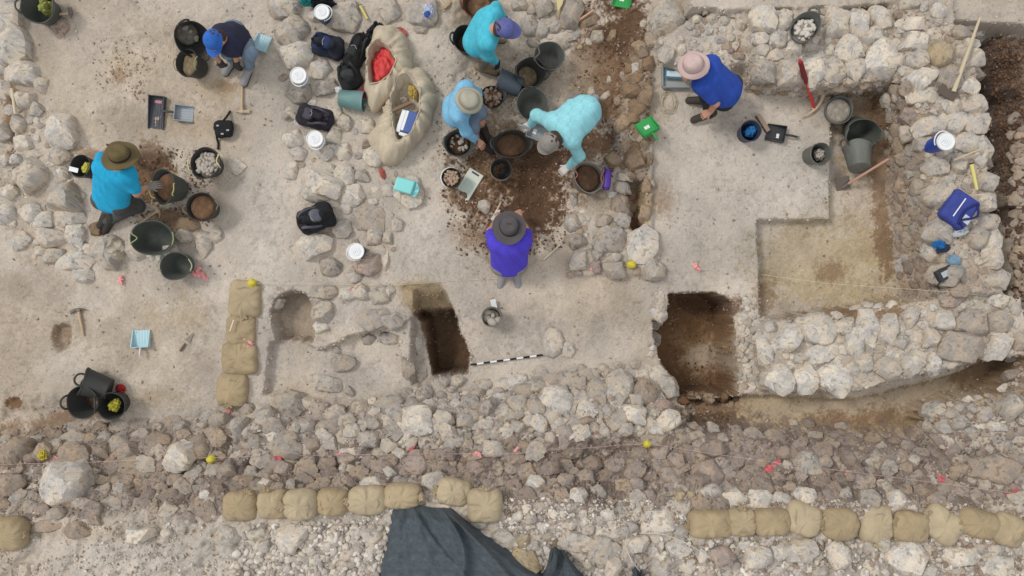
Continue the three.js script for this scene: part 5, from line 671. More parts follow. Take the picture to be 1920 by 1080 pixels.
// backpack: soft body, pockets, straps
function backpack(label, px, py, L, W, rot, D, m1, m2, o = {}) {
  const q = hit(px, py), lift = o.lift ?? 0; const c = P(px, py, q.y + D * 0.6 + lift), G = thing('backpack', label, 'backpack', V(c.x, q.y + lift, c.z)); G.rotation.y = -rot * Math.PI / 180; const s = (H - q.y - D) / H / S, l = L * s, w = W * s, wr = sd => (x, y, z) => (fbm3(x * 12 + sd, y * 12, z * 12, 3) - 0.5) * 0.045;
  const e = Math.min(w, D) * 0.42, A = (x, y, z) => V(x * (l - e), y, z * (w - e));
  const y0 = e * 0.9, prims = [[A(-1, y0, -0.8), A(1, y0, -0.8), e * 0.95, e * 0.8, 0.08], [A(-1, y0, 0.8), A(1, y0, 0.8), e * 0.95, e * 0.8, 0.08], [A(-1, y0, 0), A(1, y0 * 1.05, 0), e, e * 0.9, 0.08], [A(-0.8, D - e * 0.7, 0), A(0.6, D - e * 0.75, 0), e * 0.72, e * 0.6, 0.09]];
  mesh('body', new Field(prims, 0.012).warp(wr(px)).geo(undefined, 8), m1, G);
  const pk = mesh('front_pocket', new Field([[A(-0.5, D - e * 0.45, -0.35), A(-0.5, D - e * 0.45, 0.35), e * 0.55, e * 0.55, 0.05], [A(-0.1, D - e * 0.4, -0.3), A(-0.1, D - e * 0.4, 0.3), e * 0.45, e * 0.45, 0.05]], 0.011).warp(wr(py)).geo(undefined, 8), m2, G);
  mesh('zip', tube([A(-0.1, D + e * 0.1, -0.5), A(0.05, D + e * 0.12, 0), A(-0.1, D + e * 0.1, 0.5)], 0.004, 20), mat(rgb(150, 150, 152)), pk);
  for (const t of [-0.45, 0.45]) { const g = tube([A(0.85, D * 0.55, t), A(1.15, D * 0.62, t * 1.4), A(0.7, D * 0.9, t * 1.9), A(0, D * 0.62, t * 2.3), A(-0.8, y0, t * 2.2)], 0.014, 30, 8); mesh('shoulder_strap', g, o.strap ?? m2, G); }
  mesh('carry_loop', tube([A(1, D * 0.7, -0.2), A(1.3, D * 0.85, 0), A(1, D * 0.7, 0.2)], 0.01, 16), m1, G); return G;
}
function dustpan(label, px, py, w, l, rot, m, o = {}) { // open tray with handle; w,l in metres; rot: direction of the handle in the photo
  const q = hit(px, py), G = thing('dustpan', label, 'dustpan', V(q.x, q.y + 0.006 + (o.lift ?? 0), q.z)); G.rotation.y = -(rot) * Math.PI / 180; G.rotateZ(o.tip ?? 0.04);
  const add = (n, g, x, y, z, mm = m, par = G) => { const k = mesh(n, g, mm, par); k.position.set(x, y, z); return k; };
  const tray = add('tray', rbox(l, 0.006, w, 0.002), 0, 0.003, 0); add('back_wall', rbox(0.008, 0.07, w, 0.003), l / 2 - 0.004, 0.035, 0); for (const s of [-1, 1]) { const g = new THREE.BufferGeometry(); const sh = new THREE.Shape([new THREE.Vector2(-l / 2, 0), new THREE.Vector2(l / 2 - 0.009, 0), new THREE.Vector2(l / 2 - 0.009, 0.068), new THREE.Vector2(-l / 2, 0.016)]); const e = new THREE.ExtrudeGeometry(sh, { depth: 0.006, bevelEnabled: true, bevelSize: 0.0015, bevelThickness: 0.0015, bevelSegments: 1 }); e.translate(0, 0, -0.003); const k = mesh('side_wall', e, m, G); k.position.set(0, 0.0065, s * (w / 2 - 0.002)); }
  for (let i = -2; i <= 2; i++) mesh('rib', rbox(l * 0.8, 0.004, 0.006, 0.0015), m, tray).position.set(-0.02, 0.004, i * w / 6);
  if (o.handle !== false) { const k = mesh('handle', tube([V(l / 2, 0.045, 0), V(l / 2 + 0.06, 0.06, 0), V(l / 2 + (o.hl ?? 0.15), 0.05, 0)], 0.013, 14, 8), o.hm ?? m, G); mesh('hang_hole', new THREE.TorusGeometry(0.012, 0.004, 6, 14).rotateX(Math.PI / 2), o.hm ?? m, k).position.set(l / 2 + (o.hl ?? 0.15) + 0.01, 0.05, 0); }
  if (o.sticker) { const k = add('sticker', rbox(o.sticker[0], 0.001, o.sticker[1], 0.0004), o.sticker[2] ?? 0, 0.0085, o.sticker[3] ?? 0, o.stickerMat ?? whiteP); } return G;
}
const bagTone = canvasFree(256, (i, j) => { const u = i / 256, v = j / 256, m = 225 + (pfbm(u * 4, v * 4, 4, 4, 101) - 0.5) * 60 + ((i >> 1) + (j >> 1)) % 2 * 8 + (hash3(i, j, 2) - 0.5) * 18; return [m, m * 0.99, m * 0.96]; }, true);
const burlap = (r, g, b) => new THREE.MeshStandardMaterial({ color: rgb(r, g, b), map: bagTone, bumpMap: weave, bumpScale: 0.002, roughness: 0.95, side: THREE.DoubleSide });
const SBM = [burlap(194, 177, 148), burlap(186, 168, 138), burlap(200, 185, 158)];
function sandbag(label, px, py, rx, ry, rot, o = {}) {
  const q = hit(px, py), hh = o.h ?? rr(0.085, 0.12), s = (H - q.y - hh * 0.7) / H / S, sq = o.sq ?? rr(2.6, 4.4), a = rot * Math.PI / 180, sd = rnd() * 40, R = t0 => { const t = t0 - a, c = Math.abs(Math.cos(t)) / (rx * 1.07 * s), d = Math.abs(Math.sin(t)) / (ry * s); return Math.pow(c ** sq + d ** sq, -1 / sq) * (1 + (n2(Math.cos(t) * 3 + sd, Math.sin(t) * 3, 8) - 0.5) * 0.1); };
  const G = thing('sandbag', label, 'sandbag', null, o.group); const c = P(px, py, q.y + hh * 0.7); { let ym = -9, ya = 0; for (let i = 0; i < 9; i++) { const t = T(c.x + Math.cos(i) * rx * s * 0.45 * (i > 0), c.z + Math.sin(i) * ry * s * 0.45 * (i > 0)); ym = Math.max(ym, t); ya += t / 9; } G.position.set(c.x, mix(ya, ym, 0.7) - 0.01, c.z); }
  const m = SBM[Math.floor(rnd() * 3)], g = rockGeo(R, hh, 0.06, { seg: 56, flat: 0.78, rough: 0.45, cuts: 0, soft: true, tilt: 0.12 }), p = g.attributes.position; const na = (o.neck ?? rot) * Math.PI / 180, n = V(Math.cos(na), 0, Math.sin(na)), ln = R(na);
  for (let i = 0; i < p.count; i++) { const x = p.getX(i), y = p.getY(i), z = p.getZ(i), u = (x * n.x + z * n.z) / ln, v = (-x * n.z + z * n.x) / ln; if (y > 0) p.setY(i, y + (Math.sin(v * 22 + fbm2(u * 4 + sd, v * 4, 2) * 9) * 0.012 * sst(0.0, 1, u) + (fbm2(u * 5 + sd, v * 2.5, 3, 4) - 0.5) * 0.05) * Math.min(1, y / 0.03)); } g.computeVertexNormals(); mesh('sack', g, m, G);
  const tuft = []; for (let i = -3; i <= 3; i++) { const d = V(Math.cos(na + i * 0.28), 0.2 + rnd() * 0.4, Math.sin(na + i * 0.28)).normalize(), b0 = n.clone().multiplyScalar(ln * 0.84).setY(hh * 0.55); tuft.push(bar(b0, b0.clone().addScaledVector(d, 0.045 + rnd() * 0.03), 0.006, 0.016, 6)); } if (o.tuft !== false) mesh('gathered_neck', mergeGeometries(tuft), m, G);
  const se = []; for (let i = 0; i <= 10; i++) { const t = -1 + i / 5, u = -0.55 + 0.05 * Math.sin(i); const pt = n.clone().multiplyScalar(ln * u).add(V(-n.z, 0, n.x).multiplyScalar(t * 0.72 * R(na + Math.PI / 2))); pt.y = hh * mix(0.95, 0.5, t * t * 0.9) + 0.004; se.push(pt); } mesh('seam', tube(se, 0.004, 30, 5), m, G); placed.push([px, py, rx, ry]); return G;
}
function ribbon(pts, w) { const c = new THREE.CatmullRomCurve3(pts), n = 18, pos = [], idx = []; for (let i = 0; i <= n; i++) { const p = c.getPoint(i / n), t = c.getTangent(i / n), s = V(-t.z, 0.3 * Math.sin(i), t.x).normalize().multiplyScalar(w / 2); for (const k of [1, -1]) pos.push(p.x + s.x * k, p.y + s.y * k + 0.001, p.z + s.z * k, p.x + s.x * k, p.y + s.y * k - 0.001, p.z + s.z * k); } for (let i = 0; i < n; i++) { const a = i * 4, b = a + 4; idx.push(a, a + 2, b, b, a + 2, b + 2, a + 1, b + 1, a + 3, b + 1, b + 3, a + 3, a, b, a + 1, b, b + 1, a + 1, a + 2, a + 3, b + 2, b + 2, a + 3, b + 3); } const g = new THREE.BufferGeometry(); g.setAttribute('position', new THREE.Float32BufferAttribute(pos, 3)); g.setIndex(idx); g.computeVertexNormals(); return g; }
function tape(label, px, py, r, m = pinkM, group) { // knotted marker ribbon
  const q = hit(px, py), s = r * 1.35 / S, gs = [jig(new THREE.IcosahedronGeometry(s * 0.28, 2), s * 0.3, 40, px)]; gs[0].deleteAttribute('uv'); for (let i = 0; i < 4; i++) { const a = rnd() * 6.28, l = s * rr(0.6, 1.1); gs.push(ribbon([V(0, 0.01, 0), V(Math.cos(a) * l * 0.4, 0.03 * rnd() + 0.012, Math.sin(a) * l * 0.4), V(Math.cos(a + 0.4) * l * 0.8, 0.012 + 0.02 * rnd(), Math.sin(a + 0.4) * l * 0.8), V(Math.cos(a + 0.3) * l, 0.006, Math.sin(a + 0.3) * l)], s * 0.34)); }
  const o = single('marker_tape', mergeGeometries(gs.map(g => { g = g.index ? g.toNonIndexed() : g; return g; })), m, label, 'tape', group); o.position.set(q.x, q.y + 0.012, q.z); return o;
}
function crumple(name, label, cat, px, py, rx, ry, rot, hgt, m, o = {}) { // crumpled cloth or bag lying on the ground
  const q = hit(px, py), k = (H - q.y) / H / S, g0 = new THREE.IcosahedronGeometry(1, 16), g = mergeVertices(g0.deleteAttribute('normal').deleteAttribute('uv')), p = g.attributes.position, a = rot * Math.PI / 180, sd = px; const uv = [];
  for (let i = 0; i < p.count; i++) { let x = p.getX(i), y = p.getY(i), z = p.getZ(i); const n = fbm3(x * 1.6 + sd, y * 1.6, z * 1.6, 2), rg = Math.abs(fbm3(x * 2.6 + sd, y * 2.6 + 5, z * 2.6, 3) - 0.5) * 2, f = 0.74 + 0.6 * (n - 0.3) - rg * (o.fold ?? 0.55); let X = x * rx * k * f, Y = Math.max(-0.1, y) * hgt * f, Z = z * ry * k * f; p.setXYZ(i, X * Math.cos(a) - Z * Math.sin(a), Y, X * Math.sin(a) + Z * Math.cos(a)); uv.push(X * 6, Z * 6); } g.setAttribute('uv', new THREE.Float32BufferAttribute(uv, 2)); g.computeVertexNormals();
  const par = o.parent; const mm = par ? mesh(name, g, m, par) : single(name, g, m, label, cat, o.group); const c = P(px, py, q.y + hgt * 0.4 + (o.lift ?? 0)); mm.position.set(c.x, q.y + (o.lift ?? 0.004), c.z); if (par) mm.position.sub(par.position); return mm;
}
console.log('kit');

// ---------- baskets and buckets ----------
const so = (label, o = {}) => ({ label, ...o });
basket('dark green basket with a green cloth at the top left corner', 70, 12, 31, { mat: RB.green, h: 0.24 });
crumple('cloth', 'crumpled yellow-green cloth inside the basket at top left corner', 'cloth', 86, 12, 18, 17, 20, 0.2, cloth(164, 168, 92), { lift: 0.06 });
basket('black basket tipped over behind the person in the blue cap', 362, 74, 29, { tilt: 48, dir: 40, sx: 1.25, yaw: 120, limp: 0.06, fill: so('pale stone lump in the tipped black basket', { level: 0.2, soil: 'grey', stones: 3, size: 1.6 }) });
basket('oval black basket of brown earth below the tipped basket, upper left', 350, 117, 26, { sx: 0.86, h: 0.22, tilt: 14, dir: 190, handles: 'rope', rope: mat(rgb(150, 150, 110)), fill: so('dry brown earth in the oval basket at upper left', { level: 0.7, soil: 'olive', lean: 0.02 }) });
pail('small dark bucket with yellow rag and paper behind the olive hat', 150, 311, 21, { h: 0.2, mat: RB.black, tilt: 12, dir: 200 });
crumple('cloth', 'yellow rag hanging over the small dark bucket behind olive hat', 'cloth', 159, 315, 8, 13, 10, 0.06, cloth(214, 206, 92), { lift: 0.2 });
basket('basket of brown earth held by the kneeling person in turquoise', 305, 350, 31, { sx: 0.78, tilt: 16, dir: 180, h: 0.24, mat: RB.green, handles: 'rope', rope: mat(rgb(220, 208, 130)), limp: 0.06, fill: so('brown earth in the basket held by kneeling person in turquoise', { level: 0.72, soil: 'brown', lean: -0.02 }) });
basket('black basket filled with small pale stones left of the stone slab', 384, 306, 28, { h: 0.24, limp: 0.06, handles: 'rope', rope: mat(rgb(210, 200, 150)), fill: so('heap of small pale stones in a black basket', { level: 0.66, soil: 'grey', stones: 70, name: 'stone_heap', cat: 'stones' }) });
basket('round black basket full of brown earth with a rope handle, left area', 377, 388, 27, { h: 0.24, handles: 'rope', rope: ropeD, fill: so('level brown earth in the round black basket with rope handle', { level: 0.8, soil: 'brown', rough: 0.03 }) });
basket('large empty dark green basket below the hand pick, left area', 285, 446, 34, { h: 0.25, sx: 1.05, tilt: 10, dir: 20, mat: RB.green, limp: 0.07, handles: 'rope', rope: mat(rgb(158, 164, 116)) });
basket('smaller dark basket with pale rope handles above the pink ribbon', 328, 499, 26, { h: 0.22, sx: 1.12, tilt: 8, dir: 120, mat: RB.green, limp: 0.06, handles: 'rope', rope: mat(rgb(176, 178, 150)) });
basket('large dark basket leaning in the group of three at lower left', 153, 755, 31, { h: 0.26, tilt: 10, dir: 150, mat: RB.black, fill: so('thin layer of reddish soil in the dark basket at lower left', { level: 0.12, soil: 'dark' }) });
basket('black basket lying on its side in the group of three at lower left', 158, 716, 27, { h: 0.27, tilt: 78, dir: 200, mat: RB.black, limp: 0.08 });
pail('black bucket with a yellow rag in the group at lower left', 208, 762, 25, { h: 0.22, mat: RB.black, tilt: 6, dir: 30 });
crumple('cloth', 'yellow rag on the black bucket at lower left', 'cloth', 213, 760, 11, 15, 30, 0.08, cloth(196, 190, 66), { lift: 0.14 });
crumple('cloth', 'small red cloth tucked beside the black baskets at lower left', 'cloth', 225, 730, 12, 10, 30, 0.07, cloth(184, 44, 48));
basket('black basket left of the person in the long cyan shirt', 874, 72, 25, { h: 0.26, fill: so('dark soil in the basket left of the long cyan shirt', { level: 0.3, soil: 'dark' }) });
basket('reddish brown basket at the top edge behind the cyan shirt', 898, 4, 30, { mat: RB.brown, h: 0.24, fill: so('reddish soil in the brown basket at the top edge', { level: 0.55, soil: 'brown' }) });
basket('empty grey basket next to the stones right of the purple-blue cap', 1030, 104, 27, { mat: RB.grey, h: 0.25, handles: 'rope', rope: ropeD });
basket('black basket with a red cord tied at its rim', 996, 136, 28, { mat: RB.black, h: 0.26, tilt: 12, dir: 10, fill: so('dry dusty soil in the basket with red cord', { level: 0.25, soil: 'olive' }) });
pail('blue-grey bucket lying on its side among the baskets', 934, 148, 21, { h: 0.27, mat: RB.blue, tilt: 84, dir: 200, taper: 0.86 });
basket('basket of dark rubbish right of the beige sun hat', 923, 181, 21, { h: 0.2, fill: so('dark rubble and roots right of the beige sun hat', { level: 0.85, soil: 'dark', stones: 26, stoneMat: chipMat[2], name: 'debris_heap', cat: 'debris' }) });
basket('large empty grey basket above the arm of the bending person', 998, 194, 30, { mat: RB.grey, h: 0.26, handles: 'rope', rope: ropeD, limp: 0.05 });
basket('dark basket under the arm of the pale blue shirt', 862, 268, 27, { mat: RB.green, h: 0.22, tilt: 10, dir: 30, limp: 0.07, fill: so('leaves and soil in the basket under the pale blue sleeve', { level: 0.4, soil: 'dark', stones: 16 }) });
basket('wide oval basket of red-brown earth in front of the grey cap', 959, 270, 27, { h: 0.22, sx: 1.25, limp: 0.06, mat: RB.black, fill: so('red-brown earth in the wide oval basket before the grey cap', { level: 0.72, soil: 'dark' }) });
pail('empty black bucket on the dark soil right of the pale tray', 940, 317, 20, { mat: RB.black, h: 0.24, bail: 20 });
pail('small bucket full of gravel left of the pale tray', 846, 333, 18, { mat: RB.black, h: 0.2, bail: 110, bailMat: whiteP, fill: so('brown gravel in the small bucket left of the pale tray', { level: 0.8, soil: 'brown', stones: 60, size: 0.7, stoneMat: mat(rgb(168, 146, 124)), name: 'gravel_heap', cat: 'gravel' }) });
basket('grey basket of dark earth beside the purple bottle', 1104, 332, 29, { mat: RB.slate, h: 0.24, tilt: 10, dir: 340, limp: 0.07, sx: 0.95, handles: 'rope', rope: mat(rgb(176, 110, 100)), fill: so('dark brown earth in the basket beside the purple bottle', { level: 0.78, soil: 'dark' }) });
pail('small navy bucket with bright blue contents in the right-hand room', 1408, 245, 19, { mat: RB.navy, h: 0.22, bail: 200 });
crumple('cloth', 'bright blue rag inside the small navy bucket', 'cloth', 1408, 246, 13, 13, 0, 0.08, cloth(38, 118, 180), { lift: 0.1 });
pail('grey bucket with a crumpled sheet at the edge of the sunken floor', 1540, 288, 20, { mat: RB.grey, h: 0.24, tilt: 8, dir: 20, bail: 60 });
crumple('cloth', 'crumpled pale sheet inside the grey bucket by sunken floor', 'cloth', 1538, 289, 13, 13, 40, 0.1, cloth(196, 188, 178), { lift: 0.12, fold: 0.9 });
basket('basket holding grey dust in the corner of the sunken floor', 1574, 206, 26, { mat: RB.grey, h: 0.24, handles: 'none', fill: so('fine grey dust in the basket at the sunken floor corner', { level: 0.9, soil: 'grey', rough: 0.03 }) });
basket('upright dark basket next to the grey dust basket, sunken floor', 1618, 252, 30, { mat: RB.green, h: 0.28, tilt: 26, dir: 100, limp: 0.06 });
basket('tipped dark basket lying against another on the sunken floor', 1608, 276, 27, { mat: RB.grey, h: 0.27, tilt: 112, dir: 275, limp: 0.06 });
basket('grey basket of white stones standing on the north wall', 1511, 50, 24, { mat: RB.grey, h: 0.24, sx: 1.2, yaw: 60, tilt: 10, dir: 200, limp: 0.06, fill: so('white stones in the basket standing on the north wall', { level: 0.6, soil: 'grey', stones: 46, stoneMat: chipMat[1], name: 'stone_heap', cat: 'stones' }) });
pail('small grey bucket of stones with a white card beside it', 922, 595, 18, { mat: RB.slate, h: 0.22, bail: 180, fill: so('two large stones in the small grey bucket by white card', { level: 0.45, soil: 'grey', stones: 7, size: 2 }) });
vessel('plant_pot', 'pot', 'teal pot lying on its side by the black bags', 683, 190, 19, { h: 0.27, mat: RB.teal, tilt: 88, dir: 8, taper: 0.82, handles: 'none', limp: 0.003 });
const bNavy = mat(rgb(44, 62, 110), { roughness: 0.5 }), bWhite = mat(rgb(214, 218, 222), { roughness: 0.5 }), bBlue = mat(rgb(30, 66, 168), { roughness: 0.45 });
lidBucket('white lidded bucket on the flat block at the top edge', 603, 22, 14, bNavy, 350);
lidBucket('white lidded bucket directly below the two big pale boulders', 559, 141, 15, bWhite, 90);
lidBucket('white lidded bucket below the dark purple backpack', 590, 260, 15, bWhite, 75);
lidBucket('white lidded bucket alone on the pale floor near the middle', 667, 471, 15, bNavy, 150);
lidBucket('blue bucket with white lid standing on the right-hand wall', 1774, 265, 15, bBlue, 250, 0.3);

// ---------- bags ----------
backpack('navy and black backpack beside the two pale boulders at top', 610, 82, 30, 27, 195, 0.26, cloth(40, 44, 56), cloth(44, 56, 96));
backpack('dark purple-grey backpack above a white lidded bucket', 588, 217, 34, 25, 15, 0.24, cloth(46, 42, 52), cloth(84, 76, 88));
backpack('black backpack with grey top flap on a pale block', 588, 408, 35, 30, 160, 0.26, cloth(30, 32, 36), cloth(100, 100, 112), { lift: 0.06 });
backpack('black backpack in the pile of bags beside the red sack', 668, 92, 34, 22, 300, 0.26, cloth(34, 34, 34), cloth(52, 54, 54));
backpack('black rucksack with hanging straps below the pile of bags', 652, 138, 26, 26, 250, 0.24, cloth(36, 37, 38), cloth(58, 60, 62));
crumple('jacket', 'crumpled black jacket with raised sleeve above the red sack', 'jacket', 700, 58, 27, 15, -50, 0.18, cloth(44, 44, 46), { fold: 0.7 });
crumple('cap', 'small dark cap lying beside the teal pot', 'cap', 662, 157, 12, 11, 0, 0.1, cloth(58, 58, 62), { fold: 0.2 });
crumple('jacket', 'dark jacket with a teal panel at the top edge of the picture', 'jacket', 600, 0, 30, 12, 5, 0.2, cloth(30, 36, 44), { lift: 0.05 });
crumple('cloth', 'small teal cloth at the top edge above the white lidded bucket', 'cloth', 572, 2, 14, 7, 0, 0.16, cloth(40, 150, 150), { lift: 0.1 });
crumple('wrapper', 'white crumpled wrapper left of the teal pot', 'wrapper', 634, 168, 12, 8, 20, 0.05, mat(rgb(214, 216, 218)), { fold: 0.3 });
{ // black camera bag with strap
  const q = hit(424, 243), G = thing('camera_bag', 'small black camera bag with loose straps on the left floor', 'bag', q.clone()); const b = cloth(32, 32, 34);
  mesh('body', new Field([[V(-0.05, 0.06, -0.03), V(0.05, 0.06, -0.04), 0.06, 0.055, 0.05], [V(-0.04, 0.06, 0.05), V(0.05, 0.055, 0.05), 0.055, 0.05, 0.05]], 0.009).warp((x, y, z) => (fbm3(x * 20, y * 20, z * 20) - 0.5) * 0.03).geo(undefined, 8), b, G);
  mesh('strap', tube([V(-0.07, 0.08, 0.04), V(-0.09, 0.03, 0.1), V(-0.08, 0.012, 0.16), V(-0.085, 0.012, 0.22)], 0.012, 24), b, G); mesh('strap', tube([V(0, 0.1, -0.07), V(0.03, 0.05, -0.14), V(0.05, 0.014, -0.2)], 0.012, 20), b, G);
  for (const [x, z] of [[-0.05, -0.02], [0.06, 0.03], [0, 0.07]]) mesh('buckle', rbox(0.03, 0.012, 0.018, 0.004), mat(rgb(170, 172, 174)), G).position.set(x, 0.118, z);
}
{ // open jute sacks
  const sackM = burlap(216, 204, 184);
  const loft = (name, label, cx, cy, outer, inner, hh) => {
    const q = hit(cx, cy), G = thing(name, label, 'sack', q.clone()), f = hgt => (H - q.y - hgt) / H / S, lo = (pts, hgt) => polyR(pts.map(p => [(p[0] - cx) * f(hgt), (p[1] - cy) * f(hgt)])), O0 = lo(outer, 0), O1 = lo(outer, hh), I = lo(inner, hh), seg = 72, pos = [], uv = [], idx = [], sd = cx;
    const rings = [[0, 1.0, -0.02], [0, 1.02, 0.04], [0, 0.98, hh * 0.62], [0.5, 1, hh * 0.92], [0.85, 1, hh], [1, 1, hh * 0.98], [1, 0.93, hh * 0.7], [1, 0.86, hh * 0.25], [1, 0.5, 0.012], [1, 0.001, 0.012]];
    rings.forEach(([t, k, y], ri) => { for (let i = 0; i < seg; i++) { const a = i / seg * 6.2832, ro = (O0(a) + O0(a + 0.06) + O0(a - 0.06)) / 3, r2 = (I(a) + I(a + 0.06) + I(a - 0.06)) / 3, fold = (fbm2(Math.cos(a) * 5 + sd, Math.sin(a) * 5 + ri * 0.5, 3, 6) - 0.5), r = mix(ro, r2, t) * k * (1 + fold * 0.2 * (ri > 0 && ri < 8 ? 1 : 0)), yy = y + (ri > 1 && ri < 8 ? fold * 0.14 : 0); pos.push(Math.cos(a) * r, Math.max(-0.02, yy), Math.sin(a) * r); uv.push(Math.cos(a) * r * 5, Math.sin(a) * r * 5 + y * 5); } });
    for (let k = 0; k < rings.length - 1; k++) for (let i = 0; i < seg; i++) { const a = k * seg + i, b = k * seg + (i + 1) % seg; idx.push(a, a + seg, b, b, a + seg, b + seg); }
    const g = new THREE.BufferGeometry(); g.setAttribute('position', new THREE.Float32BufferAttribute(pos, 3)); g.setAttribute('uv', new THREE.Float32BufferAttribute(uv, 2)); g.setIndex(idx); g.computeVertexNormals(); mesh('sack_cloth', g, sackM, G);
    const hem = []; for (let i = 0; i < 40; i++) { const a = i / 40 * 6.2832, fold = fbm2(Math.cos(a) * 5 + sd, Math.sin(a) * 5 + 2.5, 3, 6) - 0.5; hem.push(V(Math.cos(a) * I(a) * (1 + fold * 0.2), hh * 0.985 + fold * 0.14 + 0.004, Math.sin(a) * I(a) * (1 + fold * 0.2))); } mesh('hem', tube(hem, 0.008, 160, 6, true), sackM, G); return G;
  };
  loft('jute_sack', 'open jute sack stuffed with a crumpled red bag', 722, 125, [[705, 60], [735, 53], [760, 70], [770, 105], [776, 130], [760, 165], [720, 200], [698, 214], [688, 190], [690, 140], [692, 95]], [[702, 88], [720, 84], [738, 102], [750, 124], [738, 150], [718, 166], [699, 168], [693, 130]], 0.24);
  crumple('red_bag', 'crumpled red plastic bag inside the open jute sack', 'bag', 720, 128, 33, 52, 5, 0.22, mat(rgb(206, 62, 62), { roughness: 0.6 }), { lift: 0.03, fold: 0.35 });
  crumple('cloth', 'green cloth tucked along the red bag in the sack', 'cloth', 741, 106, 7, 16, -30, 0.1, cloth(52, 140, 72), { lift: 0.14 });
  crumple('cloth', 'green and white cloth at the lower end of the red bag', 'cloth', 712, 174, 12, 9, -20, 0.08, cloth(96, 150, 112), { lift: 0.1 });
  crumple('cloth', 'small red cloth spilling from the mouth of the teal pot', 'cloth', 683, 172, 12, 17, 60, 0.1, cloth(182, 58, 62), { lift: 0.02 });
  loft('jute_sack', 'large open jute sack holding a blue box and a plank', 762, 215, [[757, 132], [790, 128], [813, 155], [819, 190], [809, 235], [782, 270], [762, 290], [745, 311], [722, 305], [692, 262], [722, 210], [740, 165]], [[747, 152], [775, 150], [792, 176], [792, 216], [776, 256], [748, 276], [741, 240], [737, 205]], 0.22);
  const box = (name, label, cat, px, py, w, d, hh, rot, m, lift, part) => { const q = hit(px, py), c = P(px, py, q.y + lift + hh), G = thing(name, label, cat, V(c.x, q.y + lift, c.z)); G.rotation.y = -rot * Math.PI / 180; mesh('box', rbox(w, hh, d, 0.012, 3), m, G).position.y = hh / 2; if (part) part(G, hh); return G; };
  box('storage_box', 'blue box with a white side inside the large jute sack', 'box', 769, 229, 0.15, 0.24, 0.14, 18, mat(rgb(72, 96, 160), { roughness: 0.6 }), 0.06, (G, hh) => { mesh('lid_strip', rbox(0.03, 0.008, 0.22, 0.003), whiteP, G).position.set(-0.06, hh, 0); mesh('white_panel', rbox(0.05, hh * 0.9, 0.25, 0.01), whiteP, G).position.set(-0.1, hh * 0.5, 0.015); mesh('end_panel', rbox(0.15, hh * 0.85, 0.04, 0.01), whiteP, G).position.set(-0.01, hh * 0.45, 0.145); });
  { const q = hit(753, 200), c = P(753, 200, 0.19), G = thing('wood_plank', 'short brown wooden plank across the mouth of the jute sack', 'plank', V(c.x, q.y + 0.16, c.z)); G.rotation.y = 24 * Math.PI / 180; mesh('board', rbox(0.24, 0.05, 0.035, 0.005), mat(rgb(128, 104, 84)), G).position.y = 0.025; mesh('end_cap', rbox(0.012, 0.054, 0.039, 0.004), mat(rgb(150, 128, 104)), G).position.set(0.122, 0.025, 0); }
  crumple('glove', 'pair of yellow work gloves inside the large jute sack', 'gloves', 773, 172, 10, 17, -30, 0.07, cloth(198, 172, 92), { lift: 0.1, fold: 0.8 });
  crumple('cloth', 'grey cloth beside the yellow gloves inside the jute sack', 'cloth', 758, 188, 10, 8, 0, 0.08, cloth(170, 158, 142), { lift: 0.1 });
  crumple('net_bag', 'torn red net bag above the jute sack at top', 'bag', 752, 60, 16, 11, 35, 0.05, mat(rgb(180, 92, 84)), { fold: 0.9 });
  crumple('net_bag', 'torn red scrap left of the flat stone with turquoise packet', 'bag', 717, 325, 7, 14, -20, 0.04, mat(rgb(176, 96, 84)), { fold: 0.9 });
  crumple('plastic_bag', 'clear plastic bag with blue print on the block at top', 'bag', 802, 22, 13, 20, 10, 0.06, mat(rgb(176, 184, 206), { roughness: 0.3 }), { lift: 0.1, fold: 0.6 });
  crumple('cloth', 'blue scrap on the clear plastic bag at top', 'cloth', 801, 26, 7, 7, 0, 0.03, cloth(66, 96, 170), { lift: 0.15 });
}
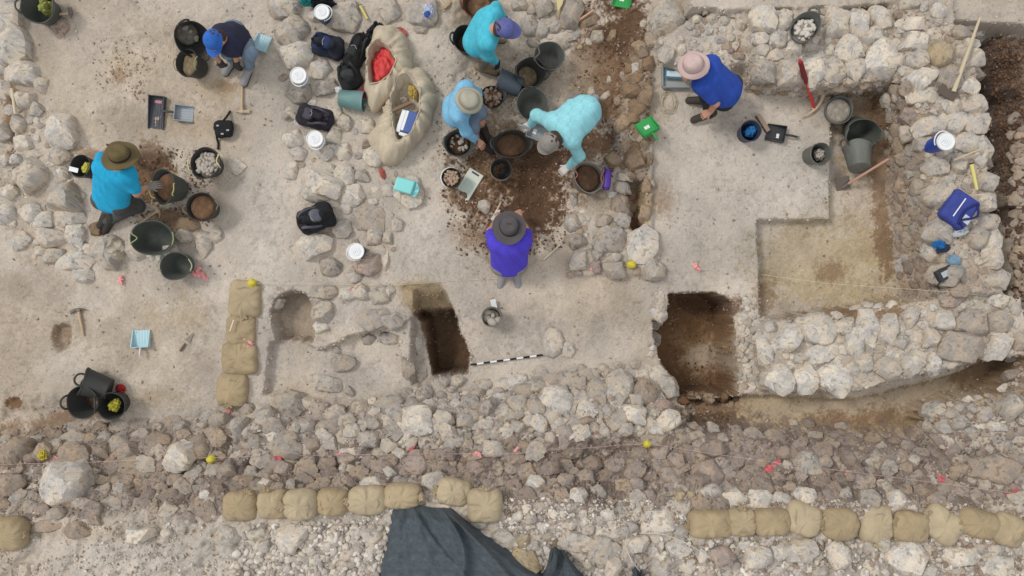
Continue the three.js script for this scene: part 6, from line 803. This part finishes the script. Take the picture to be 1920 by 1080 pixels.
// sandbags
{
  const A = 'sandbags stacked in a column left of the plaster basin', B = 'sandbags along the bank below the middle', D = 'long row of sandbags at lower right';
  sandbag('topmost sandbag of the column, under the yellow marker ball', 457, 560, 28, 36, 2, { group: A, neck: 92, sq: 5, h: 0.075 }); sandbag('second sandbag from the top of the column, pale', 450, 618, 26, 29, 0, { group: A, neck: 270, tuft: false, h: 0.065, sq: 5 }); sandbag('third sandbag of the column, with a pink tape above', 446, 673, 31, 31, 0, { group: A, tuft: false, neck: 270, sq: 5, h: 0.08 }); sandbag('lowest sandbag of the column, with gathered neck', 433, 731, 28, 32, 4, { group: A, neck: 100, sq: 5, h: 0.085 });
  const L = [[450, 950, 31, 29, 0, 'leftmost sandbag of the bank row, rounded', -60], [507, 949, 26, 28, 90, 'second sandbag from the left in the bank row, creased', 250], [560, 950, 30, 30, 0, 'third sandbag from the left in the bank row, plump', 180], [622, 944, 30, 26, 0, 'fourth sandbag of the bank row, partly under gravel', 0], [687, 942, 36, 28, 0, 'fifth sandbag of the bank row, half covered with pebbles', 180], [752, 934, 34, 25, 0, 'sandbag just above the top left corner of the dark sheet', 0], [850, 926, 32, 26, 10, 'yellowish sandbag above the peak of the dark sheet', 190], [909, 952, 30, 34, 90, 'last sandbag on the right of the bank row, square topped', 270]];
  for (const [x, y, a, b, r, l, n] of L) sandbag(l, x, y, a, b, r, { group: B, neck: n });
  const R = [[1336, 985, 42, 27, 0, 'leftmost sandbag of the lower right row, long and creased', 180], [1392, 981, 24, 29, 90, 'second sandbag of the lower right row, folded top', 270], [1450, 981, 34, 25, 0, 'third sandbag of the lower right row', 180], [1510, 975, 33, 31, 20, 'fourth sandbag of the lower right row, tall', 0], [1577, 984, 34, 30, 0, 'fifth sandbag of the lower right row, with wrinkles at its left', 180], [1647, 985, 34, 31, 90, 'sixth sandbag of the lower right row, rounded', 90], [1713, 991, 33, 29, 10, 'seventh sandbag of the lower right row, flat lower edge', 200], [1770, 986, 36, 31, 35, 'eighth sandbag of the lower right row, slanting', 215], [1840, 984, 36, 27, 15, 'ninth sandbag of the lower right row, with tied end', 180], [1898, 998, 32, 30, 25, 'last sandbag at the right edge of the lower right row', 205]];
  for (const [x, y, a, b, r, l, n] of R) sandbag(l, x, y, a, b, r, { group: D, neck: n });
  sandbag('single sandbag with gathered neck at the bottom left edge', 8, 1004, 36, 32, 0, { neck: 0 });
}
console.log('objects a');

// ---------- tools ----------
pickTool('wooden pick lying below the person in the blue cap', 455, 210, 455, 163, 30, { bow: 0.1, head: woodM });
pickTool('small hand pick between the baskets of the kneeling person in turquoise', 298, 396, 260, 421, 26, { bow: 0.5, head: mat(rgb(196, 176, 148)) });
pickTool('hand pick on the lower left floor by the brown hole', 150, 581, 158, 629, 32, { bow: 0.25 });
pickTool('large pickaxe with a red handle at the edge of the sunken floor', 1524, 204, 1484, 124, 62, { name: 'pickaxe', bow: 0.3, r: 0.017, wood: redM, grip: [0.55, 0.95], gripMat: mat(rgb(120, 40, 38)), head: mat(rgb(200, 178, 150)), ya: 0.04, yb: 0.24 });
pickTool('small hammer on the flat pink stone at upper left', 138, 28, 100, 32, 22, { name: 'hammer', cat: 'hammer', bow: 0.1, ya: 0.06, yb: 0.06 });
pickTool('small hand pick left of the reddish basket at the top edge', 836, 14, 822, -2, 26, { bow: 0.4, head: mat(rgb(176, 152, 122)) });
{ // hoe on the sunken floor
  const a = hit(1580, 350), b = P(1666, 298, 0.3), G = thing('hoe', 'long-handled hoe leaning on the wall from the sunken floor', 'hoe', a.clone()), B = b.clone().sub(a); B.y = Math.max(0.2, B.y);
  mesh('handle', bar(V(0, 0.04, 0), B, 0.016, 0.014), mat(rgb(190, 150, 130)), G); const bl = mesh('blade', rbox(0.15, 0.008, 0.16, 0.003), steel, G); bl.position.set(-0.02, 0.05, -0.03); bl.rotation.set(0.5, 0.3, 0.15); mesh('socket', bar(V(-0.01, 0.03, 0.01), B.clone().multiplyScalar(0.12).add(V(0, 0.03, 0)), 0.024, 0.019), steel, G);
}
{ // long pole tool on the east wall
  const a = P(1788, 172, 0.66), b = P(1838, 32, 0.72), G = thing('long_hoe', 'hoe with long pale wooden handle lying on the upper right wall', 'hoe', a.clone()); const B = b.clone().sub(a); mesh('handle', bar(V(0, 0, 0), B, 0.024, 0.013), mat(rgb(200, 186, 158)), G);
  const bl = mesh('blade', jig(rbox(0.2, 0.012, 0.1, 0.005), 0.01, 9), mat(rgb(112, 100, 90), { metalness: 0.4 }), G); bl.position.set(-0.05, -0.02, 0.0); bl.rotation.set(0.35, -0.5, 0.2);
}
const stick = (name, label, cat, x0, y0, x1, y1, r, m, l0 = 0.015, l1 = 0.015, cap) => { const a = hit(x0, y0), b = hit(x1, y1); a.y += l0; b.y += l1; const G = thing(name, label, cat, a.clone()), B = b.clone().sub(a); mesh('shaft', bar(V(0, 0, 0), B, r, r * 0.85), m, G); mesh('end', bar(B.clone().multiplyScalar(-0.04), B.clone().multiplyScalar(0.02), r * 1.12, r * 1.12), cap ?? m, G); return G; };
stick('wooden_stick', 'straight pale stick lying on the boulder near the left edge', 'stick', 32, 172, 38, 217, 0.016, mat(rgb(214, 198, 172)), 0.09, 0.09);
stick('wooden_stick', 'thin pale stick right of the kneeling purple figure', 'stick', 1020, 486, 1050, 459, 0.011, mat(rgb(206, 200, 180)));
stick('hand_tool', 'yellow-handled tool above the blue bag on the right wall', 'tool', 1811, 310, 1821, 358, 0.02, mat(rgb(214, 206, 130)), 0.1, 0.1, mat(rgb(70, 64, 50)));
stick('wooden_stick', 'slender stick below the blue bucket on the right wall', 'stick', 1778, 303, 1826, 283, 0.011, mat(rgb(198, 180, 152)), 0.12, 0.14);
stick('hand_tool', 'yellow handled tool above the pile of black bags', 'tool', 676, 12, 690, 38, 0.018, mat(rgb(206, 192, 120)), 0.03, 0.03, steel);
stick('wooden_stick', 'tan stick lying left of the reddish rock at top middle', 'stick', 1075, 48, 1112, 22, 0.014, mat(rgb(196, 160, 132)), 0.06, 0.05);
stick('wooden_peg', 'short peg on the second sandbag of the column', 'peg', 444, 600, 437, 620, 0.008, mat(rgb(226, 214, 196)), 0.1, 0.1);
{ const q = hit(1048, 10), G = thing('wooden_stake', 'pointed pale wooden stake among the stones at the top edge', 'stake', V(q.x, q.y + 0.14, q.z)); const sh = new THREE.Shape([new THREE.Vector2(-0.045, -0.12), new THREE.Vector2(0.05, -0.12), new THREE.Vector2(0.03, 0.03), new THREE.Vector2(-0.02, 0.12)]); mesh('blade', new THREE.ExtrudeGeometry(sh, { depth: 0.012, bevelEnabled: true, bevelSize: 0.003, bevelThickness: 0.003 }).rotateX(Math.PI / 2), mat(rgb(206, 190, 140)), G); mesh('tip', bar(V(-0.02, -0.01, 0.11), V(-0.03, -0.03, 0.16), 0.008, 0.003), mat(rgb(190, 172, 124)), G); }
{ // trowel of the kneeling purple figure, and a brush
  const q = hit(930, 405), G = thing('trowel', 'small pale trowel in the left hand of the kneeling purple figure', 'trowel', V(q.x, q.y + 0.15, q.z)); const bl = mesh('blade', rbox(0.045, 0.004, 0.14, 0.002), mat(rgb(206, 204, 198), { metalness: 0.3, roughness: 0.4 }), G); bl.rotation.y = -0.5; mesh('handle', bar(V(0.02, 0.01, -0.06), V(0.06, 0.04, -0.14), 0.012, 0.01), woodM, G);
  const b = hit(1428, 232), B = thing('hand_brush', 'wooden hand brush beside the black dustpan in the right-hand room', 'brush', b.clone()); B.rotation.y = -1.0; mesh('block', rbox(0.22, 0.03, 0.045, 0.006), mat(rgb(150, 130, 112)), B).position.y = 0.05; const br = []; for (let i = 0; i < 14; i++) for (let k = -1; k <= 1; k++) br.push(bar(V(-0.1 + i * 0.0155, 0.036, k * 0.014), V(-0.1 + i * 0.0155, 0, k * 0.018), 0.006, 0.006, 5)); mesh('bristles', mergeGeometries(br), mat(rgb(62, 56, 50)), B);
  const w = hit(352, 640), Wt = thing('trowel', 'dusty trowel lying right of the light blue dustpan', 'trowel', V(w.x, w.y + 0.012, w.z)); Wt.rotation.y = 0.95; mesh('handle', bar(V(-0.13, 0.01, 0), V(-0.03, 0.012, 0), 0.013, 0.011), mat(rgb(112, 92, 78)), Wt); const tb = new THREE.Shape([new THREE.Vector2(0, -0.035), new THREE.Vector2(0.12, 0), new THREE.Vector2(0, 0.035)]); mesh('blade', new THREE.ExtrudeGeometry(tb, { depth: 0.003, bevelEnabled: false }).rotateX(Math.PI / 2), mat(rgb(150, 140, 130), { metalness: 0.3 }), Wt);
  const v = hit(1780, 388), vt = thing('trowel', 'shiny little trowel blade left of the blue bag', 'trowel', V(1 * v.x, v.y + 0.1, v.z)); vt.position.copy(P(1764, 372, v.y + 0.1)); vt.rotation.y = 1.0; mesh('blade', rbox(0.08, 0.005, 0.035, 0.002), mat(rgb(200, 196, 190), { metalness: 0.6, roughness: 0.3 }), vt); mesh('handle', bar(V(0.04, 0, 0), V(0.1, 0.01, 0.01), 0.01, 0.01), mat(rgb(50, 44, 40)), vt);
}
// ---------- dustpans and trays ----------
const lbl = mat(rgb(176, 208, 216), { roughness: 0.4 }), dk = rub(84, 88, 98), grn = mat(rgb(40, 158, 76), { roughness: 0.5 }), blk = rub(64, 66, 72);
dustpan('light blue dustpan right of the person in the blue cap', 493, 82, 0.16, 0.19, 110, lbl, { handle: false });
dustpan('light blue dustpan with short handle on the lower left floor', 267, 635, 0.19, 0.19, 88, lbl, { hl: 0.09, hm: mat(rgb(210, 200, 196)) });
dustpan('dark grey rectangular tray with a pink mark on the left floor', 296, 212, 0.17, 0.36, 276, dk, { handle: false, sticker: [0.03, 0.08, 0.12, 0], stickerMat: mat(rgb(206, 140, 150)) });
dustpan('silver grey dustpan connected beside the dark tray, left floor', 347, 214, 0.17, 0.19, 185, mat(rgb(150, 158, 164), { roughness: 0.35 }), { hl: 0.12, hm: rub(80, 84, 90) });
dustpan('black dustpan with a white label in the right-hand room', 1453, 251, 0.18, 0.2, 12, blk, { hl: 0.13, sticker: [0.03, 0.05, 0.03, 0.02] });
{ const d = dustpan('grey dustpan held by the left glove of the bending person', 1004, 249, 0.17, 0.2, 200, mat(rgb(150, 156, 156), { roughness: 0.5 }), { hl: 0.1, sticker: [0.04, 0.06, 0.02, 0] }); d.position.copy(P(1006, 248, 0.2)); }
{ const d = dustpan('bright green dustpan standing on the earth baulk', 1210, 243, 0.2, 0.2, 60, grn, { hl: 0.1, sticker: [0.04, 0.06, 0, 0], tip: 0.35 }); d.position.y += 0.1; const e = dustpan('green dustpan cut off by the top edge of the picture', 1165, 2, 0.2, 0.16, 280, grn, { sticker: [0.03, 0.05, 0, 0], tip: 0.15 }); e.position.y += 0.03; }
{ // pale tray with slot
  const q = hit(878, 349), G = thing('plastic_board', 'pale green plastic board with a slot handle on dark soil', 'board', V(q.x, q.y + 0.03, q.z)); G.rotation.y = -(-58) * Math.PI / 180; const pm = mat(rgb(206, 212, 198), { roughness: 0.5 }); mesh('board', rbox(0.37, 0.02, 0.18, 0.008, 3), pm, G); mesh('inset', rbox(0.2, 0.004, 0.12, 0.002), mat(rgb(190, 202, 188)), G).position.set(-0.03, 0.0105, 0); mesh('slot', rbox(0.022, 0.004, 0.09, 0.0015), mat(rgb(84, 84, 80)), G).position.set(0.155, 0.0105, 0);
}
{ // turquoise packet
  const q = hit(760, 349), G = thing('packet', 'turquoise wrapped packet on the flat pale stone', 'packet', P(759, 349, q.y + 0.11)); G.rotation.y = -0.28; mesh('wrap', jig(new RoundedBoxGeometry(0.21, 0.07, 0.16, 8, 0.02), 0.02, 14, 3), mat(rgb(132, 214, 212), { roughness: 0.4 }), G).position.y = 0.035; const k = mesh('loose_flap', ribbon([V(0.08, 0.03, -0.06), V(0.13, 0.03, 0), V(0.11, 0.02, 0.08)], 0.07), mat(rgb(120, 196, 198), { roughness: 0.4 }), G);
}
{ // purple bottle
  const c = P(1138, 334, 0.14), G = thing('bottle', 'purple drinking bottle lying beside the grey basket of dark earth', 'bottle', c); const pm = mat(rgb(84, 48, 156), { roughness: 0.35 }); const g = lathe([[0.0005, -0.11], [0.04, -0.11], [0.046, -0.1], [0.046, 0.06], [0.036, 0.085], [0.03, 0.09], [0.03, 0.1]]); g.rotateX(-Math.PI / 2); mesh('body', g, pm, G); const cg = lathe([[0.031, 0.09], [0.034, 0.09], [0.034, 0.125], [0.03, 0.13], [0.0005, 0.13]]); cg.rotateX(Math.PI / 2); mesh('cap', cg, mat(rgb(66, 40, 120), { roughness: 0.4 }), G); G.rotation.y = -0.08;
  const c2 = hit(926, 570), K = thing('card', 'small white card leaning by the grey bucket of stones', 'card', V(c2.x, c2.y + 0.05, c2.z)); K.rotation.set(0.3, 0.2, 0); mesh('sheet', rbox(0.06, 0.006, 0.11, 0.002), whiteP, K); mesh('fold', rbox(0.06, 0.006, 0.03, 0.002), whiteP, K).position.set(0, 0.006, 0.045);
  const c3 = hit(138, 318), K3 = thing('paper', 'folded white paper on the small dark bucket behind olive hat', 'paper', P(138, 318, 0.22)); K3.rotation.y = -0.25; mesh('sheet', rbox(0.1, 0.004, 0.05, 0.0015), whiteP, K3); mesh('fold', rbox(0.1, 0.004, 0.014, 0.0015), whiteP, K3).position.set(0, 0.004, -0.018);
}
{ // striped scale rod
  const a = P(882, 684, 0.035), b = hit(1018, 665); b.y += 0.03; const G = thing('scale_rod', 'thin black and white striped scale rod on the floor', 'rod', a.clone()), B = b.clone().sub(a), bk = mat(rgb(28, 28, 28)), n = 11; for (let i = 0; i < n; i++) mesh('segment', bar(B.clone().multiplyScalar(i / n), B.clone().multiplyScalar((i + 1) / n - 0.001), 0.0105, 0.0105, 8), i % 2 ? whiteP : bk, G);
}
// shelf of papers under the pink hat, coil of string
{
  const q = hit(1266, 146), G = thing('tool_tray', 'grey tray with a clipboard left of the pink hat', 'tray', V(q.x, q.y + 0.01, q.z)); mesh('tray_floor', rbox(0.3, 0.014, 0.24, 0.005), mat(rgb(166, 172, 170)), G).position.y = 0.01; for (const [x, z, w, d] of [[0, -0.12, 0.3, 0.012], [0, 0.12, 0.3, 0.012], [-0.15, 0, 0.012, 0.22], [0.15, 0, 0.012, 0.22]]) mesh('tray_wall', rbox(w, 0.06, d, 0.004), mat(rgb(150, 158, 158)), G).position.set(x, 0.04, z);
  const k = thing('clipboard', 'teal clipboard lying on the grey tray by the pink hat', 'clipboard', V(q.x + 0.02, q.y + 0.075, q.z - 0.02)); k.rotation.y = -0.06; mesh('board', rbox(0.3, 0.008, 0.1, 0.003), mat(rgb(70, 120, 140)), k); mesh('paper', rbox(0.26, 0.003, 0.06, 0.001), mat(rgb(206, 218, 224)), k).position.y = 0.006;
  const c = hit(1252, 192), cs = []; for (let t = 0; t < 60; t++) { const a = t * 0.72, r = 0.055 + 0.05 * n2(t * 0.3, 2, 1); cs.push(V(Math.cos(a) * r * (1 + 0.3 * Math.sin(t)), 0.008 + (t % 7) * 0.003, Math.sin(a) * r * 1.3)); } const cm = single('string_coil', tube(cs, 0.0035, 400, 5), mat(rgb(196, 184, 160)), 'tangled coil of pale string on the floor below the grey tray', 'string'); cm.position.copy(c);
}
// blue things on the right wall
{
  const q = hit(1796, 396), G = thing('cool_bag', 'blue zipped bag with white stripe on the right-hand wall', 'bag', P(1797, 393, q.y + 0.13)); G.rotation.y = -0.62; const bm = cloth(62, 76, 156), dm = cloth(40, 46, 110);
  mesh('body', jig(new RoundedBoxGeometry(0.3, 0.12, 0.34, 10, 0.04), 0.03, 9, 4), bm, G); mesh('stripe', rbox(0.012, 0.004, 0.22, 0.001), whiteP, G).position.set(-0.03, 0.063, 0); mesh('strap', tube([V(0.1, 0.06, -0.14), V(0.16, 0.08, -0.02), V(0.06, 0.075, 0.1), V(0.12, 0.065, 0.15)], 0.012, 30), dm, G); mesh('strap', tube([V(0.1, 0.06, -0.14), V(0.03, 0.075, 0.0), V(0.05, 0.07, 0.15)], 0.01, 30), dm, G); mesh('mesh_pocket', rbox(0.08, 0.01, 0.08, 0.003), mat(rgb(190, 198, 214)), G).position.set(0.1, 0.062, 0.06);
  crumple('plastic_bag', 'clear crumpled plastic bag below the blue zipped bag', 'bag', 1800, 436, 24, 9, -18, 0.05, mat(rgb(196, 204, 206), { roughness: 0.25 }), { lift: 0.05, fold: 0.8 });
  crumple('glove', 'bright blue work glove on the right-hand wall', 'glove', 1763, 458, 16, 10, -10, 0.06, cloth(36, 116, 184), { lift: 0.05, fold: 0.9 });
  crumple('cloth', 'dark navy cloth under the bright blue glove', 'cloth', 1770, 466, 18, 8, -20, 0.04, cloth(42, 56, 80), { lift: 0.03 });
  crumple('cloth', 'pale blue rag near the end of the right-hand wall', 'cloth', 1790, 490, 15, 15, 30, 0.05, cloth(126, 160, 182), { lift: 0.03, fold: 0.3 });
  const p = hit(1770, 513), B = thing('radio', 'small black device with a silver face on the right-hand wall', 'device', P(1770, 513, p.y + 0.09)); B.rotation.y = 0.5; mesh('case', rbox(0.17, 0.07, 0.12, 0.014, 3), mat(rgb(40, 42, 46), { roughness: 0.4 }), B); mesh('face_plate', rbox(0.07, 0.006, 0.06, 0.002), mat(rgb(170, 176, 180), { roughness: 0.3 }), B).position.set(-0.01, 0.037, 0); mesh('knob', new THREE.CylinderGeometry(0.012, 0.014, 0.02, 14), mat(rgb(210, 212, 214), { roughness: 0.3 }), B).position.set(0.05, 0.044, 0.02); mesh('strap', tube([V(-0.08, 0.02, 0.05), V(-0.12, 0.0, 0.08), V(-0.1, -0.03, 0.12)], 0.008, 16), mat(rgb(30, 30, 32)), B);
}
// ---------- dark sheet ----------
{
  const tarpM = new THREE.MeshStandardMaterial({ color: rgb(90, 102, 112), map: dusty, bumpMap: weave, bumpScale: 0.002, roughness: 0.9, side: THREE.DoubleSide });
  const sheet = (label, A, B, C2, D, n, amp, peak) => { // photo corners, clockwise from the top left
    const pos = [], uv = [], idx = [], q = hit((A[0] + B[0]) / 2, Math.min(1070, (A[1] + B[1]) / 2)); const base = V(q.x, q.y, q.z), lay = 2;
    for (let L = 0; L < lay; L++) for (let j = 0; j <= n; j++) for (let i = 0; i <= n; i++) {
      const u = i / n, v = j / n, x = mix(mix(A[0], B[0], u), mix(D[0], C2[0], u), v) + (fbm2(v * 4, u, 2, 12) - 0.5) * 14 * (u < 0.1 || u > 0.9 ? 1 : 0.4), y = mix(mix(A[1], B[1], u), mix(D[1], C2[1], u), v) + Math.sin(u * 5.5) * -5 * (1 - v);
      const fold = Math.abs(fbm2(u * 3.4 + v * 1.6, v * 0.9 - u * 0.4, 3, 44) - 0.5) * 2, crease = Math.exp(-Math.pow((u - peak + v * 0.55) / 0.03, 2)) * 0.09 + Math.exp(-Math.pow((u - 0.35 - v * 0.25) / 0.02, 2)) * 0.03 + Math.exp(-Math.pow((u - 0.9 + v * 0.2) / 0.03, 2)) * 0.05;
      const edge = Math.min(1, Math.min(u, 1 - u, v * 0.8, (1 - v) * 1.2) * 9), hgt = TOPH + 0.012 + edge * (0.09 + amp * (1 - fold) * 1.5 + crease * 1.3) + (fbm2(u * 12, v * 12, 3, 9) - 0.5) * 0.02 - L * 0.006;
      const p = P(x, y, hgt); pos.push(p.x - base.x, p.y - base.y, p.z - base.z); uv.push(u * 6, v * 6);
    }
    const m = n + 1, N = m * m; for (let j = 0; j < n; j++) for (let i = 0; i < n; i++) { const a = j * m + i, b = a + 1, c = a + m, d = c + 1; idx.push(a, c, b, b, c, d, N + a, N + b, N + c, N + b, N + d, N + c); }
    for (let i = 0; i < n; i++) for (const [a, b] of [[i, i + 1], [n * m + i + 1, n * m + i], [(i + 1) * m, i * m], [i * m + n, (i + 1) * m + n]]) idx.push(a, b, N + a, b, N + b, N + a);
    const g = new THREE.BufferGeometry(); g.setAttribute('position', new THREE.Float32BufferAttribute(pos, 3)); g.setAttribute('uv', new THREE.Float32BufferAttribute(uv, 2)); g.setIndex(idx); g.computeVertexNormals(); const o = single('ground_sheet', g, tarpM, label, 'sheet'); o.position.copy(base);
  };
  sheet('large blue-black fabric sheet draped over the bank at bottom middle', [738, 952], [838, 946], [1125, 1150], [690, 1150], 56, 0.1, 0.86);
  sheet('smaller peak of blue-black fabric right of the large sheet', [1036, 1030], [1052, 1026], [1150, 1140], [990, 1140], 30, 0.07, 0.5);
  sheet('tiny corner of blue-black fabric at the bottom edge', [1188, 1068], [1200, 1064], [1240, 1130], [1180, 1130], 14, 0.03, 0.5);
}
// ---------- marker tapes, balls, strings ----------
const redT = mat(rgb(206, 96, 104), { roughness: 0.7 });
tape('pink marker ribbon right of the small basket with rope handles', 374, 515, 14); tape('small pink marker ribbon below the tumbled boulders at left', 226, 527, 10); tape('pink marker ribbon on the lower stone of the stub wall, left', 1083, 498, 9); tape('pink marker ribbon on the small round stone of the stub wall', 1117, 505, 9); tape('lone pink marker ribbon on the floor right of the stub wall', 1307, 503, 9);
tape('pink tape across the third sandbag of the column', 464, 642, 12); tape('pink tape under the lowest sandbag of the column', 432, 770, 11); tape('red marker ribbon on the pale stones above the plaster basin', 659, 548, 10, redT); tape('red ribbon on top of the big white block at lower left', 118, 862, 13, redT); tape('pink ribbon above the big white block at lower left', 98, 856, 11);
tape('pink ribbon on the slope left of the middle, at the string', 522, 857, 9, redT); tape('pink ribbon on the slope below the square white block', 634, 853, 9); tape('pink ribbon at the string below the oval tan stone', 770, 848, 9, redT); tape('pink ribbon by the flat pale stone on the slope', 893, 848, 10); tape('pink ribbon just right of the flat pale stone on the slope', 965, 850, 9); tape('pink ribbon on the slope right of the yellow ball', 1325, 848, 10); tape('bright pink ribbon in the middle of the right slope', 1592, 886, 9); tape('pink ribbon over the dark slope above the seventh sandbag', 1448, 874, 12, redT); tape('red ribbon left of the big flat rock on the right slope', 1765, 905, 12, redT); tape('pink ribbon at the right edge of the slope', 1900, 926, 12, redT); tape('red tape scrap on the white stone below the hollow in the bank', 1230, 966, 9, mat(rgb(160, 40, 66)));
const ball = (label, px, py, r) => { const q = hit(px, py), s = r / S, G = thing('marker_ball', label, 'ball', P(px, py, q.y + s)); mesh('ball', jig(new THREE.IcosahedronGeometry(s, 4), s * 0.5, 26, px), yellowM, G); mesh('knot', tube([V(s * 0.7, 0, 0), V(s * 1.3, s * 0.2, s * 0.3), V(s * 1.5, -s * 0.5, s * 0.7)], s * 0.13, 12, 6), ropeD, G); return q; };
ball('yellow marker ball on top of the sandbag column', 473, 531, 8); ball('yellow marker ball on the stub wall', 1184, 496, 8); ball('yellow marker ball on the left slope by the round white stone', 396, 861, 8); ball('yellow marker ball on the slope right of the middle', 1213, 832, 7); 
crumple('tape_bundle', 'patch of yellow tape bundled above the big white block', 'tape', 78, 854, 11, 13, 0, 0.06, mat(rgb(196, 180, 70)), { fold: 0.9, lift: 0.05 });
const line = (label, pts, col, r = 0.002) => { const q = pts.map(([x, y, l = 0.1]) => { const h = hit(x, y); return P(x, y, h.y + l); }), b = q[0].clone(); const full = []; for (let i = 0; i < q.length - 1; i++) for (let k = 0; k < 6; k++) { const v = at(q[i], q[i + 1], k / 6); v.y -= 0.02 * Math.sin(k / 6 * Math.PI); full.push(v.sub(b)); } full.push(q[q.length - 1].sub(b)); const o = single('string_line', tube(full, r, full.length * 3, 5), col, label, 'string'); o.position.copy(b); };
const sPink = mat(rgb(208, 176, 170)), sPale = mat(rgb(214, 204, 182));
line('pink string stretched along the slope from left edge to yellow ball', [[-20, 872, 0.1], [140, 868, 0.12], [396, 858, 0.08], [640, 853, 0.12], [960, 851, 0.1], [1100, 840, 0.12], [1213, 832, 0.05]], sPink);
line('pink string stretched along the right slope from yellow ball', [[1213, 832, 0.05], [1340, 852, 0.1], [1470, 870, 0.1], [1650, 892, 0.12], [1940, 930, 0.12]], sPink);
line('pale string crossing the sunken floor towards the right wall', [[1310, 504, 0.04], [1430, 515, 0.06], [1560, 532, 0.25], [1690, 541, 0.5], [1790, 548, 0.06], [1930, 562, 0.06]], sPale);
line('pale string across the floor from sandbag column to stub wall', [[473, 531, 0.06], [740, 534, 0.04], [960, 520, 0.03], [1184, 497, 0.05]], sPale, 0.0018);
line('thin wire loop lying over the stones at bottom right of middle', [[1200, 1000, 0.12], [1245, 1002, 0.14], [1290, 1020, 0.12], [1330, 1045, 0.1]], mat(rgb(206, 200, 188)), 0.005);
line('bent pale twig hanging over the stones by the bottom edge', [[1176, 1002, 0.13], [1172, 1025, 0.13], [1186, 1055, 0.12], [1200, 1072, 0.1]], mat(rgb(206, 200, 188)), 0.005);
line('thin vertical string down the left slope to the yellow ball', [[410, 800, 0.05], [402, 850, 0.08]], sPale, 0.0018);
console.log('objects b');

renderer.render(scene, camera);
